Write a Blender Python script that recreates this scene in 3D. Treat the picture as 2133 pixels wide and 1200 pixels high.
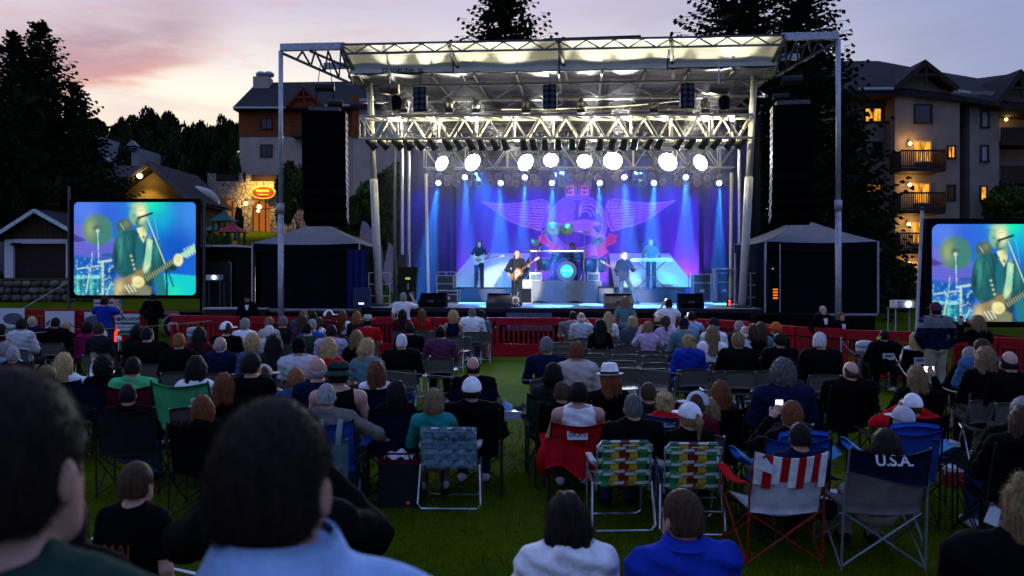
import bpy, math, random
import numpy as np
from mathutils import Vector, Matrix

R = math.radians
SC = bpy.context.scene
COL = SC.collection
for o in list(bpy.data.objects):
    bpy.data.objects.remove(o)

# ------------------------------------------------------------------ camera
F, HC, HY, CX = 1706.0, 2.45, 557.0, 1066.5      # focal length in photo pixels, eye height, horizon row, centre column
cam_d = bpy.data.cameras.new('camera')
cam = bpy.data.objects.new('camera', cam_d)
COL.objects.link(cam)
SC.camera = cam
cam.location = (0, 0, HC)
cam.rotation_euler = (R(90), 0, 0)
cam_d.sensor_width = 36.0
cam_d.lens = 36.0 * F / 2133.0
cam_d.shift_y = -(600.0 - HY) / 2133.0
cam_d.clip_start = 0.05
cam_d.clip_end = 3000.0
cam_d.dof.use_dof = True
cam_d.dof.focus_distance = 15.0
cam_d.dof.aperture_fstop = 3.2

# ------------------------------------------------------------------ render / exposure
SC.render.engine = 'CYCLES'
SC.view_settings.view_transform = 'Standard'
SC.view_settings.look = 'None'
SC.view_settings.gamma = 1.0
SC.view_settings.exposure = 0.0
SC.view_settings.use_curve_mapping = False
SC.cycles.use_denoising = True
SC.cycles.denoiser = 'OPENIMAGEDENOISE'
SC.cycles.use_adaptive_sampling = True
SC.cycles.adaptive_threshold = 0.03
SC.cycles.max_bounces = 5
SC.cycles.diffuse_bounces = 2
SC.cycles.glossy_bounces = 2
SC.cycles.transmission_bounces = 2
SC.cycles.transparent_max_bounces = 6
SC.cycles.volume_bounces = 0
SC.cycles.sample_clamp_indirect = 4.0
SC.cycles.caustics_reflective = False
SC.cycles.caustics_refractive = False

# ------------------------------------------------------------------ world: dusk sky
world = bpy.data.worlds.new('World')
SC.world = world
world.use_nodes = True
SUN_AZ = R(-23.0)          # afterglow is left of the stage
SUN_EL = R(0.5)


class NT:
    """tiny node-tree writer"""
    def __init__(self, tree):
        self.t = tree
        self.n = tree.nodes
        self.l = tree.links

    def node(self, kind, **kw):
        nd = self.n.new(kind)
        for k, v in kw.items():
            setattr(nd, k, v)
        return nd

    def put(self, sock, v):
        if isinstance(v, bpy.types.NodeSocket):
            self.l.new(v, sock)
        else:
            sock.default_value = v

    def math(self, op, a, b=0.0, c=None, clamp=False):
        nd = self.node('ShaderNodeMath', operation=op, use_clamp=clamp)
        self.put(nd.inputs[0], a)
        self.put(nd.inputs[1], b)
        if c is not None:
            self.put(nd.inputs[2], c)
        return nd.outputs[0]

    def smooth(self, x, lo, hi, a=0.0, b=1.0):
        nd = self.node('ShaderNodeMapRange', interpolation_type='SMOOTHSTEP')
        self.put(nd.inputs[0], x)
        for i, v in enumerate((lo, hi, a, b)):
            self.put(nd.inputs[i + 1], v)
        return nd.outputs[0]

    def mix(self, fac, a, b, mode='MIX'):
        nd = self.node('ShaderNodeMix', data_type='RGBA', blend_type=mode)
        self.put(nd.inputs[0], fac)
        for i, v in ((6, a), (7, b)):
            if not isinstance(v, bpy.types.NodeSocket) and len(v) == 3:
                v = (*v, 1.0)
            self.put(nd.inputs[i], v)
        return nd.outputs[2]

    def noise(self, vec, scale, detail=3.0, rough=0.55, dist=0.0):
        nd = self.node('ShaderNodeTexNoise')
        if vec is not None:
            self.l.new(vec, nd.inputs['Vector'])
        nd.inputs['Scale'].default_value = scale
        nd.inputs['Detail'].default_value = detail
        nd.inputs['Roughness'].default_value = rough
        nd.inputs['Distortion'].default_value = dist
        return nd.outputs[0]

    def ramp(self, x, stops):
        nd = self.node('ShaderNodeValToRGB')
        e = nd.color_ramp.elements
        while len(e) < len(stops):
            e.new(0.5)
        for i, (p, c) in enumerate(stops):
            e[i].position = p
            e[i].color = (*c, 1.0) if len(c) == 3 else c
        self.put(nd.inputs[0], x)
        return nd.outputs[0]

    def combine(self, x, y, z):
        nd = self.node('ShaderNodeCombineXYZ')
        for i, v in enumerate((x, y, z)):
            self.put(nd.inputs[i], v)
        return nd.outputs[0]


def srgb(r, g, b):
    f = lambda c: (c / 255 / 12.92) if c / 255 <= 0.04045 else ((c / 255 + 0.055) / 1.055) ** 2.4
    return (f(r), f(g), f(b))


W = NT(world.node_tree)
W.n.clear()
wout = W.node('ShaderNodeOutputWorld')
wbg = W.node('ShaderNodeBackground')
W.l.new(wbg.outputs[0], wout.inputs[0])
tc = W.node('ShaderNodeTexCoord')
sep = W.node('ShaderNodeSeparateXYZ')
W.l.new(tc.outputs['Generated'], sep.inputs[0])
dx, dy, dz = sep.outputs
el = W.math('ARCSINE', dz)                                   # elevation, radians
az = W.math('ARCTAN2', dx, dy)                               # azimuth, 0 ahead, + to the right
daz = W.math('SUBTRACT', az, SUN_AZ)
cosd = W.math('COSINE', daz)                                 # 1 toward the afterglow
toward = W.smooth(cosd, 0.55, 1.0)                           # broad glow
# clear air behind the clouds: pale yellow on the horizon under the glow, pink, then lavender, blue-grey away from it
eln = W.math('DIVIDE', el, 0.75, clamp=True)
side_glow = W.ramp(eln, [(0.0, srgb(255, 200, 140)), (0.15, srgb(255, 240, 200)), (0.27, srgb(255, 248, 236)), (0.40, srgb(210, 202, 222)),
                         (0.58, srgb(186, 188, 222)), (1.0, srgb(138, 166, 236))])
side_far = W.ramp(eln, [(0.0, srgb(156, 156, 188)), (0.25, srgb(152, 160, 198)), (0.5, srgb(146, 162, 208)), (1.0, srgb(134, 162, 234))])
side_back = W.ramp(eln, [(0.0, srgb(112, 124, 176)), (0.4, srgb(128, 150, 214)), (1.0, srgb(134, 162, 234))])     # blue dusk opposite the glow
side_far = W.mix(W.smooth(cosd, 0.45, -0.5), side_far, side_back)
clear = W.mix(toward, side_far, side_glow)
# thin cloud streaks, stretched along the horizon
cv = W.combine(W.math('MULTIPLY', az, 3.0), W.math('MULTIPLY', el, 15.0), 0.0)
n1 = W.noise(cv, 1.3, 5.0, 0.6, 0.6)
n2 = W.noise(cv, 3.7, 4.0, 0.6, 0.3)
streak = W.smooth(n1, 0.45, 0.7)
# one long cloud bank above the glow: its lower edge climbs from left to right, lit orange from beneath
edge = W.math('ADD', W.math('MULTIPLY', W.math('ADD', az, 0.455), 0.30), 0.187)
edge = W.math('ADD', edge, W.math('MULTIPLY', W.math('SUBTRACT', n2, 0.5), 0.035))
over = W.math('SUBTRACT', el, edge)
bank = W.math('MULTIPLY', W.smooth(over, 0.0, 0.022), W.smooth(over, 0.16, 0.05))
bank = W.math('MULTIPLY', bank, W.smooth(az, -0.30, -0.42))
bank = W.math('MULTIPLY', bank, W.smooth(n1, 0.25, 0.55, 0.55, 1.0))
cloud_c = W.mix(W.smooth(cosd, 0.45, -0.5), W.mix(toward, srgb(146, 147, 182), srgb(202, 182, 202)), srgb(122, 138, 190))
col = W.mix(W.math('MULTIPLY', streak, 0.42), clear, cloud_c)
bank_c = W.ramp(W.math('DIVIDE', over, 0.1, clamp=True), [(0.0, srgb(250, 176, 130)), (0.2, srgb(206, 152, 156)), (0.55, srgb(178, 150, 168)), (1.0, srgb(198, 174, 192))])
col = W.mix(W.math('MULTIPLY', bank, 0.95), col, bank_c)
pinkline = W.math('MULTIPLY', W.smooth(n2, 0.56, 0.66), W.smooth(el, 0.16, 0.28))
col = W.mix(W.math('MULTIPLY', W.math('MULTIPLY', pinkline, toward), 0.22), col, srgb(232, 172, 178))
sky = W.node('ShaderNodeTexSky', sky_type='NISHITA', sun_disc=False, sun_elevation=SUN_EL, sun_rotation=SUN_AZ, altitude=300.0)
skyc = W.mix(1.0, sky.outputs[0], (0.02, 0.02, 0.02), 'MULTIPLY')
col = W.mix(1.0, col, skyc, 'ADD')
col = W.mix(W.smooth(dz, -0.02, -0.12), col, (0.02, 0.02, 0.02))
W.l.new(col, wbg.inputs[0])
wbg.inputs[1].default_value = 1.0

# the sun has just gone: a faint warm remainder, very soft
sun_d = bpy.data.lights.new('sun', 'SUN')
sun_d.energy = 0.22
sun_d.angle = R(25)
sun_d.color = (1.0, 0.72, 0.55)
sun = bpy.data.objects.new('sun', sun_d)
COL.objects.link(sun)
sdir = Vector((math.sin(SUN_AZ) * math.cos(R(7)), math.cos(SUN_AZ) * math.cos(R(7)), math.sin(R(7))))
sun.rotation_euler = (-sdir).to_track_quat('-Z', 'Y').to_euler()


# ------------------------------------------------------------------ helpers: places
def P(px, py, d):
    return Vector(((px - CX) / F * d, d, HC - (py - HY) / F * d))


def sstep(a, b, x):
    t = np.clip((x - a) / (b - a), 0.0, 1.0)
    return t * t * (3 - 2 * t)


def gz(x, y):
    """height of the lawn"""
    y = np.asarray(y, float)
    return 0.10 * sstep(16, 9, y) + 0.36 * sstep(3.3, 1.5, y)


TH = R(4.4)                                        # the stage is turned a little: its right side is nearer
CS, SN = math.cos(TH), math.sin(TH)
STX, STY = 1.42, 24.6


def S(u, v, z=0.0):
    return Vector((STX + u * CS + v * SN, STY - u * SN + v * CS, z))


def su(px, py, v):
    """stage coordinates (u, z) of a photo point on the stage plane v"""
    k = (px - CX) / F
    d = (v + STX * SN + STY * CS) / (k * SN + CS)
    u = (k * d - STX) * CS - (d - STY) * SN
    return u, HC - (py - HY) / F * d


# ------------------------------------------------------------------ helpers: materials
_M = {}


def mat(name, col, rough=0.7, metal=0.0, var=0.18, scale=8.0, bump=0.0, bscale=60.0, spec=0.16, emit=None, estr=0.0, sheen=0.0, coat=0.0, col2=None):
    if name in _M:
        return _M[name]
    m = bpy.data.materials.new(name)
    m.use_nodes = True
    t = NT(m.node_tree)
    b = t.n['Principled BSDF']
    b.inputs['Roughness'].default_value = rough
    b.inputs['Metallic'].default_value = metal
    b.inputs['Specular IOR Level'].default_value = spec
    if sheen:
        b.inputs['Sheen Weight'].default_value = sheen
    if coat:
        b.inputs['Coat Weight'].default_value = coat
    co = t.node('ShaderNodeTexCoord').outputs['Object']
    if var or col2:
        n = t.noise(co, scale, 4.0, 0.6)
        lo = tuple(c * (1 - var) for c in col)
        hi = tuple(min(1.0, c * (1 + var)) for c in (col2 or col))
        t.l.new(t.mix(t.smooth(n, 0.3, 0.7), lo, hi), b.inputs['Base Color'])
    else:
        b.inputs['Base Color'].default_value = (*col, 1)
    if bump:
        bn = t.node('ShaderNodeBump')
        bn.inputs['Strength'].default_value = bump
        bn.inputs['Distance'].default_value = 0.02
        t.l.new(t.noise(co, bscale, 3.0, 0.6), bn.inputs['Height'])
        t.l.new(bn.outputs[0], b.inputs['Normal'])
    if emit:
        b.inputs['Emission Color'].default_value = (*emit, 1)
        b.inputs['Emission Strength'].default_value = estr
    _M[name] = m
    return m


def glow(name, col, strength):
    return mat(name, (0.02, 0.02, 0.02), 0.4, var=0, emit=col, estr=strength)


def attr_mat(name, emission=0.0, rough=0.85):
    """a printed surface: colour comes from the mesh's own colour attribute"""
    m = bpy.data.materials.new(name)
    m.use_nodes = True
    t = NT(m.node_tree)
    b = t.n['Principled BSDF']
    a = t.node('ShaderNodeVertexColor', layer_name='print')
    b.inputs['Roughness'].default_value = rough
    if emission:
        b.inputs['Base Color'].default_value = (0.02, 0.02, 0.02, 1)
        t.l.new(a.outputs[0], b.inputs['Emission Color'])
        b.inputs['Emission Strength'].default_value = emission
    else:
        t.l.new(a.outputs[0], b.inputs['Base Color'])
    return m


# ------------------------------------------------------------------ helpers: meshes and objects
def mesh_np(name, verts, faces, smooth=False):
    """verts (n,3); faces (m,k) array or list of lists"""
    me = bpy.data.meshes.new(name)
    verts = np.asarray(verts, np.float32)
    if isinstance(faces, np.ndarray):
        k = faces.shape[1]
        me.vertices.add(len(verts))
        me.vertices.foreach_set('co', verts.ravel())
        me.loops.add(faces.size)
        me.loops.foreach_set('vertex_index', faces.astype(np.int32).ravel())
        me.polygons.add(len(faces))
        me.polygons.foreach_set('loop_start', np.arange(0, faces.size, k, dtype=np.int32))
        me.update(calc_edges=True)
    else:
        me.from_pydata([tuple(v) for v in verts], [], faces)
        me.update()
    if smooth:
        me.polygons.foreach_set('use_smooth', np.ones(len(me.polygons), bool))
    return me


def put(name, me, m=None, parent=None, loc=(0, 0, 0), rot=(0, 0, 0), scale=(1, 1, 1)):
    o = bpy.data.objects.new(name, me)
    COL.objects.link(o)
    o.parent = parent
    o.location = loc
    o.rotation_euler = rot
    o.scale = scale if hasattr(scale, '__len__') else (scale,) * 3
    if m is not None and me is not None:
        if not me.materials:
            me.materials.append(m)
        elif me.materials[0] is not m:
            o.material_slots[0].link = 'OBJECT'
            o.material_slots[0].material = m
    return o


def tag(o, label=None, cat=None, group=None, kind=None):
    if label:
        o['label'] = label
    if cat:
        o['category'] = cat
    if group:
        o['group'] = group
    if kind:
        o['kind'] = kind
    return o


def thing(name, label, cat, loc=(0, 0, 0), rz=0.0, group=None, scale=1.0, rot=None):
    o = put(name, None, None, None, loc, rot or (0, 0, rz), scale)
    o.empty_display_size = 0.1
    return tag(o, label, cat, group)


class MB:
    def __init__(self):
        self.v = []
        self.f = []

    def _add(self, vs, fs):
        n = len(self.v)
        self.v += [tuple(v) for v in vs]
        self.f += [[i + n for i in f] for f in fs]
        return self

    def box(self, c, s, rz=0.0, M=None, taper=1.0):
        hx, hy, hz = s[0] / 2, s[1] / 2, s[2] / 2
        vs = []
        for z in (-1, 1):
            k = taper if z > 0 else 1.0
            for x, y in ((-1, -1), (1, -1), (1, 1), (-1, 1)):
                vs.append(Vector((x * hx * k, y * hy * k, z * hz)))
        if M is None:
            M = Matrix.Rotation(rz, 3, 'Z')
        vs = [M @ v + Vector(c) for v in vs]
        return self._add(vs, [(3, 2, 1, 0), (4, 5, 6, 7), (0, 1, 5, 4), (1, 2, 6, 5), (2, 3, 7, 6), (3, 0, 4, 7)])

    def bar(self, a, b, w, h=None, up=(0, 0, 1)):
        """rectangular bar from a to b"""
        a, b = Vector(a), Vector(b)
        h = w if h is None else h
        d = (b - a).normalized()
        up = Vector(up)
        if abs(d.dot(up)) > 0.98:
            up = Vector((0, 1, 0))
        x = d.cross(up).normalized()
        y = x.cross(d)
        vs = [p + x * sx * w / 2 + y * sy * h / 2 for p in (a, b) for sx, sy in ((-1, -1), (1, -1), (1, 1), (-1, 1))]
        return self._add(vs, [(3, 2, 1, 0), (4, 5, 6, 7), (0, 1, 5, 4), (1, 2, 6, 5), (2, 3, 7, 6), (3, 0, 4, 7)])

    def tube(self, pts, r, n=6, closed=False, cap=True):
        pts = [Vector(p) for p in pts]
        rs = r if hasattr(r, '__len__') else [r] * len(pts)
        m = len(pts)
        vs, fs = [], []
        px_ = None
        for i, p in enumerate(pts):
            if closed:
                d = pts[(i + 1) % m] - pts[i - 1]
            else:
                d = pts[min(i + 1, m - 1)] - pts[max(i - 1, 0)]
            d = d.normalized() if d.length > 1e-9 else Vector((0, 0, 1))
            if px_ is None:
                ref = Vector((0, 0, 1)) if abs(d.z) < 0.95 else Vector((1, 0, 0))
                x = d.cross(ref).normalized()
            else:
                x = (px_ - d * px_.dot(d))
                x = x.normalized() if x.length > 1e-6 else d.orthogonal().normalized()
            px_ = x
            y = d.cross(x)
            for k in range(n):
                a = 2 * math.pi * k / n
                vs.append(p + (x * math.cos(a) + y * math.sin(a)) * rs[i])
        seg = m if closed else m - 1
        for i in range(seg):
            j = (i + 1) % m
            for k in range(n):
                l = (k + 1) % n
                fs.append((i * n + k, i * n + l, j * n + l, j * n + k))
        if cap and not closed:
            fs.append(tuple(reversed(range(n))))
            fs.append(tuple((m - 1) * n + k for k in range(n)))
        return self._add(vs, fs)

    def lathe(self, prof, n=16, c=(0, 0, 0), M=None, cap=True):
        """prof: list of (r, z) revolved about local z"""
        vs, fs = [], []
        for r, z in prof:
            for k in range(n):
                a = 2 * math.pi * k / n
                v = Vector((r * math.cos(a), r * math.sin(a), z))
                if M is not None:
                    v = M @ v
                vs.append(v + Vector(c))
        for i in range(len(prof) - 1):
            for k in range(n):
                l = (k + 1) % n
                fs.append((i * n + k, i * n + l, (i + 1) * n + l, (i + 1) * n + k))
        if cap and prof[0][0] > 1e-5:
            fs.append(tuple(reversed(range(n))))
        if cap and prof[-1][0] > 1e-5:
            fs.append(tuple((len(prof) - 1) * n + k for k in range(n)))
        return self._add(vs, fs)

    def prism(self, poly, depth, M=None, c=(0, 0, 0)):
        """polygon in local xz, extruded along +y by depth"""
        n = len(poly)
        vs = [Vector((x, 0, z)) for x, z in poly] + [Vector((x, depth, z)) for x, z in poly]
        if M is not None:
            vs = [M @ v for v in vs]
        vs = [v + Vector(c) for v in vs]
        fs = [tuple(range(n)), tuple(reversed(range(n, 2 * n)))]
        fs += [(i, i + n, (i + 1) % n + n, (i + 1) % n) for i in range(n)]
        return self._add(vs, fs)

    def quad(self, *vs):
        return self._add(vs, [tuple(range(len(vs)))])

    def sheet(self, fn, nu, nv, thick=0.0):
        """grid surface fn(s,t), s,t in 0..1; thick along the normal makes it a closed slab"""
        g = [[Vector(fn(i / nu, j / nv)) for j in range(nv + 1)] for i in range(nu + 1)]
        vs = [p for r in g for p in r]
        k = nv + 1
        fs = [(i * k + j, (i + 1) * k + j, (i + 1) * k + j + 1, i * k + j + 1) for i in range(nu) for j in range(nv)]
        if thick:
            N = len(vs)
            nor = []
            for i in range(nu + 1):
                for j in range(nv + 1):
                    a = g[min(i + 1, nu)][j] - g[max(i - 1, 0)][j]
                    b = g[i][min(j + 1, nv)] - g[i][max(j - 1, 0)]
                    nor.append(a.cross(b).normalized())
            vs += [v - n * thick for v, n in zip(vs, nor)]
            fs += [tuple(N + q for q in reversed(f)) for f in fs]
            ring = [j for j in range(k)] + [i * k + nv for i in range(1, nu + 1)] + [nu * k + j for j in range(nv - 1, -1, -1)] + [i * k for i in range(nu - 1, 0, -1)]
            for a, b in zip(ring, ring[1:] + ring[:1]):
                fs.append((b, a, a + N, b + N))
        return self._add(vs, fs)

    def mesh(self, name='m', smooth=False):
        return mesh_np(name, self.v, self.f, smooth)

    def build(self, name, m, parent=None, loc=(0, 0, 0), rot=(0, 0, 0), smooth=False, scale=(1, 1, 1)):
        return put(name, self.mesh(name, smooth), m, parent, loc, rot, scale)


def text_mesh(s, size, depth=0.004, bold=False):
    cu = bpy.data.curves.new('t', 'FONT')
    cu.body = s
    cu.size = size
    cu.extrude = depth / 2
    cu.align_x = 'CENTER'
    cu.align_y = 'CENTER'
    if bold:
        cu.offset = size * 0.02
    to = bpy.data.objects.new('t', cu)
    COL.objects.link(to)
    dg = bpy.context.evaluated_depsgraph_get()
    me = bpy.data.meshes.new_from_object(to.evaluated_get(dg))
    bpy.data.objects.remove(to)
    me.materials.clear()
    return me


def lamp(kind, loc, energy, col=(1, 1, 1), target=None, size=40, blend=0.3, radius=0.05, parent=None, name='lamp'):
    ld = bpy.data.lights.new(name, kind)
    ld.energy = energy
    ld.color = col
    if kind == 'SPOT':
        ld.spot_size = R(size)
        ld.spot_blend = blend
    ld.shadow_soft_size = radius
    o = bpy.data.objects.new(name, ld)
    COL.objects.link(o)
    o.location = loc
    if target is not None:
        o.rotation_euler = (Vector(target) - Vector(loc)).to_track_quat('-Z', 'Y').to_euler()
    return o


# ------------------------------------------------------------------ helpers: signed distance shapes -> one skin
class SDF:
    def __init__(self, lo, hi, h):
        self.h = h
        self.lo = np.array(lo, float)
        n = np.ceil((np.array(hi, float) - self.lo) / h).astype(int) + 1
        self.ax = [self.lo[i] + h * np.arange(n[i]) for i in range(3)]
        self.f = np.full(n, 0.5, np.float32)

    def _win(self, lo, hi):
        sl = []
        for i in range(3):
            a = int(max(0, np.floor((lo[i] - self.lo[i]) / self.h)))
            b = int(min(self.f.shape[i], np.ceil((hi[i] - self.lo[i]) / self.h) + 1))
            if b <= a:
                return None
            sl.append(slice(a, b))
        return tuple(sl)

    def _pts(self, w):
        X = self.ax[0][w[0]][:, None, None]
        Y = self.ax[1][w[1]][None, :, None]
        Z = self.ax[2][w[2]][None, None, :]
        return X, Y, Z

    def _smin(self, w, d, k):
        a = self.f[w]
        if k <= 0:
            self.f[w] = np.minimum(a, d)
            return
        hh = np.maximum(k - np.abs(a - d), 0) / k
        self.f[w] = np.minimum(a, d) - hh * hh * k * 0.25

    def cap(self, a, b, ra, rb=None, k=0.03, grow=0.0):
        rb = ra if rb is None else rb
        ra, rb = ra + grow, rb + grow
        a, b = np.array(a, float), np.array(b, float)
        m = max(ra, rb) + k + 3 * self.h
        w = self._win(np.minimum(a, b) - m, np.maximum(a, b) + m)
        if w is None:
            return self
        X, Y, Z = self._pts(w)
        ab = b - a
        L = max(ab @ ab, 1e-9)
        t = np.clip(((X - a[0]) * ab[0] + (Y - a[1]) * ab[1] + (Z - a[2]) * ab[2]) / L, 0, 1)
        d = np.sqrt((X - a[0] - t * ab[0]) ** 2 + (Y - a[1] - t * ab[1]) ** 2 + (Z - a[2] - t * ab[2]) ** 2) - (ra + t * (rb - ra))
        self._smin(w, d.astype(np.float32), k)
        return self

    def ell(self, c, r, k=0.03, grow=0.0, M=None):
        c = np.array(c, float)
        r = np.array(r, float) + grow
        m = r.max() + k + 3 * self.h
        w = self._win(c - m, c + m)
        if w is None:
            return self
        X, Y, Z = self._pts(w)
        x, y, z = X - c[0], Y - c[1], Z - c[2]
        if M is not None:
            M = np.array(M)
            x, y, z = (M[0, 0] * x + M[1, 0] * y + M[2, 0] * z, M[0, 1] * x + M[1, 1] * y + M[2, 1] * z, M[0, 2] * x + M[1, 2] * y + M[2, 2] * z)
        k0 = np.sqrt((x / r[0]) ** 2 + (y / r[1]) ** 2 + (z / r[2]) ** 2)
        k1 = np.sqrt((x / r[0] ** 2) ** 2 + (y / r[1] ** 2) ** 2 + (z / r[2] ** 2) ** 2) + 1e-6
        d = k0 * (k0 - 1) / k1
        self._smin(w, d.astype(np.float32), k)
        return self

    def clip(self, n, c):
        """keep where n.p < c"""
        w = tuple(slice(0, s) for s in self.f.shape)
        X, Y, Z = self._pts(w)
        self.f = np.maximum(self.f, (n[0] * X + n[1] * Y + n[2] * Z - c).astype(np.float32))
        return self

    def ripple(self, amp, fn):
        w = tuple(slice(0, s) for s in self.f.shape)
        self.f = self.f + (amp * fn(*self._pts(w))).astype(np.float32)
        return self

    def mesh(self, name, smooth=True):
        f = self.f
        f[0] = f[-1] = 1
        f[:, 0] = f[:, -1] = 1
        f[:, :, 0] = f[:, :, -1] = 1
        n = np.array(f.shape)
        cs = tuple(n - 1)
        sm = np.zeros(cs + (3,), np.float32)
        ct = np.zeros(cs, np.int16)
        ins = f < 0
        quads = []
        crosses = []
        for a in range(3):
            s0 = [slice(None)] * 3
            s1 = [slice(None)] * 3
            s0[a] = slice(0, -1)
            s1[a] = slice(1, None)
            i0, i1 = ins[tuple(s0)], ins[tuple(s1)]
            cr = i0 != i1
            idx = np.argwhere(cr)
            if not len(idx):
                continue
            f0 = f[tuple(s0)][cr]
            f1 = f[tuple(s1)][cr]
            t = f0 / (f0 - f1)
            pos = idx.astype(np.float32)
            pos[:, a] += t
            b, c = [q for q in range(3) if q != a]
            for ob in (0, -1):
                for oc in (0, -1):
                    ci = idx.copy()
                    ci[:, b] += ob
                    ci[:, c] += oc
                    ok = (ci >= 0).all(1) & (ci < np.array(cs)).all(1)
                    flat = np.ravel_multi_index(ci[ok].T, cs)
                    np.add.at(ct.reshape(-1), flat, 1)
                    np.add.at(sm.reshape(-1, 3), flat, pos[ok])
            crosses.append((a, b, c, idx, i0[cr]))
        act = ct > 0
        vid = np.full(cs, -1, np.int64)
        vid[act] = np.arange(act.sum())
        V = sm[act] / ct[act][:, None] * self.h + self.lo
        for a, b, c, idx, first_in in crosses:
            ok = (idx[:, b] > 0) & (idx[:, c] > 0) & (idx[:, b] < cs[b]) & (idx[:, c] < cs[c])
            idx, fi = idx[ok], first_in[ok]
            q = []
            for ob, oc in ((-1, -1), (0, -1), (0, 0), (-1, 0)):
                ci = idx.copy()
                ci[:, b] += ob
                ci[:, c] += oc
                q.append(vid[ci[:, 0], ci[:, 1], ci[:, 2]])
            q = np.stack(q, 1)
            flip = fi if a != 1 else ~fi
            q[~flip] = q[~flip][:, ::-1]
            quads.append(q)
        return mesh_np(name, V, np.concatenate(quads), smooth)


# ================================================================== THE SETTING
rng = np.random.default_rng(7)
random.seed(11)


def ground_z(x, y):
    x = np.asarray(x, float)
    y = np.asarray(y, float)
    hill = 22.0 * sstep(30, 150, y) * (0.45 + 0.55 * sstep(14, -12, x))
    hill = hill + 0.35 * np.sin(x * 0.13 + 1.0) * np.sin(y * 0.11) * sstep(34, 60, y)
    return gz(x, y) + hill


def gzf(x, y):
    return float(ground_z(x, y))


# ---- ground
xs = np.concatenate([np.linspace(-420, -45, 14), np.linspace(-40, 40, 81), np.linspace(45, 420, 14)])
ys = np.concatenate([np.linspace(-60, -2, 8), np.linspace(-1, 8, 46), np.linspace(8.5, 40, 64), np.linspace(42, 170, 44), np.linspace(190, 900, 10)])
GX, GY = np.meshgrid(xs, ys, indexing='ij')
GV = np.stack([GX, GY, ground_z(GX, GY)], -1).reshape(-1, 3)
ny = len(ys)
ii, jj = np.meshgrid(np.arange(len(xs) - 1), np.arange(ny - 1), indexing='ij')
base = (ii * ny + jj).ravel()
GF = np.stack([base, base + ny, base + ny + 1, base + 1], 1)
gm = bpy.data.materials.new('lawn')
gm.use_nodes = True
t = NT(gm.node_tree)
b = t.n['Principled BSDF']
co = t.node('ShaderNodeTexCoord').outputs['Object']
na = t.noise(co, 0.35, 5, 0.6)
nb = t.noise(co, 2.6, 4, 0.7)
nc = t.noise(co, 45.0, 3, 0.7)
c1 = t.mix(t.smooth(na, 0.35, 0.65), (0.045, 0.095, 0.001), (0.10, 0.135, 0.002))
c2 = t.mix(t.math('MULTIPLY', t.smooth(nb, 0.5, 0.75), 0.5), c1, (0.10, 0.10, 0.006))
c3 = t.mix(t.smooth(nc, 0.3, 0.75, 0.0, 0.7), c2, (0.022, 0.04, 0.001))
t.l.new(c3, b.inputs['Base Color'])
b.inputs['Roughness'].default_value = 0.95
b.inputs['Specular IOR Level'].default_value = 0.02
bn = t.node('ShaderNodeBump')
bn.inputs['Strength'].default_value = 0.8
bn.inputs['Distance'].default_value = 0.04
t.l.new(t.noise(co, 70.0, 3, 0.7), bn.inputs['Height'])
t.l.new(bn.outputs[0], b.inputs['Normal'])
tag(put('ground', mesh_np('ground', GV, GF, True), gm), kind='structure')

# ---- mown grass blades on the near lawn: nobody could count them
nbld = 90000
d_ = 2.2 + 12.5 * rng.random(nbld) ** 1.3
gx = (rng.random(nbld) * 1.36 - 0.68) * d_
gyy = d_
gzz = ground_z(gx, gyy)
ang = rng.random(nbld) * 6.283
hh = 0.018 + 0.03 * rng.random(nbld)
ww = 0.0035 + 0.003 * rng.random(nbld)
lean = 0.02 * rng.standard_normal((nbld, 2))
BV = np.zeros((nbld, 3, 3))
BV[:, 0] = np.stack([gx - np.cos(ang) * ww, gyy - np.sin(ang) * ww, gzz - 0.004], 1)
BV[:, 1] = np.stack([gx + np.cos(ang) * ww, gyy + np.sin(ang) * ww, gzz - 0.004], 1)
BV[:, 2] = np.stack([gx + lean[:, 0], gyy + lean[:, 1], gzz + hh], 1)
grass_o = put('grass', mesh_np('grass', BV.reshape(-1, 3), np.arange(nbld * 3).reshape(-1, 3)),
              mat('grass_blade', (0.04, 0.08, 0.001), 0.8, var=0.4, scale=3.0, spec=0.03, col2=(0.09, 0.12, 0.003)))
tag(grass_o, 'short mown grass of the lawn among the chairs', 'grass', kind='stuff')

# ------------------------------------------------------------------ trees
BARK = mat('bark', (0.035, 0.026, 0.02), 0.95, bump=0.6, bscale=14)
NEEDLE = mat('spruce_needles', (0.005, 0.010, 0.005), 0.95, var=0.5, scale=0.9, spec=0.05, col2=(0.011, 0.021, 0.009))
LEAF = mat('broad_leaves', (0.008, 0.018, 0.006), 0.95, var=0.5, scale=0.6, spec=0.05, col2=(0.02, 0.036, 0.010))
LEAF2 = mat('shrub_leaves', (0.02, 0.045, 0.01), 0.9, var=0.5, scale=1.2, spec=0.1, col2=(0.05, 0.085, 0.018))


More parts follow.
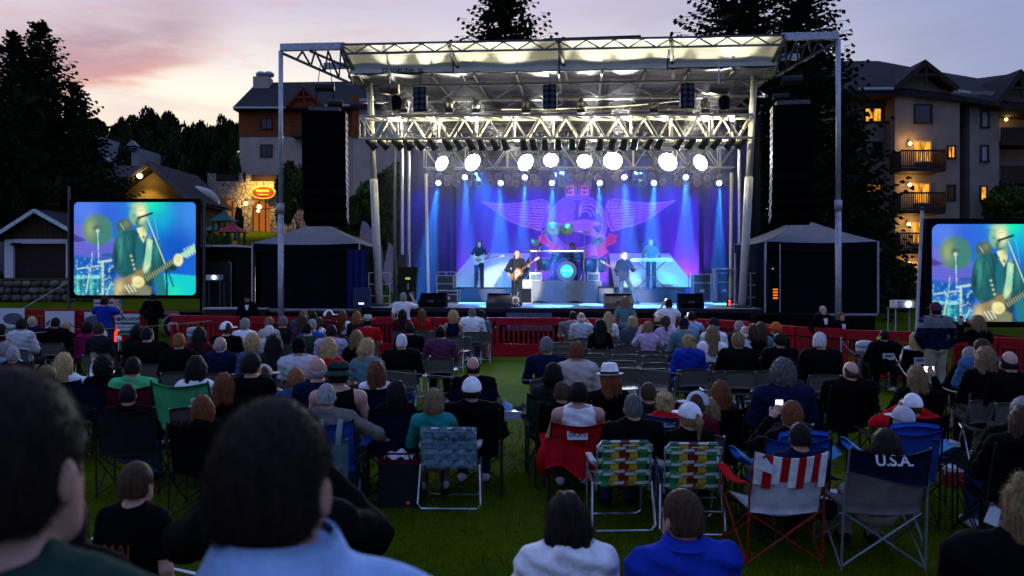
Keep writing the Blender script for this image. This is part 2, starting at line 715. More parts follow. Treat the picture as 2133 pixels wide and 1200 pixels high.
def spruce_mesh(seed, h, rad, base=0.8, step=0.42):
    r = np.random.default_rng(seed)
    tris = []
    z = base
    while z < h - 0.15:
        f = 1 - z / h
        L0 = rad * (f ** 0.85) + 0.12
        nb = 7 if f > 0.25 else 5
        a0 = r.random() * 6.28
        for k in range(nb):
            a = a0 + k * 6.283 / nb + r.normal(0, 0.2)
            L = L0 * r.uniform(0.72, 1.1)
            n = max(4, int(L / 0.26))
            dirx = np.array([math.cos(a), math.sin(a), 0])
            side = np.array([-math.sin(a), math.cos(a), 0])
            up0 = 0.35 - 0.55 * f
            ts = (np.arange(n) + 1) / n
            zz = z + r.uniform(-0.15, 0.15) + L * (up0 * ts - 0.20 * f * np.sin(ts * 2.4) + 0.13 * ts ** 3)
            for t_, zc in zip(ts, zz):
                p = dirx * (L * t_)
                p = p + np.array([0, 0, zc])
                tl = (0.16 + 0.30 * L * 0.3 * (1 - t_ * 0.75)) * r.uniform(0.75, 1.25)
                tl = min(tl, 0.85)
                for s in (-1, 1):
                    for q in range(3):
                        tip = p + side * s * tl * r.uniform(0.6, 1) + dirx * tl * r.uniform(0.25, 0.8) + np.array([0, 0, -tl * r.uniform(0.0, 0.5)])
                        wv = np.array([r.normal(0, 1), r.normal(0, 1), r.normal(0, 1)])
                        wv *= (0.08 + 0.03 * r.random()) / np.linalg.norm(wv)
                        mid = (p + tip) / 2
                        tris.append((p - dirx * 0.05, mid + wv, tip))
                        tris.append((p - dirx * 0.05, tip, mid - wv))
            tipz = zz[-1]
            e = dirx * L + np.array([0, 0, tipz])
            tris.append((e - dirx * 0.4 + side * 0.06, e + dirx * 0.22, e - dirx * 0.4 - side * 0.06))
            tris.append((np.array([0, 0, z + 0.04]), dirx * L + np.array([0, 0, tipz]), np.array([0, 0, z - 0.05])))
        for k in range(int(4 + 26 * f)):                 # the dark dense heart of the tree
            a = r.random() * 6.28
            q = L0 * r.uniform(0.05, 0.66)
            c = np.array([math.cos(a) * q, math.sin(a) * q, z + r.uniform(-.3, .3)])
            v = r.standard_normal((3, 3)) * (.22 + .035 * L0)
            tris.append((c + v[0], c + v[1], c + v[2]))
        z += step * r.uniform(0.75, 1.2) * (0.55 + 0.6 * f)
    for k in range(10):
        a = r.random() * 6.28
        zt = h - 0.6 * r.random()
        tris.append((np.array([0, 0, zt]), np.array([0.10 * math.cos(a), 0.10 * math.sin(a), zt + 0.12]), np.array([0, 0, zt + 0.16])))
    tris.append((np.array([-0.03, 0, h - 0.8]), np.array([0.03, 0, h - 0.8]), np.array([0, 0, h + 0.35])))
    V = np.array(tris).reshape(-1, 3)
    return mesh_np('spruce_crown', V, np.arange(len(V)).reshape(-1, 3))


def trunk_mesh(h, r0, limbs=0, seed=0, spread=2.0):
    r = random.Random(seed)
    mb = MB()
    mb.tube([(0, 0, -1.0), (0, 0, h * 0.3), (0.03, 0, h * 0.65), (0, 0, h)], [r0 * 1.15, r0 * 0.85, r0 * 0.5, r0 * 0.12], 8)
    for k in range(limbs):
        a = k * 6.28 / limbs + r.uniform(-.3, .3)
        z = h * r.uniform(0.35, 0.7)
        e = (math.cos(a) * spread, math.sin(a) * spread, z + h * 0.3)
        mb.tube([(0, 0, z), (e[0] * .45, e[1] * .45, z + h * .1), e], [r0 * .45, r0 * .3, r0 * .06], 5)
    return mb.mesh('trunk', True)


def spruce(label, px, py_top, d, rad, seed, h=None, base=0.8, step=0.42, group='spruces'):
    x = (px - CX) / F * d
    z0 = gzf(x, d)
    h = h or (HC - (py_top - HY) / F * d - z0)
    tr = thing('spruce_tree', label, 'tree', (x, d, z0), group=group)
    put('trunk', trunk_mesh(h * 0.97, 0.012 * h + 0.06), BARK, tr)
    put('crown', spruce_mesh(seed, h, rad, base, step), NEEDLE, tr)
    return tr


spruce('tall dark spruce towering over the white garage', 82, 48, 52, 7.6, 1, step=.34)
spruce('slimmer second spruce at the picture edge beside the tall one', 28, 66, 55, 6.4, 2, step=.36)
spruce('broad dark spruce between the garage and the lamplit gable', 158, 175, 54, 5.6, 9, step=.36)
spruce('spruce top rising behind the middle of the stage roof', 1052, -90, 46, 8.2, 3, step=0.36)
spruce('huge spruce behind the stage roof corner next to the hotel', 1545, -210, 44, 8.0, 4, base=1.5, step=.4)
spruce('second tall spruce crowding the right speaker mast', 1668, -110, 40, 6.4, 5, base=0.6, step=.36)
spruce('low spruce with lit sweeping branches in front of the hotel', 1772, 235, 42, 3.9, 6, step=.34)


def crown_mesh(seed, rx, rz, lumps=9, leaves=5200, size=0.34):
    r = np.random.default_rng(seed)
    cs = [np.array([0, 0, 0, 0.62])]
    for k in range(lumps):
        a = r.random() * 6.283
        e = r.uniform(-0.5, 0.9)
        q = r.uniform(0.45, 0.72)
        cs.append(np.array([math.cos(a) * q * math.cos(e), math.sin(a) * q * math.cos(e), math.sin(e) * q, r.uniform(0.26, 0.46)]))
    cs = np.array(cs)
    pick = r.integers(0, len(cs), leaves)
    v = r.standard_normal((leaves, 3))
    v /= np.linalg.norm(v, axis=1)[:, None]
    rad = cs[pick, 3] * (0.72 + 0.38 * r.random(leaves))
    p = (cs[pick, :3] + v * rad[:, None]) * np.array([rx, rx, rz])
    a = r.standard_normal((leaves, 3))
    a /= np.linalg.norm(a, axis=1)[:, None]
    b_ = np.cross(a, r.standard_normal((leaves, 3)))
    b_ /= np.linalg.norm(b_, axis=1)[:, None]
    s = size * (0.5 + r.random(leaves))[:, None]
    V = np.stack([p - a * s, p + b_ * s * 0.55, p + a * s, p - b_ * s * 0.55], 1).reshape(-1, 3)
    return mesh_np('crown', V, np.arange(leaves * 4).reshape(-1, 4))


CROWNS = [crown_mesh(20 + k, 1.0, 1.0, 12, 6500, 0.085) for k in range(4)]
TRUNK = trunk_mesh(1.0, 0.05, 5, 3, 0.45)
wood = [  # px, top y, d, crown radius (px), crown height(px), text
    (205, 232, 118, 26, 60, 'dark round tree leftmost on the wooded ridge'), (252, 228, 112, 22, 80, 'pointed dark tree on the ridge above the lamplit gable'),
    (300, 224, 120, 34, 75, 'wide dark tree on the ridge right of the pointed one'), (341, 217, 122, 34, 85, 'tallest rounded tree on the wooded ridge'),
    (385, 229, 118, 34, 90, 'broad rounded tree on the ridge behind the water slide'), (428, 236, 116, 28, 80, 'rounded tree on the ridge left of the brown gable hotel'),
    (470, 240, 112, 24, 80, 'tree touching the corner of the brown gable hotel'), (492, 238, 126, 22, 60, 'small tree crest peeking beside the hotel eave'),
    (232, 262, 100, 30, 90, 'lower dark tree on the slope below the ridge'), (345, 268, 95, 34, 110, 'dark tree on the slope above the gable roof'),
    (280, 290, 88, 34, 100, 'dense dark tree behind the lamplit gable'), (425, 262, 88, 52, 135, 'big green round tree in front of the ridge'),
    (392, 320, 84, 30, 80, 'low bushy tree between gable and stone restaurant'), (468, 282, 82, 32, 110, 'leafy tree leaning against the hotel wall'),
    (196, 300, 84, 34, 110, 'dark tree below the hillside house'),
]
for i, (px, py, d, rp, hp, lab) in enumerate(wood):
    x = (px - CX) / F * d
    z0 = gzf(x, d)
    top = HC - (py - HY) / F * d
    rx, rz = rp / F * d * 1.12, hp / F * d * .85
    tr = thing('broadleaf_tree', lab, 'tree', (x, d, z0), group='trees of the hillside wood')
    tz = top - rz
    put('trunk', TRUNK, BARK, tr, scale=(rx * 0.9, rx * 0.9, max(1.0, tz - z0)))
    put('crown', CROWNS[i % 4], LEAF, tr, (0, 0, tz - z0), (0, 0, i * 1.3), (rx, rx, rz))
shrubs = [
    (618, 318, 47, 44, 150, 'leafy tree in front of the cream hotel wall behind the speaker mast'), (598, 400, 50, 24, 80, 'round shrub left of the steel mast near the lit restaurant'),
    (800, 330, 47, 60, 180, 'dark leafy tree between stage leg and hotel'), (1800, 420, 45, 52, 110, 'round shrub lit green below the hotel windows'),
    (1860, 520, 44, 46, 110, 'low dark shrub at the foot of the lodge balconies'), (2105, 380, 49, 50, 90, 'shrub in front of the dark lodge balconies'),
    (455, 480, 46, 26, 60, 'low bush under the playground roofs'), (1990, 560, 46, 70, 100, 'dark hedge behind the right video screen'),
    (738, 392, 45, 46, 130, 'dense dark shrub between the left tent and the stage leg'), (690, 425, 47, 44, 110, 'dark shrub behind the peak of the left tent'), (810, 440, 45, 40, 120, 'low dark shrub behind the slim tower legs'),
    (572, 478, 44, 34, 80, 'dark bush beside the black tent'),
]
for i, (px, py, d, rp, hp, lab) in enumerate(shrubs):
    x = (px - CX) / F * d
    z0 = gzf(x, d)
    top = HC - (py - HY) / F * d
    rx, rz = rp / F * d, hp / F * d / 2
    tr = thing('leafy_shrub', lab, 'shrub', (x, d, z0), group='shrubs near the buildings')
    put('trunk', TRUNK, BARK, tr, scale=(rx * 0.7, rx * 0.7, max(0.6, top - rz - z0)))
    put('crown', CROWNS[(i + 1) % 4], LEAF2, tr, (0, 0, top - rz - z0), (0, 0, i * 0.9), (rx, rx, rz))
for px, py, lab in ((458, 418, 'narrow dark cypress beside the first lit restaurant arch'), (497, 420, 'narrow dark cypress between the two lit arches'), (447, 432, 'short cypress at the end of the restaurant wall')):
    d = 66
    x = (px - CX) / F * d
    z0 = gzf(x, d)
    top = HC - (py - HY) / F * d
    h = max(1.2, top - z0)
    tr = thing('cypress_tree', lab, 'tree', (x, d, z0), group='clipped cypresses by the restaurant')
    put('trunk', TRUNK, BARK, tr, scale=(0.4, 0.4, h * 0.5))
    put('crown', CROWNS[1], LEAF, tr, (0, 0, h * 0.55), (0, 0, 0.5), (0.36, 0.36, h * 0.46))

# ------------------------------------------------------------------ buildings
CREAM = mat('cream_stucco', (0.42, 0.33, 0.27), 0.9, var=0.1, scale=1.0)
TAN = mat('tan_stucco', (0.24, 0.195, 0.16), 0.9, var=0.1, scale=0.8)
BROWN = mat('brown_siding', (0.20, 0.055, 0.018), 0.85, var=0.15, scale=1.5)
ROOF = mat('dark_shingles', (0.028, 0.024, 0.028), 0.9, var=0.3, scale=6, bump=0.5, bscale=20)
TRIM = mat('dark_trim', (0.035, 0.02, 0.015), 0.7)
GUTTER = mat('pale_gutter', (0.45, 0.48, 0.52), 0.5)
WHITE_WOOD = mat('white_wood', (0.55, 0.56, 0.58), 0.7, var=0.08)
GLASS_D = mat('dark_window_glass', (0.01, 0.012, 0.016), 0.08, var=0, spec=0.6)
GLASS_P = mat('pale_curtained_window', (0.25, 0.26, 0.32), 0.3, var=0.1)
LIT = glow('lit_window', (1.0, 0.40, 0.03), 1.1)
LIT2 = glow('lit_window_dim', (1.0, 0.35, 0.03), 0.4)
for m_, k_ in ((LIT, 1.1), (LIT2, .4)):      # curtains and furniture inside break up the glow
    t_ = NT(m_.node_tree)
    co_ = t_.node('ShaderNodeTexCoord').outputs['Object']
    mp_ = t_.node('ShaderNodeMapping')
    mp_.inputs['Scale'].default_value = (5.5, 1, 1.1)
    t_.l.new(co_, mp_.inputs[0])
    f_ = t_.smooth(t_.noise(mp_.outputs[0], 1.3, 3, .6), .35, .62, .25 * k_, 1.35 * k_)
    t_.l.new(f_, t_.n['Principled BSDF'].inputs['Emission Strength'])
BULB = glow('warm_bulb', (1.0, 0.6, 0.2), 9.0)


def wpx(x0, y0, x1, y1, d):
    """world rectangle of a photo rectangle at depth d -> (xc, zc, w, h)"""
    a, b_ = P(x0, y0, d), P(x1, y1, d)
    return (a.x + b_.x) / 2, (a.z + b_.z) / 2, b_.x - a.x, a.z - b_.z


def wall_px(mb, x0, y0, x1, y1, d, depth, zfloor=None):
    xc, zc, w, h = wpx(x0, y0, x1, y1, d)
    if zfloor is not None:
        top = zc + h / 2
        zc, h = (top + zfloor) / 2, top - zfloor
    mb.box((xc, d + depth / 2, zc), (w, depth, h))
    return mb


def window_px(parent, x0, y0, x1, y1, d, glass=None, mull=1, frame=None, name='window'):
    xc, zc, w, h = wpx(x0, y0, x1, y1, d)
    fr = MB()
    e = 0.09
    fr.box((0, -0.03, h / 2 + e / 2), (w + 2 * e, 0.10, e)).box((0, -0.05, -h / 2 - e / 2), (w + 2 * e + .06, 0.14, e))
    fr.box((-w / 2 - e / 2, -0.03, 0), (e, 0.10, h)).box((w / 2 + e / 2, -0.03, 0), (e, 0.10, h))
    for k in range(mull):
        fr.box((-w / 2 + w * (k + 1) / (mull + 1), -0.02, 0), (0.06, 0.05, h))
    f = fr.build(name, frame or TRIM, parent, (xc, d - 0.012, zc))
    MB().box((0, 0, 0), (w, 0.02, h)).build('pane', glass or GLASS_D, f, (0, 0.0, 0))
    return f


def wall_lamp(parent, px, py, d, energy, col=(1, 0.55, 0.15), r=0.11, off=0.3):
    p = P(px, py, d - off)
    o = MB().lathe([(0.0, -r), (r * 0.7, -r * 0.7), (r, 0), (r * 0.7, r * 0.7), (0.0, r)], 10).build('lamp_globe', BULB, parent, p)
    MB().box((0, off / 2 + 0.02, r + 0.03), (0.06, off, 0.05)).build('lamp_bracket', TRIM, o)
    l = lamp('POINT', p + Vector((0, -0.16, 0.0)), energy, col, radius=0.1)
    return o


# ---- hotel with brown top storey, left of the stage
D = 85.0
hz = gzf(-22, D)
ht = thing('hotel_building', 'cream hotel with brown top storey and dark hipped roof', 'building', (0, 0, 0))
wall_px(MB(), 499, 284, 800, 400, D, 14, hz).build('lower_wall', CREAM, ht)
wall_px(MB(), 497, 222, 735, 284, D - 0.1, 14).build('upper_wall', BROWN, ht)
wall_px(MB(), 735, 205, 850, 300, D - 0.6, 14, hz).build('bay_wall', CREAM, ht)
wall_px(MB(), 733, 200, 747, 286, D - 0.75, 1).build('corner_trim', BROWN, ht)
rf = MB()
e0, e1 = P(486, 222, D - 1.2), P(870, 216, D - 1.2)
r0, r1 = P(535, 172, D + 6), P(870, 168, D + 6)
k0 = P(486, 222, D - 1.2) + Vector((0, 16, 0))
rf.quad(e0, e1, r1, r0).quad(e0, r0, r0 + Vector((0, .2, 0)), k0)
rf.quad(k0 + Vector((0, 0, -.35)), e0 + Vector((0, 0, -.35)), e0, k0).quad(e0 + Vector((0, 0, -.35)), e1 + Vector((0, 0, -.35)), e1, e0)
rf.quad(r0, r1, r1 + Vector((0, 8, -2)), r0 + Vector((0, 8, -2)))
rfo = rf.build('roof', ROOF, ht)
MB().bar(e0 + Vector((0, -.1, -.12)), P(595, 222, D - 1.2) + Vector((0, -.1, -.12)), .15, .18).build('gutter', GUTTER, ht)
MB().bar(P(676, 220, D - 1.2), P(728, 219, D - 1.2), .15, .18).build('gutter', GUTTER, ht)
ch = MB().box(P(548, 178, D + 5), (1.7, 1.7, 1.6)).build('chimney', CREAM, rfo)
for px in (544, 560):
    MB().lathe([(.25, 0), (.25, .4), (.55, .45), (.62, .7), (.35, .95), (0, 1.0)], 10).build('vent_cap', mat('galvanised', (.3, .32, .36), .4, .8), ch, P(px, 168, D + 5))
# gable dormer
gm_ = MB()
a, b_, c_ = P(596, 222, D - 1.6), P(672, 222, D - 1.6), P(632, 183, D - 1.6)
back = Vector((0, 7.5, 0))
gm_.quad(a, c_, c_ + back, a + back).quad(c_, b_, b_ + back, c_ + back)
gm_.build('dormer_roof', ROOF, ht)
MB().quad(a + Vector((0, .35, 0)), b_ + Vector((0, .35, 0)), c_ + Vector((0, .35, 0))).build('dormer_gable', BROWN, ht)
MB().bar(a, c_, .22, .22).bar(c_, b_, .22, .22).bar((a + c_) / 2, (b_ + c_) / 2, .15, .15).bar(c_, (a + b_) / 2, .15, .15).build('dormer_truss', mat('red_brown_timber', (.14, .035, .02), .8), ht)
window_px(ht, 545, 248, 566, 268, D - 0.12)
window_px(ht, 544, 303, 566, 326, D - 0.02)
wl = window_px(ht, 742, 250, 752, 276, D - .62, GLASS_D)
for x0, y0 in ((607, 262),):
    bal = MB()
    xc, zc, w, h = wpx(x0, y0, x0 + 26, y0 + 22, D - 1.6)
    bal.box((xc, D - .9, zc - h / 2), (w, 1.6, .15))
    for q in range(8):
        bal.box((xc - w / 2 + w * q / 7, D - 1.68, zc), (.05, .05, h))
    bal.box((xc, D - 1.68, zc + h / 2), (w, .08, .08))
    bal.build('balcony', TRIM, ht)

# ---- distant roof seen over the stage
fb = thing('distant_building', 'flat dark roof of a building peeking above the stage canopy', 'building')
xc, zc, w, h = wpx(1132, 73, 1338, 110, 100)
MB().box((xc, 106, zc - 4), (w - 1, 11, 7)).build('wall', TAN, fb)
MB().prism([(-w / 2 + .2, 0), (w / 2 + .3, 0), (w / 2 - .2, h), (-w / 2, h - .4)], 12, c=(xc, 100, zc - h / 2)).build('roof', ROOF, fb)

# ---- lodge on the right
D = 52.0
lz = gzf(27, D) - .3
lo_ = thing('lodge_building', 'four storey tan lodge with dark roof and lit balcony doors', 'building')
wall_px(MB(), 1735, 186, 1866, 400, D, 9, lz).build('wing_wall', TAN, lo_)
wall_px(MB(), 1864, 186, 1999, 400, D - 1.5, 10, lz).build('gable_block_wall', TAN, lo_)
wall_px(MB(), 1990, 196, 2030, 400, D + .4, 8, lz).build('recess_wall', TAN, lo_)
wall_px(MB(), 2020, 190, 2081, 400, D - 1.0, 9, lz).build('pier_wall', TAN, lo_)
wall_px(MB(), 2079, 222, 2230, 400, D + 1.0, 7, lz).build('annex_wall', TAN, lo_)
# main roof: a strip from eaves to ridge
top = [(1690, 127), (1830, 127), (1900, 140), (2037, 163), (2128, 151), (2240, 190)]
bot = [(1690, 190), (1830, 188), (1900, 188), (2037, 204), (2085, 214), (2240, 224)]
rfm = MB()
tv = [P(x, y, D + 5) for x, y in top]
bv = [P(x, y, D - 1.9) for x, y in bot]
for k in range(len(tv) - 1):
    rfm.quad(bv[k], bv[k + 1], tv[k + 1], tv[k])
    rfm.quad(tv[k], tv[k + 1], tv[k + 1] + Vector((0, 7, -5)), tv[k] + Vector((0, 7, -5)))
    lo2 = Vector((0, 0, -.32))
    rfm.quad(bv[k] + lo2, bv[k + 1] + lo2, bv[k + 1], bv[k])
    rfm.quad(bv[k] + lo2, bv[k] + lo2 + Vector((0, 3, 0)), bv[k + 1] + lo2 + Vector((0, 3, 0)), bv[k + 1] + lo2)
rfm.build('roof', ROOF, lo_)
MB().bar(P(1790, 185, D - 2.05), P(1862, 184, D - 2.05), .14, .14).build('gutter', GUTTER, lo_)
MB().bar(P(1988, 188, D - 2.05), P(2020, 193, D - 2.05), .14, .14).build('gutter', GUTTER, lo_)


def lodge_gable(xl, xr, yb, xa, ya, d, dep, nm):
    g = MB()
    a, b_, c_ = P(xl, yb, d), P(xr, yb, d), P(xa, ya, d)
    back = Vector((0, dep, 0))
    up = Vector((0, 0, .25))
    g.quad(a, c_, c_ + back, a + back).quad(c_, b_, b_ + back, c_ + back)
    g.quad(a + up, c_ + up, c_ + up + back, a + up + back).quad(c_ + up, b_ + up, b_ + up + back, c_ + up + back)
    g.quad(a, a + up, c_ + up, c_).quad(c_, c_ + up, b_ + up, b_)
    r_ = g.build(nm, ROOF, lo_)
    MB().quad(a + Vector((.3, 1.0, 0)), b_ + Vector((-.3, 1.0, 0)), c_ + Vector((0, 1.0, -.2))).build('gable_wall', TAN, lo_)
    MB().bar((a * .45 + c_ * .55), (b_ * .45 + c_ * .55), .16, .16).bar(c_ + Vector((0, 0, -.1)), (a + b_) / 2 * .45 + c_ * .55 + Vector((0, 0, -.6)), .14, .14).bar(a, c_, .2, .22).bar(c_, b_, .2, .22).build('gable_truss', TRIM, lo_)


lodge_gable(1866, 1996, 186, 1928, 132, D - 2.4, 6.5, 'gable_roof')
lodge_gable(2074, 2190, 222, 2128, 152, D - 2.2, 6.5, 'gable_roof')
window_px(lo_, 1802, 227, 1834, 253, D, LIT)
window_px(lo_, 1802, 298, 1835, 326, D)
window_px(lo_, 1802, 384, 1833, 400, D, LIT2)
window_px(lo_, 1906, 220, 1938, 255, D - 1.5, GLASS_D, 0)
window_px(lo_, 2045, 234, 2057, 264, D - 1.0, GLASS_P, 0)
window_px(lo_, 2044, 305, 2056, 335, D - 1.0, GLASS_P, 0)
window_px(lo_, 2043, 390, 2053, 416, D - 1.0, LIT, 0)
window_px(lo_, 1975, 306, 1987, 328, D - 1.5, LIT, 1)
window_px(lo_, 1975, 388, 1987, 415, D - 1.5, mat('dim_glass', (.1, .05, .02), .3), 0)
window_px(lo_, 2000, 220, 2016, 262, D + .4, GLASS_D, 1)
window_px(lo_, 1700, 300, 1712, 312, D, LIT2, 1)
for k, (yr, yd0, yd1, lx, ly) in enumerate(((314, 296, 336, 1896, 299), (402, 384, 422, 1895, 385), (486, 465, 505, 1893, 467), (566, 548, 588, 1893, 549))):
    xd = 1907 - k * 3
    window_px(lo_, xd, yd0, xd + 30, yd1, D - 1.5, LIT, 1, mat('pale_door_frame', (.5, .35, .22), .6), 'balcony_door')
    bl = put('balcony', None, None, lo_)
    xc, zc, w, h = wpx(1876 - k, yr, 1969 - k, yr + 36, D - 3.0)
    MB().box((xc, D - 2.3, zc - h / 2 - .1), (w, 1.6, .22)).build('slab', TRIM, bl)
    MB().box((xc, D - 3.06, zc + h / 2), (w, .1, .1)).box((xc, D - 3.06, zc - h / 2 + .12), (w, .08, .08)).build('rail', TRIM, bl)
    mbal = MB().box((0, 0, 0), (.045, .045, h)).mesh('baluster')
    for q in range(22):
        put('baluster', mbal, TRIM, bl, (xc - w / 2 + w * q / 21, D - 3.06, zc))
    for sx in (-1, 1):
        MB().box((xc + sx * w / 2, D - 2.3, zc), (.05, 1.5, h)).build('side_panel', TRIM, bl)
    wall_lamp(lo_, lx, ly, D - 1.5, 60)
for k, y in enumerate((292, 372, 450)):
    bl = put('balcony', None, None, lo_)
    xc, zc, w, h = wpx(2083, y - 26, 2200, y + 4, D - 1.0)
    MB().box((xc, D - .2, zc - h / 2 - .1), (w, 1.9, .2)).build('slab', TRIM, bl)
    MB().box((xc, D - 1.1, zc), (w, .08, h)).build('rail', TRIM, bl)
wall_lamp(lo_, 2096, 249, D + .8, 12, r=.1)

# ---- gabled hut with one floodlight
D = 58.0
hut = thing('gabled_hut', 'dark timber hut with a bright yellow floodlight under its gable', 'building')
hb = gzf(-26, D)
a, b_, c_ = P(284, 357, D), P(398, 424, D), P(309, 343, D)
dn = P(248, 400, D)
wm_ = MB()
wm_.prism([(P(250, 0, D).x, hb), (P(384, 0, D).x, hb), (P(384, 424, D).x, P(0, 424, D).z), (c_.x, c_.z - .4), (P(262, 400, D).x, P(0, 388, D).z), (P(250, 0, D).x, P(0, 400, D).z)], 8, c=(0, D + .9, 0))
wm_.build('wall', mat('hut_boards', (.09, .06, .025), .85), hut)
rr = MB()
bk = Vector((0, 9, 0))
upv = Vector((0, 0, .22))
lft = P(252, 392, D)
rr.quad(c_, b_, b_ + bk, c_ + bk).quad(c_ + upv, b_ + upv, b_ + upv + bk, c_ + upv + bk).quad(c_, c_ + upv, b_ + upv, b_)
rr.quad(lft, c_, c_ + bk, lft + bk).quad(lft + upv, c_ + upv, c_ + upv + bk, lft + upv + bk).quad(lft, lft + upv, c_ + upv, c_)
rr.build('roof', ROOF, hut)
MB().bar(c_ + Vector((0, -.08, .05)), b_ + Vector((0, -.08, .05)), .1, .28).build('barge_board', mat('weathered_board', (.14, .10, .09), .8), hut)
MB().bar(c_ + Vector((0, -.08, .05)), lft + Vector((0, -.08, .05)), .1, .28).build('barge_board', mat('weathered_board', (.14, .10, .09), .8), hut)
side = MB()
e0, e1 = P(170, 372, D + 2), P(282, 368, D + 2)
side.quad(e0, e1, P(300, 345, D + 6), P(190, 345, D + 6)).quad(e0 + Vector((0, 0, -.3)), e1 + Vector((0, 0, -.3)), e1, e0)
side.build('side_roof', ROOF, hut)
MB().box(((e0.x + e1.x) / 2, D + 5, (e0.z + hb) / 2 - .2), (e1.x - e0.x - .4, 5, e0.z - hb - .3)).build('side_wall', mat('hut_boards', (.09, .06, .025), .85), hut)
MB().bar(P(205, 309, D + 12), P(232, 340, D + 12), .12, .3).build('rear_barge_board', GUTTER, hut)
fl = P(291, 367, D - .3)
fo = MB().lathe([(0, -.16), (.14, -.1), (.19, 0), (.14, .12), (0, .16)], 12).build('floodlight', glow('flood_bulb', (1, .75, .25), 22), hut, fl)
MB().bar((0, 0.1, .1), (0, .9, .35), .08).build('floodlight_arm', TRIM, fo)
lamp('SPOT', fl + Vector((0, -.1, -.25)), 700, (1, .68, .12), fl + Vector((.4, 2.2, -6)), 95, .6, .15)
lamp('POINT', fl + Vector((.3, .3, -.3)), 60, (1, .66, .12), radius=.12)

# ---- hillside houses
for nm, lab, x0, y0, x1, y1, d in (('hillside_house', 'small grey roofed house with white gable on the hillside', 165, 276, 222, 300, 92), ('hillside_house', 'tiny white house half hidden among the hillside trees', 268, 296, 284, 316, 78)):
    hh_ = thing(nm, lab, 'house', group='houses on the hillside')
    hw_m = mat('grey_white', (.2, .21, .23), .8)  # one even grey, a white taken darker
    xc, zc, w, h = wpx(x0, y0, x1, y1, d)
    zb = gzf(xc, d)
    MB().box((xc, d + 3, (zc + zb) / 2), (w * .92, 5, zc - zb)).build('wall', hw_m, hh_)
    MB().prism([(-w / 2, 0), (w / 2, 0), (w / 2 - .3, h * .55), (-w / 2 + .3, h * .55)], .01, M=Matrix.Rotation(R(-55), 3, 'X'), c=(xc, d, zc - .1)).build('roof', mat('slate_roof', (.16, .18, .22), .7), hh_)
    MB().prism([(-.5, 0), (.5, 0), (0, .55)], .8, c=(xc - w * .1, d - .1, zc + .1)).build('dormer', hw_m, hh_)
    window_px(hh_, (x0 + x1) / 2 - 4, y0 + (y1 - y0) * .55, (x0 + x1) / 2 + 4, y1 - 2, d + .45, GLASS_D)

# ---- stone restaurant with lit arches
D = 70.0
st = thing('stone_restaurant', 'stone fronted restaurant with glowing arches and an oval sign', 'building')
stone_m = bpy.data.materials.new('field_stone')
stone_m.use_nodes = True
t = NT(stone_m.node_tree)
b = t.n['Principled BSDF']
co = t.node('ShaderNodeTexCoord').outputs['Object']
vo = t.node('ShaderNodeTexVoronoi')
vo.inputs['Scale'].default_value = 2.6
t.l.new(co, vo.inputs['Vector'])
ve = t.node('ShaderNodeTexVoronoi', feature='DISTANCE_TO_EDGE')
ve.inputs['Scale'].default_value = 2.6
t.l.new(co, ve.inputs['Vector'])
cc = t.mix(t.node('ShaderNodeSeparateColor').outputs[0], (.2, .18, .15), (.3, .27, .24))
sc_ = [n for n in t.n if n.bl_idname == 'ShaderNodeSeparateColor'][0]
t.l.new(vo.outputs['Color'], sc_.inputs[0])
t.l.new(t.mix(t.smooth(ve.outputs[0], .02, .06), (.05, .045, .04), cc), b.inputs['Base Color'])
b.inputs['Roughness'].default_value = .9
bn = t.node('ShaderNodeBump')
bn.inputs['Strength'].default_value = .8
bn.inputs['Distance'].default_value = .08
t.l.new(t.smooth(ve.outputs[0], 0, .12), bn.inputs['Height'])
t.l.new(bn.outputs[0], b.inputs['Normal'])
zb = gzf(-22, D) - .5
arches = [(452, 416, 492, 456), (522, 416, 562, 456)]
segs = [(434, 452), (492, 522), (562, 640)]
mbw = MB()
for x0, x1 in segs:
    wall_px(mbw, x0, 414, x1, 456, D, .8, zb)
wall_px(mbw, 434, 378, 640, 414, D, .8)
mbw.build('wall', stone_m, st)
for x0, y0, x1, y1 in arches:
    xc, zc, w, h = wpx(x0, y0, x1, y1, D)
    top_ = zc + h / 2
    arch = MB()
    n = 12
    pts = [(-w / 2 + w * q / n, -.35 * (abs(2 * q / n - 1) ** 2.2) * 1.6) for q in range(n + 1)]
    arch.prism([(-w / 2, .02), (w / 2, .02)] + list(reversed(pts)), .5, c=(xc, D - .02, top_))
    arch.build('arch', stone_m, st)
    MB().box((xc, D + .9, (top_ + zb) / 2), (w, .1, top_ - zb)).build('lit_interior', glow('restaurant_interior', (1.0, .28, .04), .35), st)
    fr = MB()
    for q in range(4):
        fr.box((xc - w / 2 + w * q / 3, D + .6, (top_ + zb) / 2), (.09, .09, top_ - zb))
    fr.box((xc, D + .6, top_ - .75), (w, .09, .09))
    fr.build('glazing_bars', TRIM, st)
MB().box(P(536, 373, D + 1), (8.2, .1, .75)).build('terrace_rail', TRIM, st)
for px in (441, 507, 516):
    MB().box(P(px, 373, D + .3), (.55, .55, 1.0)).build('pier', stone_m, st)
wall_lamp(st, 512, 424, D, 140, r=.16)
wall_lamp(st, 540, 431, D + .5, 40, (1, .35, .1), r=.2)
wall_lamp(st, 538, 439, D + .5, 20, (1, .35, .1), r=.14)
sg = P(549, 401, D - .35)
so = MB().lathe([(0, -.06), (.95, -.06), (.95, .06), (0, .06)], 28, M=Matrix.Rotation(R(90), 3, 'X') @ Matrix.Diagonal((1, .52, 1))).build('oval_sign', mat('red_brown_sign', (.16, .03, .015), .5), st, sg)
MB().tube([(1.0 * math.cos(a_ * .2244), -.05, .53 * math.sin(a_ * .2244)) for a_ in range(28)], .045, 5, True).build('sign_rim', mat('gold_paint', (.75, .5, .1), .4), so)
lw = MB()
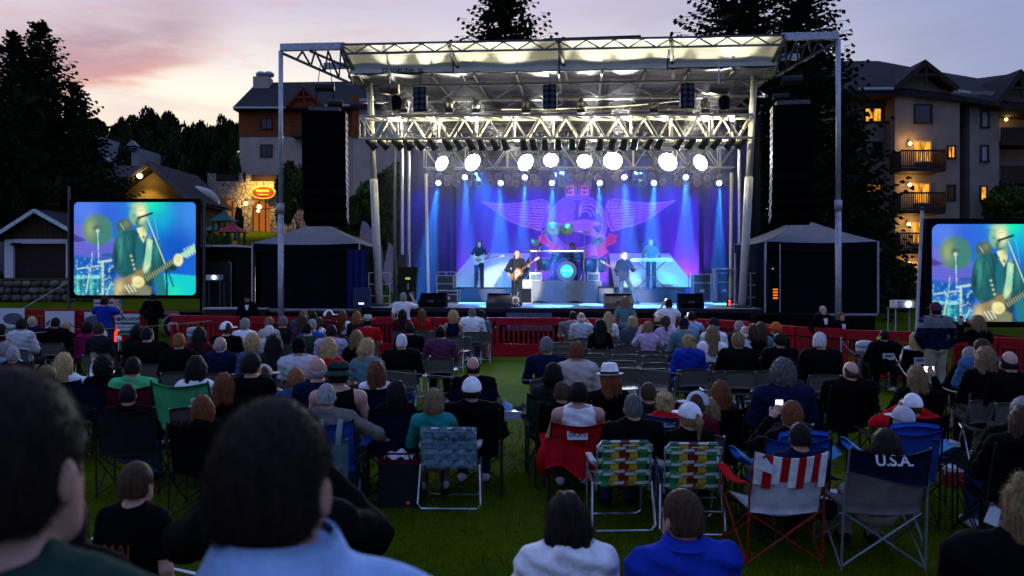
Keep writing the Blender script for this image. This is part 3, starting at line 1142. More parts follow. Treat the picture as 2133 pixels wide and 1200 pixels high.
for row, (z, amp, x0, x1) in enumerate(((.12, .12, -.62, .5), (-.2, .06, -.45, .45))):
    lw.tube([(x0 + (x1 - x0) * q / 40, -.085, z + amp * math.sin(q * 1.35 + row)) for q in range(41)], .026, 4)
lw.build('script_lettering', mat('gold_paint', (.75, .5, .1), .4), so)
lamp('SPOT', sg + Vector((-.6, -1.4, 1.6)), 900, (1, .6, .1), sg + Vector((-.3, .4, -.2)), 110, .7, .15)
lamp('SPOT', sg + Vector((.6, -1.2, 1.5)), 600, (1, .6, .1), sg + Vector((.2, .4, -.3)), 110, .7, .15)

# ---- water slide and its tan stair housing
sl = thing('water_slide', 'curved white tube slide beside the stone restaurant', 'slide')
pts = []
for q in range(15):
    a_ = R(-70 + q * 14)
    pts.append(P(415 + 30 * math.cos(a_), 418 - 17 * math.sin(a_), 64) + Vector((0, -1.2 * math.sin(a_ * .5), 0)))
MB().tube(pts, .42, 12).build('tube', mat('white_fibreglass', (.5, .45, .42), .35), sl, smooth=True)
for q in (3, 9):
    MB().tube([pts[q], Vector((pts[q].x, pts[q].y, gzf(pts[q].x, pts[q].y) - .2))], .09, 6).build('support_post', TRIM, sl)
tf = thing('slide_platform', 'tan boarded platform with a small red and white lamp', 'platform')
for x0, x1 in ((358, 372), (372, 386), (386, 400)):
    xc, zc, w, h = wpx(x0, 392, x1, 418, 63)
    MB().box((xc, 63, zc), (w - .02, .1, h)).build('board', mat('tan_board', (.32, .2, .13), .8), tf)
MB().box(P(403, 405, 62.9), (.45, .5, 1.1)).build('post', mat('tan_post', (.42, .27, .18), .8), tf)
MB().box(P(380, 440, 63.1), (1.6, 1.2, 1.8)).build('base', TRIM, tf)
wall_lamp(tf, 376, 407, 63, 6, (1, .4, .25), r=.17)

# ---- playground towers
pgc = [('green roofed play tower left of the black tent', (467, 437, 461, 492, 443), (.01, .10, .07), 56), ('red roofed play tower below the green roof', (485, 461, 484, 511, 459), (.30, .02, .03), 53.5), ('low green play roof behind the red one', (447, 466, 481, 472, 424), (.01, .10, .07), 57.5)]
for lab, (xa, ya, ye, xr, xl), colr, d in pgc:
    x, zt = P(xa, ya, d).x, P(xa, ya, d).z
    ze = P(xa, ye, d).z
    hw = (xr - xl) / 2 / F * d
    zb = gzf(x, d)
    pt = thing('play_tower', lab, 'playground', (x, d, zb), group='playground towers')
    MB().lathe([(hw * 1.35, ze - zb), (hw * 1.25, ze - zb + .05), (hw * .45, (zt - zb) * .55 + (ze - zb) * .45), (.0, zt - zb)], 4, M=Matrix.Rotation(R(45), 3, 'Z')).build('roof', mat('play_roof_%d' % int(colr[0] * 100), colr, .5), pt)
    for sx in (-1, 1):
        for sy in (-1, 1):
            MB().box((sx * hw * .7, sy * hw * .7, (ze - zb) / 2), (.14, .14, ze - zb)).build('post', mat('play_post', (.02, .06, .05), .5), pt)
    MB().box((0, 0, (ze - zb) * .45), (hw * 1.4, hw * 1.4, .12)).build('deck', mat('play_deck', (.12, .05, .02), .7), pt)
    for q, sx in enumerate((-1, 1)):
        MB().box((sx * hw * .4, -hw * .72, (ze - zb) * .62), (hw * .45, .06, .7)).build('panel', mat('play_panel%d' % q, ((.7, .12, .02), (.75, .3, .03))[q], .5), pt)
fence_o = thing('railing', 'dark railing along the playground terrace', 'railing', P(470, 535, 52))
for q in range(28):
    MB().box((-3 + q * .24, 0, .2), (.05, .05, 1.0)).build('baluster', TRIM, fence_o)
MB().box((.2, 0, .72), (6.8, .07, .07)).build('rail', TRIM, fence_o)

# ---- white garage on a stone terrace
D = 46.0
ga = thing('garage', 'white framed garage with dark door under a pale edged gable', 'garage')
zb = P(0, 579, D).z
xl, xr = P(-6, 0, D).x, P(160, 0, D).x
zt = P(0, 499, D).z
za = P(0, 447, D).z
xa = P(72, 0, D).x
MB().box((P(18, 0, D).x, D + .15, (zb + zt) / 2), (P(27, 0, D).x - P(9, 0, D).x, .3, zt - zb)).box((P(146, 0, D).x, D + .15, (zb + zt) / 2), (P(155, 0, D).x - P(137, 0, D).x, .3, zt - zb)).box((P(82, 0, D).x, D + .15, zt - .1), (P(137, 0, D).x - P(27, 0, D).x, .3, .25)).build('door_frame', WHITE_WOOD, ga)
dr = put('door', None, None, ga)
for q in range(4):
    zq = zb + (zt - .22 - zb) * (q + .5) / 4
    MB().box((P(82, 0, D).x, D + .22, zq), (P(137, 0, D).x - P(27, 0, D).x - .02, .08, (zt - .22 - zb) / 4 - .025)).build('panel', mat('dark_red_door', (.028, .014, .014), .7), dr)
MB().box(((xl + xr) / 2, D + 3.2, (zb + zt) / 2), (P(155, 0, D).x - P(9, 0, D).x, 5.7, zt - zb)).build('wall', WHITE_WOOD, ga)
gb = MB()
nbd = 16
for q in range(nbd):
    x0 = xl + (xr - xl) * q / nbd
    x1 = xl + (xr - xl) * (q + 1) / nbd - .02
    hx = lambda x: zt + (za - zt) * max(0.02, 1 - abs(x - xa) / ((xr - xl) / 2))
    MB().prism([(x0, zt + .03), (x1, zt + .03), (x1, hx(x1)), (x0, hx(x0))], .06, c=(0, D + .1, 0)).build('gable_board', mat('gable_siding', (.055, .035, .022), .85), ga)
bk = Vector((0, 7.2, 0))
a, b_, c_ = P(-16, 497, D - .6), P(166, 494, D - .6), P(72, 441, D - .6)
rg = MB()
upv = Vector((0, 0, .14))
for p, q in ((a, c_), (c_, b_)):
    rg.quad(p, q, q + bk, p + bk).quad(p + upv, q + upv, q + upv + bk, p + upv + bk)
rg.build('roof', ROOF, ga)
for p, q in ((a, c_), (c_, b_)):
    MB().bar(p + Vector((0, -.05, .06)), q + Vector((0, -.05, .06)), .07, .2).build('fascia', mat('pale_fascia', (.5, .58, .6), .6), ga)
an = thing('garage_annex', 'low white shed corner left of the garage', 'shed')
MB().box(P(-60, 540, D + 2), (3.6, 3, 2.1)).build('wall', WHITE_WOOD, an)
MB().box(P(-60, 493, D + 2), (4.2, 3.8, .2)).build('roof', ROOF, an)
# terrace and stone retaining wall, stone by stone
D2 = 42.0
xw0, xw1 = P(-60, 0, D2).x, P(232, 0, D2).x
ztop, zbot = P(0, 582, D2).z, gzf(-24, D2) - .3
tag(MB().box(((xw0 + xw1) / 2, D2 + 4.2, (ztop + zbot) / 2), (xw1 - xw0, 7.6, ztop - zbot)).build('terrace', gm), kind='structure')
rw = thing('stone_retaining_wall', 'rough stone retaining wall below the white garage', 'wall')
MB().box(((xw0 + xw1) / 2, D2 + .22, (ztop + zbot) / 2), (xw1 - xw0, .3, ztop - zbot - .02)).build('mortar_core', mat('dark_mortar', (.03, .028, .024), .95), rw)
stm = []
for k in range(6):
    s_ = MB()
    n = 8
    s_.lathe([(0.0, -.5), (.42, -.42), (.52, -.1), (.5, .2), (.4, .42), (0, .5)], n)
    v = np.array(s_.v) * (1 + .12 * np.random.default_rng(k).standard_normal((len(s_.v), 1)))
    stm.append(mesh_np('stone', v, s_.f, True))
STONE_M = [mat('wall_stone_%d' % k, c, .9, bump=.4, bscale=12) for k, c in enumerate(((.11, .10, .075), (.16, .145, .11), (.07, .068, .055)))]
z = zbot
row = 0
while z < ztop - .1:
    hgt = random.uniform(.26, .38)
    x = xw0 + random.uniform(0, .3)
    while x < xw1:
        w = random.uniform(.34, .62)
        put('stone', stm[random.randrange(6)], STONE_M[random.randrange(3)], rw, (x + w / 2, D2 + .06, z + hgt / 2), (random.uniform(-.1, .1), random.uniform(-.15, .15), random.uniform(-.2, .2)), (w * .98, .36, hgt * .98))
        x += w
    z += hgt
    row += 1


# ================================================================== THE STAGE
DECK = 1.22
ALU = mat('aluminium_truss', (.62, .60, .55), .38, .75, var=.12, scale=3)
ALU_D = mat('dull_steel', (.09, .095, .10), .55, .6)
OFFW = mat('off_white_paint', (.62, .60, .52), .55, var=.08)
POLE = mat('galvanised_pole', (.42, .44, .48), .5, .5)
BLK = mat('black_gear', (.005, .005, .006), .8, var=.2, spec=.04)
BLK_S = mat('black_satin', (.02, .02, .022), .35)
DRAPE = mat('black_drape', (.005, .005, .008), .95, spec=.02)
TARP = mat('roof_tarp', (.032, .032, .044), .7, var=.15, scale=1.2)
FASCIA = mat('white_fascia_vinyl', (.80, .80, .76), .5, var=.05)
RZ = -TH
M_ST = Matrix.Rotation(RZ, 3, 'Z')


def sthing(name, label, cat, u, v, z=0.0, group=None, rz=0.0, scale=1.0):
    return thing(name, label, cat, S(u, v, z), RZ + rz, group, scale)


# ---- deck, laid in panels; skirt
stage = sthing('stage_platform', 'raised concert stage deck with black skirt glowing blue under the lights', 'stage', 0, 0)
decks = mat('deck_panel', (.34, .36, .38), .45, var=.15, scale=2.5)
pm = MB().box((0, 0, 0), (1.198, 1.198, .06)).mesh('deck_panel')
for i in range(10):
    for j in range(7):
        put('deck_panel', pm, decks, stage, (-5.4 + 1.2 * i, .6 + 1.2 * j, DECK - .03))
MB().box((0, 4.2, DECK - .16), (12.0, 8.4, .2)).build('deck_frame', ALU_D, stage)
MB().box((0, -.02, DECK - .06), (12.06, .04, .12)).build('edge_trim', BLK_S, stage)


def skirt(x0, x1, y, z0, z1, nm='skirt', m=DRAPE, parent=None, amp=.03, fq=9.0):
    n = int(abs(x1 - x0) * 14)
    return MB().sheet(lambda s, t_: (x0 + (x1 - x0) * s, y + amp * math.sin((x0 + (x1 - x0) * s) * fq) * (1.1 - t_) + amp * .5 * math.sin((x1 - x0) * s * fq * 2.3), z0 + (z1 - z0) * t_), n, 3).build(nm, m, parent, smooth=True)


skirt(-6, 6, -.06, 0, DECK - .12, parent=stage)
for sx in (-1, 1):
    MB().box((sx * 6.02, 4.2, (DECK - .12) / 2), (.03, 8.4, DECK - .14)).build('side_skirt', DRAPE, stage)
skirt(su(1055, 650, -.1)[0], su(1150, 650, -.1)[0], -.14, .55, DECK - .13, 'shiny_scrim', mat('blue_satin_scrim', (.10, .13, .17), .25, var=.2), stage, .05, 26)

# ---- legs and roof
roof = sthing('stage_roof', 'white edged mobile stage canopy with grey tarpaulin underside on two slanting legs', 'stage roof', 0, 0)
for (xb, yb, xt, yt) in ((790, 642, 769, 158), (1546, 642, 1572, 146)):
    a, b_ = su(xb, yb, .9), su(xt, yt, .9)
    MB().tube([(a[0], .9, DECK), (a[0] + (b_[0] - a[0]) * .55, .9, DECK + (b_[1] - DECK) * .55)], .125, 10).build('leg', OFFW, roof, smooth=True)
    MB().tube([(a[0] + (b_[0] - a[0]) * .55, .9, DECK + (b_[1] - DECK) * .55), (b_[0], .9, b_[1] + .1)], .10, 10).build('leg_extension', OFFW, roof, smooth=True)
    MB().box((a[0], .9, DECK + .04), (.5, .5, .06)).build('foot_plate', ALU_D, roof)
ZU0, ZU1 = 8.28, 8.52
uL, uR = -6.35, 6.35
# underside panels between ribs
npan = 10
for i in range(npan):
    u0 = uL + (uR - uL) * i / npan
    u1 = uL + (uR - uL) * (i + 1) / npan
    MB().sheet(lambda s, t_: (u0 + .03 + (u1 - u0 - .06) * s, -.3 + 8.6 * t_, ZU0 + (ZU1 - ZU0) * t_ + .04 - .05 * math.sin(math.pi * s)), 4, 10, .02).build('tarp_panel', TARP, roof, smooth=True)
    MB().bar((u0, -.3, ZU0 - .04), (u0, 8.3, ZU1 - .04), .06, .12).build('rib', ALU_D, roof)
MB().bar((uR, -.3, ZU0 - .04), (uR, 8.3, ZU1 - .04), .06, .12).build('rib', ALU_D, roof)
MB().box((0, 4.0, ZU1 + .22), (12.9, 8.9, .12)).build('roof_skin', mat('roof_top', (.2, .2, .22), .7), roof)
for k, vv in enumerate((.9, 3.2, 5.6, 7.9)):
    z = ZU0 + (ZU1 - ZU0) * vv / 8.6 - .12
    tb = put('cross_truss', None, None, roof)
    MB().bar((uL, vv, z), (uR, vv, z), .06).bar((uL, vv, z - .5), (uR, vv, z - .5), .06).build('chord', ALU_D, tb)
    dm = MB().bar((-.42, 0, -.25), (.42, 0, .25), .035).mesh('web')
    dm2 = MB().bar((-.42, 0, .25), (.42, 0, -.25), .035).mesh('web')
    for q in range(15):
        put('web', dm if q % 2 else dm2, ALU_D, tb, (uL + .42 + .847 * q, vv, z - .25))
# front fascia: tilted white vinyl in four panels with the zig-zag truss before it
for i in range(4):
    u0 = uL + (uR - uL) * i / 4
    u1 = uL + (uR - uL) * (i + 1) / 4
    MB().sheet(lambda s, t_: (u0 + .02 + (u1 - u0 - .04) * s, -1.05 + .75 * t_ + .02 * math.sin(s * 9), 8.98 - .52 * t_ + .02 * math.sin(s * 7 + i)), 10, 4, .015).build('fascia_panel', FASCIA, roof, smooth=True)
    MB().sheet(lambda s, t_: (u0 + .02 + (u1 - u0 - .04) * s, -.28, 8.46 - (.20 if i in (1, 2) else .14) * t_), 4, 1, .012).build('fascia_drop', FASCIA, roof)
    MB().bar((u0, -1.1, 8.88), (u0 + .25, .3, 8.15), .08).build('hinge_arm', ALU_D, roof)
MB().bar((uR, -1.1, 8.88), (uR - .25, .3, 8.15), .08).build('hinge_arm', ALU_D, roof)
MB().bar((uL, -1.12, 8.97), (uR, -1.12, 8.97), .055).build('front_chord', ALU_D, roof)
MB().bar((uL, -1.12, 8.70), (uR, -1.12, 8.70), .055).build('front_chord', ALU_D, roof)
zz1 = MB().bar((-.2, 0, -.12), (.2, 0, .12), .032).mesh('zigzag')
zz2 = MB().bar((-.2, 0, .12), (.2, 0, -.12), .032).mesh('zigzag')
nz = 32
for q in range(nz):
    put('zigzag', zz1 if q % 2 else zz2, ALU_D, roof, (uL + (q + .5) * (uR - uL) / nz, -1.12, 8.825))
put('lettering', text_mesh('STAGELINE  SL', .2, .006, True), BLK_S, roof, (-4.7, -.30, 8.385), (R(90), 0, 0))

# ---- speaker wings and masts
for side, lab in ((-1, 'left'), (1, 'right')):
    wg = sthing('speaker_wing', 'steel outrigger beam carrying the %s speaker column' % lab, 'outrigger', 0, 0, group='speaker outriggers')
    uo = su(585, 103, -.9)[0] if side < 0 else su(1746, 88, -.9)[0]
    ui = side * 6.3
    zt = 8.98
    MB().bar((ui, -.9, zt), (uo, -.9, zt), .16, .2).build('main_beam', POLE, wg)
    MB().bar((ui, .2, zt - .3), (ui + (uo - ui) * .5, .2, zt - .3), .14, .18).build('short_beam', POLE, wg)
    MB().bar((uo, -.9, zt - .15), (ui, -.2, zt - .95), .07).bar((uo + (ui - uo) * .45, -.9, zt - .12), (ui, -.2, zt - .5), .06).build('brace_chord', ALU_D, wg)
    for q in range(4):
        f0, f1 = .22 + .2 * q, .32 + .2 * q
        MB().bar((uo + (ui - uo) * f0, -.9 + .7 * f0, zt - .15 - .8 * f0), (uo + (ui - uo) * f1, -.8, zt - .1), .045).bar((uo + (ui - uo) * f1, -.8, zt - .1), (uo + (ui - uo) * (f0 + .2), -.9 + .7 * (f0 + .2), zt - .15 - .8 * (f0 + .2)), .045).build('brace', ALU_D, wg)
    ms = sthing('steel_mast', 'tall round steel mast under the %s speaker outrigger' % lab, 'mast', uo, -.9, 0, group='outer masts')
    MB().tube([(0, 0, 0), (0, 0, 4.2)], .085, 10).build('lower_tube', POLE, ms, smooth=True)
    MB().tube([(0, 0, 4.2), (0, 0, zt - .1)], .068, 10).build('upper_tube', POLE, ms, smooth=True)
    MB().tube([(0, 0, 4.05), (0, 0, 4.35)], .105, 10).build('collar', POLE, ms, smooth=True)
    MB().box((0, 0, .05), (.6, .6, .1)).build('base_plate', ALU_D, ms)
    # line array
    uc, ztop = su(677, 235, -.9) if side < 0 else su(1650, 222, -.9)
    arr = sthing('line_array', 'hanging column of black loudspeakers with pale perforated edge, %s of the stage' % lab, 'loudspeaker', uc, -.9, 0, group='hanging speaker columns', rz=R(9 if side < 0 else -6))
    z = ztop
    yv = 0.0
    tilt = R(-2)
    for k in range(9):
        hgt = .36
        c = put('cabinet', MB().box((0, 0, 0), (1.26 if side < 0 else 1.12, .62, hgt - .004)).mesh('cabinet'), BLK, arr, (0, yv, z - hgt / 2), (tilt, 0, 0))
        MB().box((0, -.318, 0), (1.2 if side < 0 else 1.06, .012, hgt - .05)).build('grille', mat('speaker_grille', (.003, .003, .0035), .95, spec=.01), c)
        sx = 1 if side < 0 else -1
        MB().box((sx * (.635 if side < 0 else .565), -.02, 0), (.012, .56, hgt - .05)).build('side_plate', mat('pale_side_plate', (.42, .44, .5), .5), c)
        for q in (-1, 1):
            MB().lathe([(0, 0), (.055, 0), (.055, .01), (0, .01)], 8, M=Matrix.Rotation(R(90), 3, 'Y')).build('handle_hole', BLK, c, (sx * (.642 if side < 0 else .572), q * .14, 0), (0, 0, 0 if sx > 0 else R(180)))
        z -= hgt
        yv += math.sin(-tilt) * hgt * .9
        tilt -= R(.6 + k * .45)
    MB().box((0, 0, ztop + .07), (.9, .5, .12)).build('bumper_frame', ALU_D, arr)
    for q in (-1, 1):
        MB().tube([(q * .3, 0, ztop + .1), (q * .12, 0, zt - .4)], .012, 4).build('rigging_cable', BLK, arr)
    MB().lathe([(0, -.28), (.13, -.28), (.13, .28), (0, .28)], 10, M=Matrix.Rotation(R(90), 3, 'Y')).build('chain_motor', BLK_S, arr, (0, 0, ztop + .75))
    MB().lathe([(0, -.22), (.10, -.22), (.10, .22), (0, .22)], 10, M=Matrix.Rotation(R(90), 3, 'Y')).build('chain_motor', BLK_S, arr, (.3 * -side, 0, ztop + .28))


# ---- lighting trusses
def box_truss(name, label, u0, z0, u1, z1, v, hgt, dep, bays, r=.03, m=ALU):
    tr = sthing(name, label, 'truss', 0, v, 0, group='lighting trusses')
    L = u1 - u0
    zf = lambda u: z0 + (z1 - z0) * (u - u0) / L
    for dy in (0, dep):
        for dz_ in (0, -hgt):
            MB().tube([(u0, dy, z0 + dz_), (u1, dy, z1 + dz_)], r, 6).build('chord', m, tr)
    bl = L / bays
    d1 = MB().tube([(-bl / 2, 0, -hgt / 2), (bl / 2, 0, hgt / 2)], r * .62, 5).mesh('diagonal')
    d2 = MB().tube([(-bl / 2, 0, hgt / 2), (bl / 2, 0, -hgt / 2)], r * .62, 5).mesh('diagonal')
    d3 = MB().tube([(-bl / 2, -dep / 2, 0), (bl / 2, dep / 2, 0)], r * .6, 5).mesh('diagonal')
    ve_ = MB().tube([(0, 0, -hgt / 2), (0, 0, hgt / 2)], r * .6, 5).mesh('upright')
    for k in range(bays):
        u = u0 + bl * (k + .5)
        for dy in (0, dep):
            put('diagonal', d1 if (k % 2) else d2, m, tr, (u, dy, zf(u) - hgt / 2))
        for dz_ in (0, -hgt):
            put('diagonal', d3, m, tr, (u, dep / 2, zf(u) + dz_))
        if k % 3 == 0:
            for dy in (0, dep):
                put('upright', ve_, m, tr, (u0 + bl * k, dy, zf(u) - hgt / 2))
    return tr


FV = .1
fa, fb_ = su(749, 243, FV), su(1569, 239, FV)
box_truss('lighting_truss', 'bright pale front lighting truss spanning the stage mouth', fa[0], fa[1], fb_[0], fb_[1], FV, .68, .62, 30, .040)
MV = 5.0
ma, mb_ = su(883, 308, MV), su(1530, 306, MV)
box_truss('lighting_truss', 'second lighting truss deeper over the stage behind the white beams', ma[0], ma[1], mb_[0], mb_[1], MV, .72, .5, 22, .028)
ba, bb = su(905, 243, 7.3), su(1520, 240, 7.3)
box_truss('lighting_truss', 'dim rear truss under the canopy above the backdrop', ba[0], ba[1] - .1, bb[0], bb[1] - .1, 7.3, .35, .35, 24, .022, ALU_D)

# bulbs inside the front truss (the photo shows bright points along its top chord)
hot = glow('truss_bulb', (1.0, .92, .7), 25)
for k, px in enumerate((828, 905, 990, 1072, 1152, 1238, 1312, 1384, 1470, 1525)):
    u, z = su(px, 249, FV + .3)
    wl_ = sthing('work_light', 'small glaring work light inside the front truss, number %d from the left end' % (k + 1), 'stage light', u, FV + .3, z, 'work lights in the front truss')
    wl_['label'] = 'glaring work light in the front truss, %s from its left end' % ('first', 'second', 'third', 'fourth', 'fifth', 'sixth', 'seventh', 'eighth', 'ninth', 'tenth')[k]
    MB().lathe([(0, -.06), (.05, -.04), (.065, 0), (.05, .04), (0, .06)], 8).build('bulb', hot, wl_)
    MB().lathe([(.05, .05), (.05, .12), (0, .13)], 8).build('socket', BLK, wl_)
    lamp('POINT', S(u, FV + .3, z - .09), 95, (1.0, .88, .50), radius=.08)
    lamp('SPOT', S(u, FV + .2, z + .14), 360, (1.0, .96, .74), S(u, -1.2, 8.6), 46, .4, .06)

# ---- par cans under the front truss (seen from behind and from the side)
CAN = mat('worn_par_can', (.10, .10, .085), .45, .6, var=.3)
can_me = MB().lathe([(0, .16), (.06, .16), (.085, .10), (.095, -.02), (.105, -.17), (.10, -.17)], 12).mesh('can', True)
lens_me = MB().lathe([(0, 0), (.092, 0), (.092, .008), (0, .008)], 12).mesh('lens')
ring_me = MB().lathe([(.085, -.012), (.115, -.012), (.115, .012), (.085, .012), (.085, -.012)], 14, cap=False).mesh('gel_frame')
yoke_me = MB().tube([(-.12, 0, 0), (-.13, 0, .16), (-.09, 0, .24), (.09, 0, .24), (.13, 0, .16), (.12, 0, 0)], .011, 4).tube([(0, 0, .24), (0, 0, .34)], .02, 5).mesh('yoke')
LENS_DARK = mat('dark_lens', (.05, .04, .10), .15, var=0, spec=.8)
LENS_AMB = glow('amber_lens', (1.0, .45, .1), 1.2)
GEL = mat('purple_gel_rim', (.35, .25, .62), .25, .6, var=.1)


def par(label, u, v, z, aim, group, lens=LENS_DARK, ring=BLK_S, big=1.0):
    """aim: vector in stage coordinates"""
    p = sthing('par_can_light', label, 'stage light', u, v, z, group, scale=big)
    q = (-Vector(aim)).to_track_quat('Z', 'Y').to_euler()
    c = put('can', can_me, CAN, p, (0, 0, 0), q)
    put('lens', lens_me, lens, c, (0, 0, -.180))
    put('gel_frame', ring_me, ring, c, (0, 0, -.178))
    put('yoke', yoke_me, BLK_S, p)
    return p


ords = ['first', 'second', 'third', 'fourth', 'fifth', 'sixth', 'seventh', 'eighth', 'ninth', 'tenth', 'eleventh', 'twelfth', 'thirteenth', 'fourteenth', 'fifteenth', 'sixteenth', 'seventeenth', 'eighteenth', 'nineteenth', 'twentieth',
        '21st', '22nd', '23rd', '24th', '25th', '26th', '27th', '28th', '29th', '30th', '31st', '32nd', '33rd', '34th']
fx = [772, 797, 826, 848, 872, 900, 930, 953, 979, 1001, 1029, 1051, 1090, 1110, 1135, 1163, 1192, 1214, 1250, 1276, 1300, 1322, 1352, 1375, 1415, 1440, 1468, 1493, 1522, 1546]
for k, px in enumerate(fx):
    u, z = su(px, 297 - (px - 772) * .004, FV + .25)
    ax = (-u * .16) + random.uniform(-.12, .12)
    par('tilted par can under the front truss, %s from its left end' % ords[k], u, FV + .25, z - .02, (ax, .72, -1.0), 'par cans under the front truss', LENS_AMB if k in (7, 23, 26, 29) else LENS_DARK, big=1.15)

# ---- par cans under the mid truss facing the crowd, two staggered rows; some burn blue
BLUE_L = glow('blue_white_lens', (.40, .75, 1.0), 9)
r1 = [893, 914, 932, 951, 970, 988, 1021, 1041, 1061, 1075, 1094, 1111, 1153, 1170, 1190, 1205, 1225, 1242, 1280, 1300, 1323, 1337, 1358, 1411, 1427, 1451, 1473, 1496]
r2 = [897, 915, 934, 954, 977, 995, 1025, 1044, 1063, 1077, 1101, 1120, 1150, 1170, 1226, 1249, 1321, 1337, 1361, 1382, 1410, 1428, 1451, 1473, 1496, 1512]
lit1, lit2 = {970, 1094, 1300, 1427}, {915, 1044, 1150, 1249, 1361, 1496}
bl_n = 0
for row, (xs_, lits, yy) in enumerate(((r1, lit1, 366), (r2, lit2, 378))):
    for k, px in enumerate(xs_):
        u, z = su(px, yy, MV + .1)
        on = px in lits
        lab = ('glowing blue par can, %s from the left in the %s row under the second truss' if on else 'dark round par can, %s from the left in the %s row under the second truss') % (ords[k], ('upper', 'lower')[row])
        aim = (random.uniform(-.3, .3), -1.0, random.uniform(-.6, -.25)) if not on else (0, -1.0, -.4)
        par(lab, u, MV + .1, z, aim, 'par cans under the second truss', BLUE_L if on else LENS_DARK, GEL, 1.12)
        if on:
            dirs = {915: -.10, 970: .22, 1044: .16, 1094: -.05, 1150: .1, 1249: -.12, 1300: .02, 1361: -.32, 1427: -.3, 1496: -.12}[px]
            p = S(u, MV - .14, z - .10)
            lamp('SPOT', p, 52000, (.02, .25, 1.0), p + M_ST @ Vector((dirs * 1.2, -1.1 - 1.6 * ((px // 7) % 3) / 2, -3.4)), 14, .35, .05)

# ---- moving heads on the mid truss glaring white at the crowd
WHITE_L = glow('white_glare_lens', (1.0, 1.0, .96), 22)
mh_body = MB().lathe([(0, -.20), (.13, -.2), (.17, -.05), (.19, .16), (.19, .2)], 14).mesh('head', True)
mh_lens = MB().lathe([(0, 0), (.22, 0), (.19, .05), (.1, .09), (0, .11)], 16).mesh('lens', True)
mh_yoke = MB().box((-.24, 0, .05), (.05, .12, .42)).box((.24, 0, .05), (.05, .12, .42)).box((0, 0, .27), (.53, .14, .06)).mesh('yoke')
mh_base = MB().box((0, 0, 0), (.36, .3, .16)).mesh('base')
movers = [(930, 346, -.75, .9), (994, 345, -.65, 1.25), (1104, 345, -.7, 1.2), (1148, 340, -.02, .8), (1217, 342, .06, .8), (1275, 343, .05, 1.35), (1384, 345, .38, 1.4), (1449, 345, .72, 1.0)]
for k, (px, py, du, pw) in enumerate(movers):
    u, z = su(px, py, MV - .35)
    m_ = sthing('moving_head_light', 'moving head glaring white, %s from the left on the second truss' % ords[k], 'stage light', u, MV - .35, z, 'white moving heads on the second truss', scale=.75 + .55 * pw)  # heads and lenses oversized, standing in for the glare around each lamp
    aim = Vector((du * 2.2, -2.6, .9)).normalized()
    q = aim.to_track_quat('Z', 'Y').to_euler()
    hd = put('head', mh_body, BLK_S, m_, (0, 0, 0), q)
    put('lens', mh_lens, WHITE_L, hd, (0, 0, .2))
    put('yoke', mh_yoke, BLK_S, m_, (0, 0, .1))
    put('base', mh_base, BLK_S, m_, (0, 0, .48))
    p = S(u, MV - .35, z) + M_ST @ (aim * .5)
    lamp('SPOT', p, 26000 * pw, (1.0, .96, .82), p + M_ST @ (Vector((du * .9, -1.6, .58)) * 3), 13, .5, .16)
    lamp('SPOT', p, 950 * pw, (.86, .92, 1.0), Vector((u * .5, 7.0, .5)), 56, .8, .15)      # the spill that reaches the crowd

# small heads standing on top of the front truss, blinders and hoists over it
for k, px in enumerate((842, 936, 992, 1096, 1210, 1361, 1469)):
    u, z = su(px, 236, FV + .3)
    h_ = sthing('small_moving_head', 'small unlit moving head perched on the front truss, %s from the left' % ords[k], 'stage light', u, FV + .3, z, 'unlit heads standing on the front truss')
    put('base', MB().box((0, 0, .06), (.24, .2, .12)).mesh('base'), BLK_S, h_)
    put('yoke', MB().box((-.13, 0, .24), (.03, .08, .28)).box((.13, 0, .24), (.03, .08, .28)).mesh('yoke'), CAN, h_)
    put('head', mh_body, CAN, h_, (0, 0, .32), (R(-150 + 25 * (k % 3)), 0, R(20 * (k % 2))), .6)
for k, (px, py) in enumerate(((875, 207), (1145, 202), (1432, 200))):
    u, z = su(px, py, -.1)
    bl = sthing('blinder_light', 'black eight lamp blinder hanging over the front truss, %s' % ('left one', 'middle one', 'right one')[k], 'stage light', u, -.1, z, 'blinders over the front truss', rz=R(-6 + 5 * k))
    MB().box((0, 0, 0), (.38, .16, .72)).build('housing', BLK, bl)
    ln = MB().lathe([(0, 0), (.075, 0), (.075, .02), (0, .02)], 12, M=Matrix.Rotation(R(90), 3, 'X')).mesh('lamp_cell')
    for i in range(2):
        for j in range(4):
            put('lamp_cell', ln, mat('blinder_cell', (.04, .05, .07), .3, .5), bl, (-.09 + .18 * i, -.085, -.26 + .173 * j))
    for sx in (-1, 1):
        MB().bar((sx * .22, 0, -.3), (sx * .22, 0, .1), .03).build('bracket', ALU, bl)
    MB().tube([(0, 0, .36), (0, .05, ZU0 - z)], .015, 4).build('hanger', ALU_D, bl)
for k, (px, py) in enumerate(((812, 186), (1497, 186))):
    u, z = su(px, py, -.4)
    hs = sthing('chain_hoist', 'chain hoist lifting the %s end of the front truss' % ('left', 'right')[k], 'hoist', u, -.4, z, 'chain hoists of the front truss')
    MB().lathe([(0, -.28), (.14, -.28), (.17, -.1), (.17, .1), (.14, .28), (0, .28)], 12, M=Matrix.Rotation(R(90), 3, 'Y')).build('motor', mat('hoist_body', (.12, .1, .07), .4, .5), hs)
    MB().tube([(0, 0, .1), (0, 0, 8.4 - z)], .022, 5).build('upper_chain', ALU, hs)
    MB().tube([(0, 0, -.1), (.02, .3, su(px, 243, FV)[1] - z)], .02, 5).build('lower_chain', ALU, hs)
    MB().lathe([(.13, -.5), (.16, -.3), (.15, -.12), (.1, -.08)], 10).build('chain_bag', DRAPE, hs, (.18, .1, -.1))
MB_cable = MB()
pts = []
for q in range(21):
    px = 1045 + (1505 - 1045) * q / 20
    u, z = su(px, 228 - 28 * (q / 20) ** 2.2, .5)
    pts.append((u, .5, z))
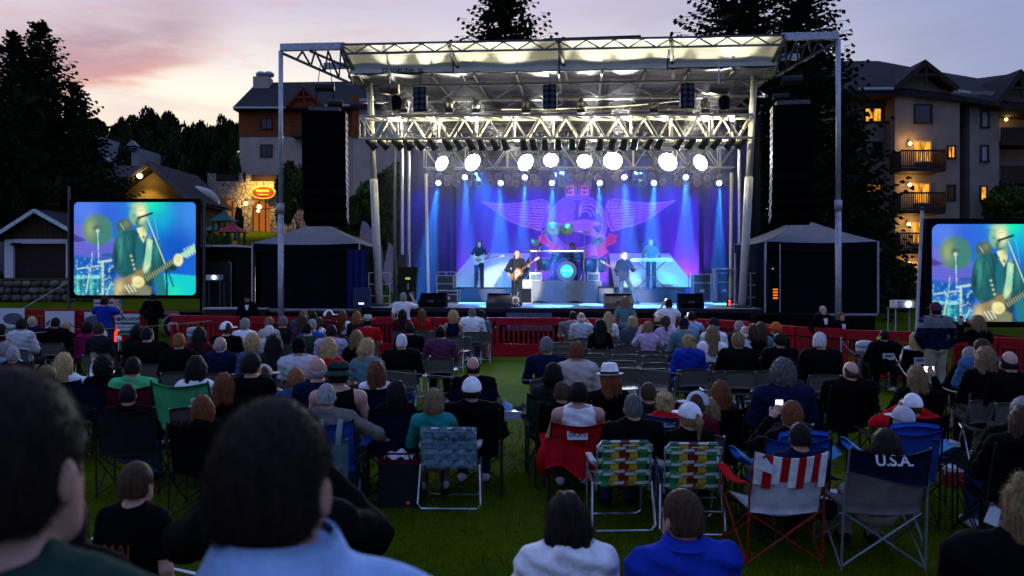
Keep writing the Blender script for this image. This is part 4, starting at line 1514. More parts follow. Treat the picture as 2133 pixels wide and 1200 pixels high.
cb = sthing('power_cable', 'thin cable swooping from the right hoist along the front truss', 'cable', 0, 0)
MB().tube(pts, .018, 4).build('cable', OFFW, cb)

# ---- rear uprights (chrome tower legs)
for k, (px, v_, y1) in enumerate(((822, 3.2, 300), (838, 3.6, 290), (852, 4.0, 292), (1540, 3.4, 292))):
    u, z = su(px, y1, v_)
    tw = sthing('support_tower_leg', 'slim chrome tower leg behind the front truss, %s from the left' % ords[k], 'post', u, v_, DECK, 'slim tower legs')
    MB().tube([(0, 0, 0), (0, 0, z - DECK)], .05, 8).build('tube', ALU if k != 0 else ALU_D, tw)
    MB().box((0, 0, .03), (.3, .3, .06)).build('base_plate', ALU_D, tw)
for k, (x0, y0, x1, y1, v_) in enumerate(((893, 598, 887, 362, 4.6), (1521, 620, 1524, 360, 4.2))):
    a, b_ = su(x0, y0, v_), su(x1, y1, v_)
    tw = sthing('truss_leg', 'pale thin leg carrying the %s end of the second truss' % ('left', 'right')[k], 'post', 0, v_, 0, 'pale truss legs')
    MB().tube([(a[0], 0, DECK), (b_[0], 0, b_[1])], .055, 8).build('tube', OFFW, tw)
    MB().box((a[0], 0, DECK + .03), (.28, .28, .05)).build('base_plate', ALU_D, tw)


# ------------------------------------------------------------------ painted pictures (numpy)
def poly_mask(X, Y, pts):
    ins = np.zeros(X.shape, bool)
    n = len(pts)
    for i in range(n):
        x0, y0 = pts[i]
        x1, y1 = pts[(i + 1) % n]
        if y0 == y1:
            continue
        c = ((Y >= min(y0, y1)) & (Y < max(y0, y1)))
        xi = x0 + (Y - y0) / (y1 - y0) * (x1 - x0)
        ins ^= c & (X < xi)
    return ins


def seg_dist(X, Y, a, b):
    ax, ay = a
    bx, by = b
    L = (bx - ax) ** 2 + (by - ay) ** 2 + 1e-9
    t = np.clip(((X - ax) * (bx - ax) + (Y - ay) * (by - ay)) / L, 0, 1)
    return np.hypot(X - ax - t * (bx - ax), Y - ay - t * (by - ay))


def blur(a, n):
    for _ in range(n):
        p = np.pad(a, ((1, 1), (1, 1)) + ((0, 0),) * (a.ndim - 2), mode='edge')
        a = (p[1:-1, 1:-1] * 2 + p[:-2, 1:-1] + p[2:, 1:-1] + p[1:-1, :-2] + p[1:-1, 2:]) / 6
    return a


def lay(img, mask, col, a=1.0, soft=1):
    m = blur(mask.astype(float), soft)[..., None] * a
    return img * (1 - m) + np.array(col) * m


def print_mesh(name, img, xyz):
    """img (h,w,3) linear; xyz (h,w,3) grid of points -> mesh with colour attribute 'print'"""
    h, w = img.shape[:2]
    me_f = np.arange(h * w).reshape(h, w)
    F_ = np.stack([me_f[:-1, :-1], me_f[1:, :-1], me_f[1:, 1:], me_f[:-1, 1:]], -1).reshape(-1, 4)
    me = mesh_np(name, xyz.reshape(-1, 3), F_, True)
    ca = me.color_attributes.new('print', 'FLOAT_COLOR', 'POINT')
    c = np.ones((h * w, 4), np.float32)
    c[:, :3] = img.reshape(-1, 3)
    ca.data.foreach_set('color', c.ravel())
    return me


# ---- backdrop, printed with the winged emblem
BX0, BX1, BY0, BY1 = 950.0, 1456.0, 330.0, 612.0
bw, bh = 540, 300
Xg, Yg = np.meshgrid(np.linspace(BX0, BX1, bw), np.linspace(BY0, BY1, bh))
img = np.zeros((bh, bw, 3)) + np.array((.05, .014, .38))
img *= (0.8 + .25 * np.sin(Xg * .05 + np.sin(Yg * .03)))[..., None] * 0.5 + .5
LIL = (.46, .24, .66)
DKP = (.12, .03, .35)
RED = (.55, .02, .16)
ex, ey = 1206.0, 466.0
for sgn in (-1, 1):
    Xm = ex + (Xg - ex) * -sgn               # mirror so that the wing is always described on the left
    wing = [(1001, 418), (1022, 421), (1050, 423), (1085, 422), (1110, 417), (1130, 414), (1143, 418), (1148, 430), (1147, 450), (1142, 470), (1136, 482), (1122, 480), (1108, 474), (1092, 472), (1078, 466), (1062, 460), (1048, 450), (1034, 440), (1020, 430)]
    m = poly_mask(Xm, Yg, wing)
    img = lay(img, m, LIL, .5)
    # feather rows: dark barbs sweeping out from the shoulder
    for q in range(9):
        a = (1142 - q * 2, 430 + q * 5.4)
        b_ = (1012 + q * 13.5, 421 + q * 6.6)
        dd = seg_dist(Xm, Yg, a, b_)
        img = lay(img, (dd < 1.0) & m, DKP, .6, 0)
        img = lay(img, (np.abs(dd - 2.2) < .7) & m, (1, .75, 1), .35, 0)
    sh = m & (Xm > 1106)
    for i in range(4):
        for j in range(3):
            img = lay(img, np.hypot(Xm - (1114 + i * 9 + (j % 2) * 3), Yg - (423 + j * 8)) < 2.0, (1, .8, 1), .6, 0)
    ob = m & ~(blur(m.astype(float), 3) > .95)
    img = lay(img, ob, (1, .7, 1), .45, 0)
rr_ = np.hypot(Xg - ex, (Yg - ey) * 1.02)
img = lay(img, rr_ < 62, (.10, .03, .42))
for r_, w_ in ((60.5, 1.6), (56.5, 1.2), (52, 1.6)):
    img = lay(img, np.abs(rr_ - r_) < w_, LIL, .9, 0)
inn = rr_ < 50
# abstract rushing figure inside the ring: a plume of smoke above a streaking body
for cx_, cy_, r_ in ((1178, 440, 14), (1190, 430, 12), (1172, 455, 12), (1186, 450, 14)):
    img = lay(img, (np.hypot(Xg - cx_, (Yg - cy_) * .8) < r_) & inn, (.42, .20, .60), .55, 2)
for q in range(5):
    img = lay(img, (np.abs(np.hypot(Xg - 1222 - q * 3, Yg - 452 + q * 4) - 12 - q * 3) < 1.2) & (Yg < 452 - q * 3) & inn, (.9, .6, .95), .7, 0)
body = [(1158, 462), (1176, 466), (1196, 460), (1220, 456), (1250, 462), (1256, 468), (1236, 472), (1244, 482), (1266, 494), (1262, 502), (1236, 492), (1206, 484), (1178, 480), (1162, 474)]
img = lay(img, poly_mask(Xg, Yg, body), (.55, .28, .62), .8)
for k in range(5):
    img = lay(img, (seg_dist(Xg, Yg, (1165 + k * 16, 474), (1185 + k * 14, 468)) < .8), (.4, .1, .5), .6, 0)
for sgn in (-1, 1):                           # red chevron ribbons under the ring
    Xm = ex + (Xg - ex) * -sgn
    rib = [(1123, 492), (1140, 486), (1146, 500), (1166, 514), (1176, 528), (1160, 536), (1140, 524), (1150, 516), (1128, 506)]
    m = poly_mask(Xm, Yg, rib)
    img = lay(img, m, (.52, .16, .42), 1)
    img = lay(img, blur(m.astype(float), 4) > .93, RED, .9, 0)
low = [(1166, 514), (1206, 530), (1246, 514), (1250, 528), (1206, 545), (1162, 528)]
img = lay(img, poly_mask(Xg, Yg, low), (.45, .16, .45), .8)
for sgn in (-1, 1):                           # keystone panels with the two figures
    Xm = ex + (Xg - ex) * -sgn
    key = [(1177, 384), (1204, 378), (1204, 409), (1181, 411)]
    m = poly_mask(Xm, Yg, key)
    img = lay(img, m, (.45, .16, .45), .9)
    img = lay(img, blur(m.astype(float), 4) > .92, RED, .9, 0)
for segs_ in ([(1184, 389), (1197, 387), (1197, 396), (1188, 397)], [(1188, 397), (1197, 396), (1197, 405), (1184, 406)]):
    for a, b_ in zip(segs_[:-1], segs_[1:]):
        img = lay(img, seg_dist(Xg, Yg, a, b_) < 1.5, (1, .6, .85), .9, 0)
for segs_ in ([(1215, 387), (1227, 389), (1227, 397), (1215, 396), (1215, 387)], [(1215, 396), (1227, 397), (1227, 406), (1215, 405), (1215, 396)]):
    for a, b_ in zip(segs_[:-1], segs_[1:]):
        img = lay(img, seg_dist(Xg, Yg, a, b_) < 1.5, (1, .6, .85), .9, 0)
BV_ = 7.9
u0, zt_ = su(BX0, BY0, BV_)
u1, zb_ = su(BX1, BY1, BV_)
zb_ = DECK + .02
Ug = u0 + (u1 - u0) * (Xg - BX0) / (BX1 - BX0)
zpx = lambda y: su(1206, y, BV_)[1]
Zg = np.maximum(zpx(BY0) + (zpx(BY1) - zpx(BY0)) * (Yg - BY0) / (BY1 - BY0), DECK + .02)
fold = .05 * np.sin(Ug * 4.1 + .3 * np.sin(Zg)) * (0.35 + .65 * (Yg - BY0) / (BY1 - BY0)) + .025 * np.sin(Ug * 9.7 + 1)
bd = sthing('stage_backdrop', 'purple printed backdrop with winged round emblem and red ribbons', 'backdrop', 0, 0)
put('cloth', print_mesh('backdrop', img, np.stack([Ug, BV_ + fold, Zg], -1)), attr_mat('backdrop_print'), bd)
MB().tube([(u0 - .2, BV_, zt_ + .05), (u1 + .2, BV_, zt_ + .05)], .03, 6).build('hanging_pipe', ALU_D, bd)

NAVYD = mat('navy_velour', (.02, .03, .14), .95, spec=.05)


def curtain(name, label, u0, u1, v0, v1, z0, z1, m, group='side curtains'):
    c = sthing(name, label, 'curtain', 0, 0, 0, group)
    L = math.hypot(u1 - u0, v1 - v0)
    n = max(24, int(L * 26))
    nx_, ny_ = -(v1 - v0) / L, (u1 - u0) / L
    MB().sheet(lambda s, t_: (u0 + (u1 - u0) * s + nx_ * .07 * math.sin(s * L * 8), v0 + (v1 - v0) * s + ny_ * .07 * math.sin(s * L * 8) + .02 * math.sin(s * L * 21), z0 + (z1 - z0) * t_), n, 2).build('cloth', m, c, smooth=True)
    MB().tube([(u0, v0, z1), (u1, v1, z1)], .025, 5).build('pipe', ALU_D, c)
    return c


curtain('stage_curtain', 'dark navy pleated curtain left of the backdrop', su(838, 0, 8.1)[0], u0 + .1, 7.6, 8.2, DECK, 7.4, NAVYD)
curtain('stage_curtain', 'dark navy pleated curtain right of the backdrop', u1 - .1, su(1560, 0, 8.1)[0], 8.2, 7.6, DECK, 7.4, NAVYD)
curtain('stage_curtain', 'black side curtain closing the right wing of the stage', su(1556, 0, 7.4)[0], su(1558, 0, 3.0)[0] + .4, 7.3, 3.0, DECK, 7.6, DRAPE)
curtain('stage_curtain', 'black border curtain high above the backdrop', su(880, 0, 8.15)[0], su(1535, 0, 8.15)[0], 8.15, 8.15, 6.7, 8.4, mat('purple_black_border', (.03, .02, .07), .9))

# ---- risers, ramps
RAMP = mat('pale_ramp_board', (.42, .50, .55), .5, var=.08)
SKIRT = mat('grey_riser_skirt', (.05, .052, .06), .9, var=.1)
for side in (-1, 1):
    nm = ('left', 'right')[side > 0]
    rs = sthing('musician_riser', 'low black riser with sloping pale ramp on the %s of the drums' % nm, 'riser', 0, 0, group='risers with ramps')
    if side < 0:
        xs0, xs1, rx0, rx1, tx0, tx1 = 938, 1064, 926, 1064, 986, 1105
    else:
        xs0, xs1, rx0, rx1, tx0, tx1 = 1297, 1426, 1280, 1449, 1268, 1394
    ua, ub = su(xs0, 600, 4.2)[0], su(xs1, 600, 4.2)[0]
    MB().box(((ua + ub) / 2, 5.0, DECK + .24), (ub - ua, 1.6, .48)).build('platform', BLK, rs)
    skirt(ua - .02, ub + .02, 4.17, DECK + .01, DECK + .46, 'skirt', SKIRT, rs, .015, 6)
    a0, a1 = su(rx0, 598, 5.6)[0], su(rx1, 598, 5.6)[0]
    b0, b1 = su(tx0, 528, 7.3), su(tx1, 528, 7.3)
    zr = su((rx0 + rx1) / 2, 598, 5.6)[1]
    MB().sheet(lambda s, t_: ((a0 + (a1 - a0) * s) * (1 - t_) + (b0[0] + (b1[0] - b0[0]) * s) * t_, 5.6 + 1.7 * t_, zr + (b0[1] - zr) * t_), 8, 6, .05).build('ramp', RAMP, rs)
    MB().prism([(b0[0], DECK), (b1[0], DECK), (b1[0], b0[1] - .06), (b0[0], b0[1] - .06)], .06, c=(0, 7.36, 0)).build('ramp_back', BLK, rs)
    MB().bar((a0, 5.58, zr - .03), (a1, 5.58, zr - .03), .05).build('ramp_lip', BLK_S, rs)
dru0, dru1 = su(1107, 600, 3.8)[0], su(1252, 600, 3.8)[0]
DRZ = su(1180, 586, 3.8)[1]
dr_ = sthing('drum_riser', 'grey draped drum riser in the middle of the stage', 'riser', 0, 0)
MB().box(((dru0 + dru1) / 2, 5.0, (DECK + DRZ) / 2), (dru1 - dru0, 2.4, DRZ - DECK)).build('platform', BLK, dr_)
GDR = mat('grey_drape', (.22, .225, .235), .9, var=.1)
MB().sheet(lambda s, t_: (dru0 - .02 + (dru1 - dru0 + .04) * s, 3.76 - .02 * math.sin(s * 30) - .03 * abs(math.sin(s * math.pi * 2)) * (1 - t_), DECK + .02 + (DRZ - DECK) * t_ + (.05 * math.sin(s * math.pi * 4) * (1 - t_) ** 2)), 40, 8).build('front_drape', GDR, dr_, smooth=True)

# ---- drum kit
dk = sthing('drum_kit', 'large drum kit with tilted green cymbals on the draped riser', 'drum kit', (dru0 + dru1) / 2, 4.8, DRZ, scale=1.14)
CHR = mat('chrome', (.75, .76, .78), .15, 1.0, var=0)
BRZ = mat('green_tinted_cymbal', (.16, .24, .13), .3, .8, var=.15)
SHELL = mat('blue_black_shell', (.03, .05, .12), .2, .2)
HEAD = mat('drum_head', (.55, .62, .62), .5)


def drum(nm, c, r, h, M, head=True):
    d_ = MB().lathe([(r, -h / 2), (r, h / 2)], 20, M=M).build(nm, SHELL, dk, c, smooth=True)
    for s in (-1, 1):
        MB().lathe([(r * .95, s * h / 2 - .015), (r * 1.05, s * h / 2 - .015), (r * 1.05, s * h / 2 + .015), (r * .95, s * h / 2 + .015)], 20, M=M).build('hoop', CHR, d_)
        MB().lathe([(0, s * h / 2), (r * .97, s * h / 2)], 20, M=M).build('head', HEAD, d_)
    for q in range(6):
        a = q * 1.047
        p = Vector((math.cos(a) * r * 1.03, math.sin(a) * r * 1.03, 0))
        v = Vector((0, 0, h / 2))
        MB().tube([M @ (p - v), M @ (p + v)], .009, 4).build('lug', CHR, d_)
    return d_


MX = Matrix.Rotation(R(90), 3, 'X')
I3 = Matrix.Identity(3)
bass = drum('bass_drum', (.02, -.55, .31), .29, .42, MX)
MB().lathe([(0, 0), (.2, 0), (.2, .006), (0, .006)], 20, M=MX).build('front_badge', mat('teal_badge', (.12, .5, .55), .5), bass, (0, -.225, 0))
MB().box((0, -.24, .02), (.36, .012, .05)).build('badge_band', mat('pale_badge', (.7, .8, .8), .5), bass)
for x, y, z, r, h, tl in ((-.32, -.25, .78, .15, .2, 15), (.02, -.25, .84, .15, .2, 18), (.34, -.25, .8, .17, .22, 15), (-.72, -.1, .52, .2, .36, 5), (.68, -.05, .5, .22, .4, 5), (1.0, .2, .5, .22, .42, 5), (-.45, .15, .62, .18, .15, 0)):
    drum('tom_drum', (x, y, z), r, h, Matrix.Rotation(R(tl), 3, 'X'))
MB().tube([(-1.1, -.5, .92), (.55, -.5, .92)], .03, 8).tube([(-1.1, -.5, 0), (-1.1, -.5, .95)], .03, 8).tube([(.55, -.5, 0), (.55, -.5, .95)], .03, 8).tube([(-1.1, -.5, .92), (-1.15, .6, .9)], .03, 8).build('rack', CHR, dk)
for x, y, z, r, tx, ty in ((-.42, -.3, 1.62, .26, 62, 12), (.0, -.15, 1.62, .24, 55, -8), (.55, -.1, 1.55, .24, 8, 4), (-.95, -.3, 1.22, .2, 35, 30), (.95, -.2, 1.25, .2, 30, -25), (-1.15, .1, 1.0, .18, 20, 10)):
    sb = MB().tube([(0, 0, -z), (.02, 0, -.45), (.0, .0, 0)], .014, 5)
    for q in range(3):
        a = q * 2.09
        sb.tube([(.0, 0, -z + .35), (math.cos(a) * .25, math.sin(a) * .25, -z)], .01, 4)
    s_ = sb.build('cymbal_stand', CHR, dk, (x, y, z))
    Mc = Matrix.Rotation(R(tx), 3, 'X') @ Matrix.Rotation(R(ty), 3, 'Y')
    MB().lathe([(.0, .035), (.04, .03), (.055, .008), (r * .6, 0), (r, -.016), (r, -.020), (0, -.012)], 28, M=Mc).build('cymbal', BRZ, s_, smooth=True)
for x0, z0, x1, z1 in ((-.95, 1.0, -.72, 1.55), (-1.0, .6, -.8, 1.1), (.8, 1.0, .95, 1.5)):
    MB().tube([(x0, -.4, z0), (x1, -.3, z1)], .014, 5).build('boom_arm', CHR, dk)
    MB().lathe([(0, 0), (.02, .01), (.022, .08), (0, .1)], 8).build('microphone', BLK, dk, (x1, -.3, z1))

# ---- amps, cases, wedges, rails on deck
CASE = mat('black_case_panel', (.03, .035, .045), .5)


def road_case(label, u, v, w, d, h, z=DECK, group='road cases', rz=0):
    c = sthing('road_case', label, 'case', u, v, z, group, rz)
    MB().box((0, 0, h / 2), (w - .03, d - .03, h - .03)).build('panel_body', CASE, c)
    e = .035
    for sx in (-1, 1):
        for sy in (-1, 1):
            MB().box((sx * w / 2, sy * d / 2, h / 2), (e, e, h)).build('edge', ALU, c)
    for zz in (e / 2, h * .68, h - e / 2):
        MB().box((0, -d / 2 - .002, zz), (w - e, e * .8, e * .8)).build('edge', ALU, c)
    MB().box((0, -d / 2 - .01, h * .4), (.16, .02, .10)).build('latch', ALU, c)
    return c


u, z = su(935, 628, 3.4)
road_case('metal edged rack case at the foot of the left ramp', u, 3.4, .7, .6, .45)
u, z = su(930, 605, 4.6)
road_case('open top case behind the rack case on the left', u, 4.6, .6, .6, .95)
u, z = su(1460, 620, 5.2)
road_case('tall road case with bright edges right of the ramp', u, 5.2, .62, .6, 1.0)
u, z = su(1505, 620, 4.8)
road_case('road case under the pale shelf by the right wing', u, 4.8, .5, .6, 1.05)
u, z = su(1130, 600, 4.2)
for k, px in enumerate((1116, 1236)):
    u = su(px, 585, 4.0)[0]
    a = sthing('drum_fill_amp', 'small pale amplifier on the %s corner of the drum riser' % ('left', 'right')[k], 'amplifier', u, 4.05, DRZ, 'amplifiers on the drum riser')
    MB().box((0, 0, .16), (.42, .3, .3)).build('cabinet', mat('pale_amp', (.5, .6, .66), .5), a)
    MB().box((0, -.155, .14), (.36, .012, .2)).build('grille', mat('amp_grille', (.12, .2, .26), .7), a)
    MB().tube([(-.1, 0, .31), (-.1, 0, .35), (.1, 0, .35), (.1, 0, .31)], .012, 5).build('handle', BLK, a)
for k, px in enumerate((1262,)):
    u = su(px, 620, 3.7)[0]
    a = sthing('guitar_cabinet', 'dark guitar cabinet right of the drum riser', 'amplifier', u, 3.7, DECK)
    MB().box((0, 0, .29), (.55, .35, .58)).build('cabinet', BLK, a)
    MB().box((0, -.18, .27), (.5, .01, .48)).build('grille', mat('grey_grille', (.12, .12, .13), .8), a)
u = su(1093, 612, 3.0)[0]
a = sthing('guitar_cabinet', 'pale amplifier head on a cabinet left of the drum riser', 'amplifier', u, 3.3, DECK)
MB().box((0, 0, .29), (.5, .35, .58)).build('cabinet', mat('silver_cabinet', (.32, .36, .4), .5), a)
MB().box((0, -.18, .27), (.44, .01, .48)).build('grille', BLK, a)
MB().box((0, 0, .70), (.46, .28, .22)).build('amp_head', mat('pale_amp', (.5, .6, .66), .5), a)
u = su(966, 600, 4.4)[0]


def wedge(label, px, py, v, w=.62, m=BLK, gr=None):
    u, z = su(px, py, v)
    c = sthing('monitor_wedge', label, 'loudspeaker', u, v, DECK, 'stage monitors', R(random.uniform(-6, 6)))
    MB().prism([(-.28, 0), (.25, 0), (.28, .16), (-.1, .44), (-.26, .42)], w, M=Matrix.Rotation(R(-90), 3, 'Z'), c=(-w / 2, 0, 0)).build('cabinet', m, c)
    MB().box((0, .11, .31), (w - .08, .40, .012), M=Matrix.Rotation(R(-36), 3, 'X')).build('grille', gr or mat('speaker_grille', (.003, .003, .0035), .95, spec=.01), c)
    MB().box((0, -.285, .2), (.18, .012, .07)).build('handle', ALU_D, c)
    return c


wedge('black floor monitor near the left front of the stage', 902, 638, .35, .8)
wedge('grey backed floor monitor before the singer', 1040, 640, .35, .75, mat('scuffed_wedge', (.06, .055, .055), .6))
wedge('brownish floor monitor right of centre stage', 1288, 640, .35, .85, mat('brown_wedge', (.20, .16, .11), .55))
wedge('black floor monitor at the right front of the stage', 1438, 642, .35, .75)
fn = sthing('floor_fan', 'small round floor light at the singer feet', 'fan', su(1075, 632, 1.0)[0], .8, DECK)
MB().lathe([(.0, -.06), (.15, -.06), (.17, 0), (.15, .07), (0, .07)], 16, M=MX).build('housing', BLK_S, fn, (0, 0, .2))
MB().lathe([(.08, 0), (.13, 0), (.13, .012), (.08, .012)], 16, M=MX, cap=False).build('bezel', CHR, fn, (0, -.075, .2))
MB().box((0, 0, .02), (.3, .2, .03)).build('base', BLK_S, fn)
# mic stands
for lab, px, v, hgt in (('straight microphone stand before the singer', 1071, 1.05, 1.52), ('low microphone stand by the right monitors', 1434, 3.9, .95), ('microphone stand at the keyboard', 1338, 4.25, 1.6)):
    m_ = sthing('microphone_stand', lab, 'microphone', su(px, 630, v)[0], v, DECK + (.48 if v > 4 else 0), 'microphone stands')
    MB().lathe([(.0, .03), (.14, .02), (.15, 0), (0, 0)], 16).build('base', BLK_S, m_)
    MB().tube([(0, 0, 0), (0, 0, hgt)], .012, 6).build('pole', CHR if v < 2 else BLK_S, m_)
    MB().lathe([(0, 0), (.018, .01), (.02, .12), (.03, .14), (.028, .19), (0, .2)], 8, M=Matrix.Rotation(R(-70), 3, 'X')).build('microphone', BLK, m_, (0, -.02, hgt))
# wing railings
for lab, x0, x1, v in (('pale steel guard rail at the left stage wing', 768, 812, 1.6), ('pale steel guard rail at the right stage wing', 1549, 1578, 1.2), ('steel rail behind the left ramp', 912, 948, 6.6)):
    r_ = sthing('guard_rail', lab, 'railing', 0, v, DECK, 'guard rails on the stage')
    ua, ub = su(x0, 600, v)[0], su(x1, 600, v)[0]
    for q in range(3):
        MB().tube([(ua + (ub - ua) * q / 2, 0, 0), (ua + (ub - ua) * q / 2, 0, 1.05)], .022, 6).build('post', POLE, r_)
    for zz in (.3, .68, 1.05):
        MB().tube([(ua, 0, zz), (ub, 0, zz)], .022, 6).build('rail', POLE, r_)
# left wing rack and right wing rack
rk = sthing('amp_rack', 'tall black equipment rack at the left wing with green label', 'equipment rack', su(852, 600, 2.6)[0], 2.6, DECK)
MB().box((0, 0, .62), (.62, .6, 1.24)).build('cabinet', BLK, rk)
MB().box((.02, -.305, .86), (.17, .01, .07)).build('glowing_green_label', glow('glowing_green_label', (.5, .9, .02), .6), rk)  # emission brightens the printed label, which is no lamp
MB().box((.03, -.31, .6), (.03, .02, .2)).build('handle', ALU, rk)
MB().box((-.2, 0, 1.45), (.3, .5, .42)).build('top_case', CASE, rk)
sh = sthing('equipment_shelf', 'pale metal shelf with cases in the right wing', 'shelf', su(1507, 600, 4.3)[0], 4.2, DECK)
MB().box((0, 0, 1.18), (.75, .5, .05)).build('top', POLE, sh)
for sx in (-1, 1):
    MB().box((sx * .34, 0, .58), (.05, .45, 1.16)).build('side', POLE, sh)
ind = sthing('stage_signal_box', 'small box with two red signal lamps beside the right leg', 'signal', su(1519, 625, 1.4)[0], 1.4, DECK)
MB().box((0, 0, .12), (.14, .12, .26)).build('housing', BLK, ind)
for zz in (.08, .18):
    MB().lathe([(0, -.01), (.035, -.01), (.035, .01), (0, .01)], 10, M=MX).build('lamp', glow('red_lamp', (1, .06, .02), 5), ind, (0, -.068, zz))
# sub speakers in front of the stage, right and left
for lab, px, py, d, w, h in (('black subwoofer stack on the grass right of the stage', 1610, 660, 23.2, 1.1, 1.15), ('second black subwoofer stack beside the first on the right', 1662, 662, 23.0, 1.1, 1.15), ('low black subwoofer left of the stage front', 700, 660, 24.2, 1.2, 1.1)):
    x = (px - CX) / F * d
    c = thing('subwoofer', lab, 'loudspeaker', (x, d, gzf(x, d)), RZ, 'subwoofers')
    for q in range(2):
        MB().box((0, 0, h / 4 + q * h / 2), (w, .8, h / 2 - .02)).build('cabinet', BLK, c)
        MB().box((0, -.405, h / 4 + q * h / 2), (w - .1, .012, h / 2 - .1)).build('grille', mat('speaker_grille', (.003, .003, .0035), .95, spec=.01), c)


# ------------------------------------------------------------------ tents on side platforms
def tent(label, x0, x1, xa, ya, ye, d, base_y, depth, plat_label):
    pl = thing('side_platform', plat_label, 'platform', (0, 0, 0), group='side platforms')
    a, b_ = P(x0 + 8, base_y, d), P(x1 - 4, base_y, d)
    zp = a.z
    MB().box(((a.x + b_.x) / 2, d + depth / 2, zp - .06), (b_.x - a.x + .1, depth, .1)).build('deck', ALU_D, pl)
    n = int((b_.x - a.x) * 8)
    MB().sheet(lambda s, t_: (a.x + (b_.x - a.x) * s, d - .03 + .02 * math.sin(s * 60), .0 + (zp - .12) * t_), n, 1).build('skirt', DRAPE, pl)
    MB().box(((a.x + b_.x) / 2, d - .06, zp - .04), (b_.x - a.x + .12, .04, .05)).build('edge', POLE, pl)
    tt = thing('canopy_tent', label, 'tent', (0, 0, 0), group='black canopy tents')
    ze = P(0, ye, d).z
    zt = P(xa, ya, d + depth / 2).z
    xl, xr = P(x0, 0, d).x, P(x1, 0, d).x
    xm = (xl + xr) / 2
    y0, y1 = d - .15, d + depth
    rf = MB()
    apex = Vector((xm, d + depth / 2, zt))
    cs = [Vector((xl, y0, ze)), Vector((xr, y0, ze)), Vector((xr, y1, ze)), Vector((xl, y1, ze))]
    for i in range(4):
        p, q = cs[i], cs[(i + 1) % 4]
        def fn(s, t_, p=p, q=q):
            e = p.lerp(q, s)
            w = e.lerp(apex, t_)
            w.z -= .11 * math.sin(math.pi * t_) * (.35 + .65 * math.sin(math.pi * s)) + .05 * math.sin(math.pi * s) * (1 - t_)
            return w
        rf.sheet(fn, 10, 6)
    rf.build('roof', mat('grey_tent_roof', (.15, .16, .195), .6, var=.12), tt, smooth=True)
    va = MB()
    for i in range(4):
        p, q = cs[i], cs[(i + 1) % 4]
        va.sheet(lambda s, t_: p.lerp(q, s) + Vector((0, 0, -.28 * t_ - .05 * math.sin(math.pi * s))), 10, 1)
    va.build('valance', mat('black_tent_cloth', (.006, .007, .010), .9, spec=.03), tt)
    for cpt in cs:
        MB().tube([(cpt.x * .985 + xm * .015, cpt.y, zp), (cpt.x * .985 + xm * .015, cpt.y, ze)], .03, 6).build('leg', POLE, tt)
    wm2 = mat('black_tent_cloth', (.006, .007, .010), .9, spec=.03)
    MB().sheet(lambda s, t_: (xl + .25 + (xr - xl - .4) * s, y0 + .12 + .05 * math.sin(s * 17) * (1 - t_), zp + (ze - zp - .1) * t_), 30, 3).build('front_wall', wm2, tt, smooth=True)
    for xx in (xl + .06, xr - .06):
        MB().sheet(lambda s, t_: (xx + .04 * math.sin(s * 19) * (1 - t_), y0 + .2 + (y1 - y0 - .3) * s, zp + (ze - zp - .1) * t_), 24, 3).build('side_wall', wm2, tt, smooth=True)
    MB().sheet(lambda s, t_: (xl + .1 + (xr - xl - .2) * s, y1 - .05, zp + (ze - zp - .1) * t_), 6, 1).build('back_wall', wm2, tt)
    return tt


tent('black canopy tent with grey peaked roof left of the stage', 527, 752, 645, 460, 507, 25.6, 642, 3.4, 'black skirted platform under the left tent')
tent('black canopy tent with grey peaked roof right of the stage', 1590, 1826, 1705, 455, 503, 24.4, 652, 3.2, 'black skirted platform under the right tent')
# equipment glimpsed at the tent openings
eq = thing('monitor_desk', 'rack with orange and green indicator lights at the right tent opening', 'equipment rack', P(1606, 650, 24.2) + Vector((0, 0, 0)))
MB().box((0, 0, .75), (.28, .5, 1.5)).build('cabinet', BLK, eq)
for q in range(4):
    MB().box((.05, -.256, .42 + q * .085), (.14, .012, .045)).build('indicator', glow('orange_led', (1, .22, .01), 1.0), eq)
MB().box((-.03, -.256, 1.28), (.04, .012, .03)).build('green_indicator', glow('green_led', (.05, .9, .1), 1.2), eq)
MB().tube([(-.24, -.2, 0), (-.24, -.2, 2.0)], .02, 6).tube([(.2, -.2, 0), (.2, -.2, 2.0)], .02, 6).build('upright', POLE, eq)
pd = thing('power_distribution_box', 'low box with white and blue lamps in front of the left leg', 'equipment rack', P(755, 640, 25.0))
MB().box((0, 0, .3), (.5, .4, .6)).build('cabinet', mat('blue_black_case', (.03, .04, .09), .5), pd)
MB().box((0, -.205, .12), (.16, .01, .06)).build('indicator', glow('white_led', (.7, .8, 1), 1.5), pd)
bn_ = thing('side_curtain_panel', 'blue lit hanging drape between left tent and stage leg', 'curtain', (0, 0, 0))
a = P(722, 520, 25.3)
MB().sheet(lambda s, t_: (a.x + .62 * s, 25.3 + .07 * math.sin(s * 22), 1.2 + (a.z - 1.2) * t_), 30, 2).build('cloth', NAVYD, bn_, smooth=True)

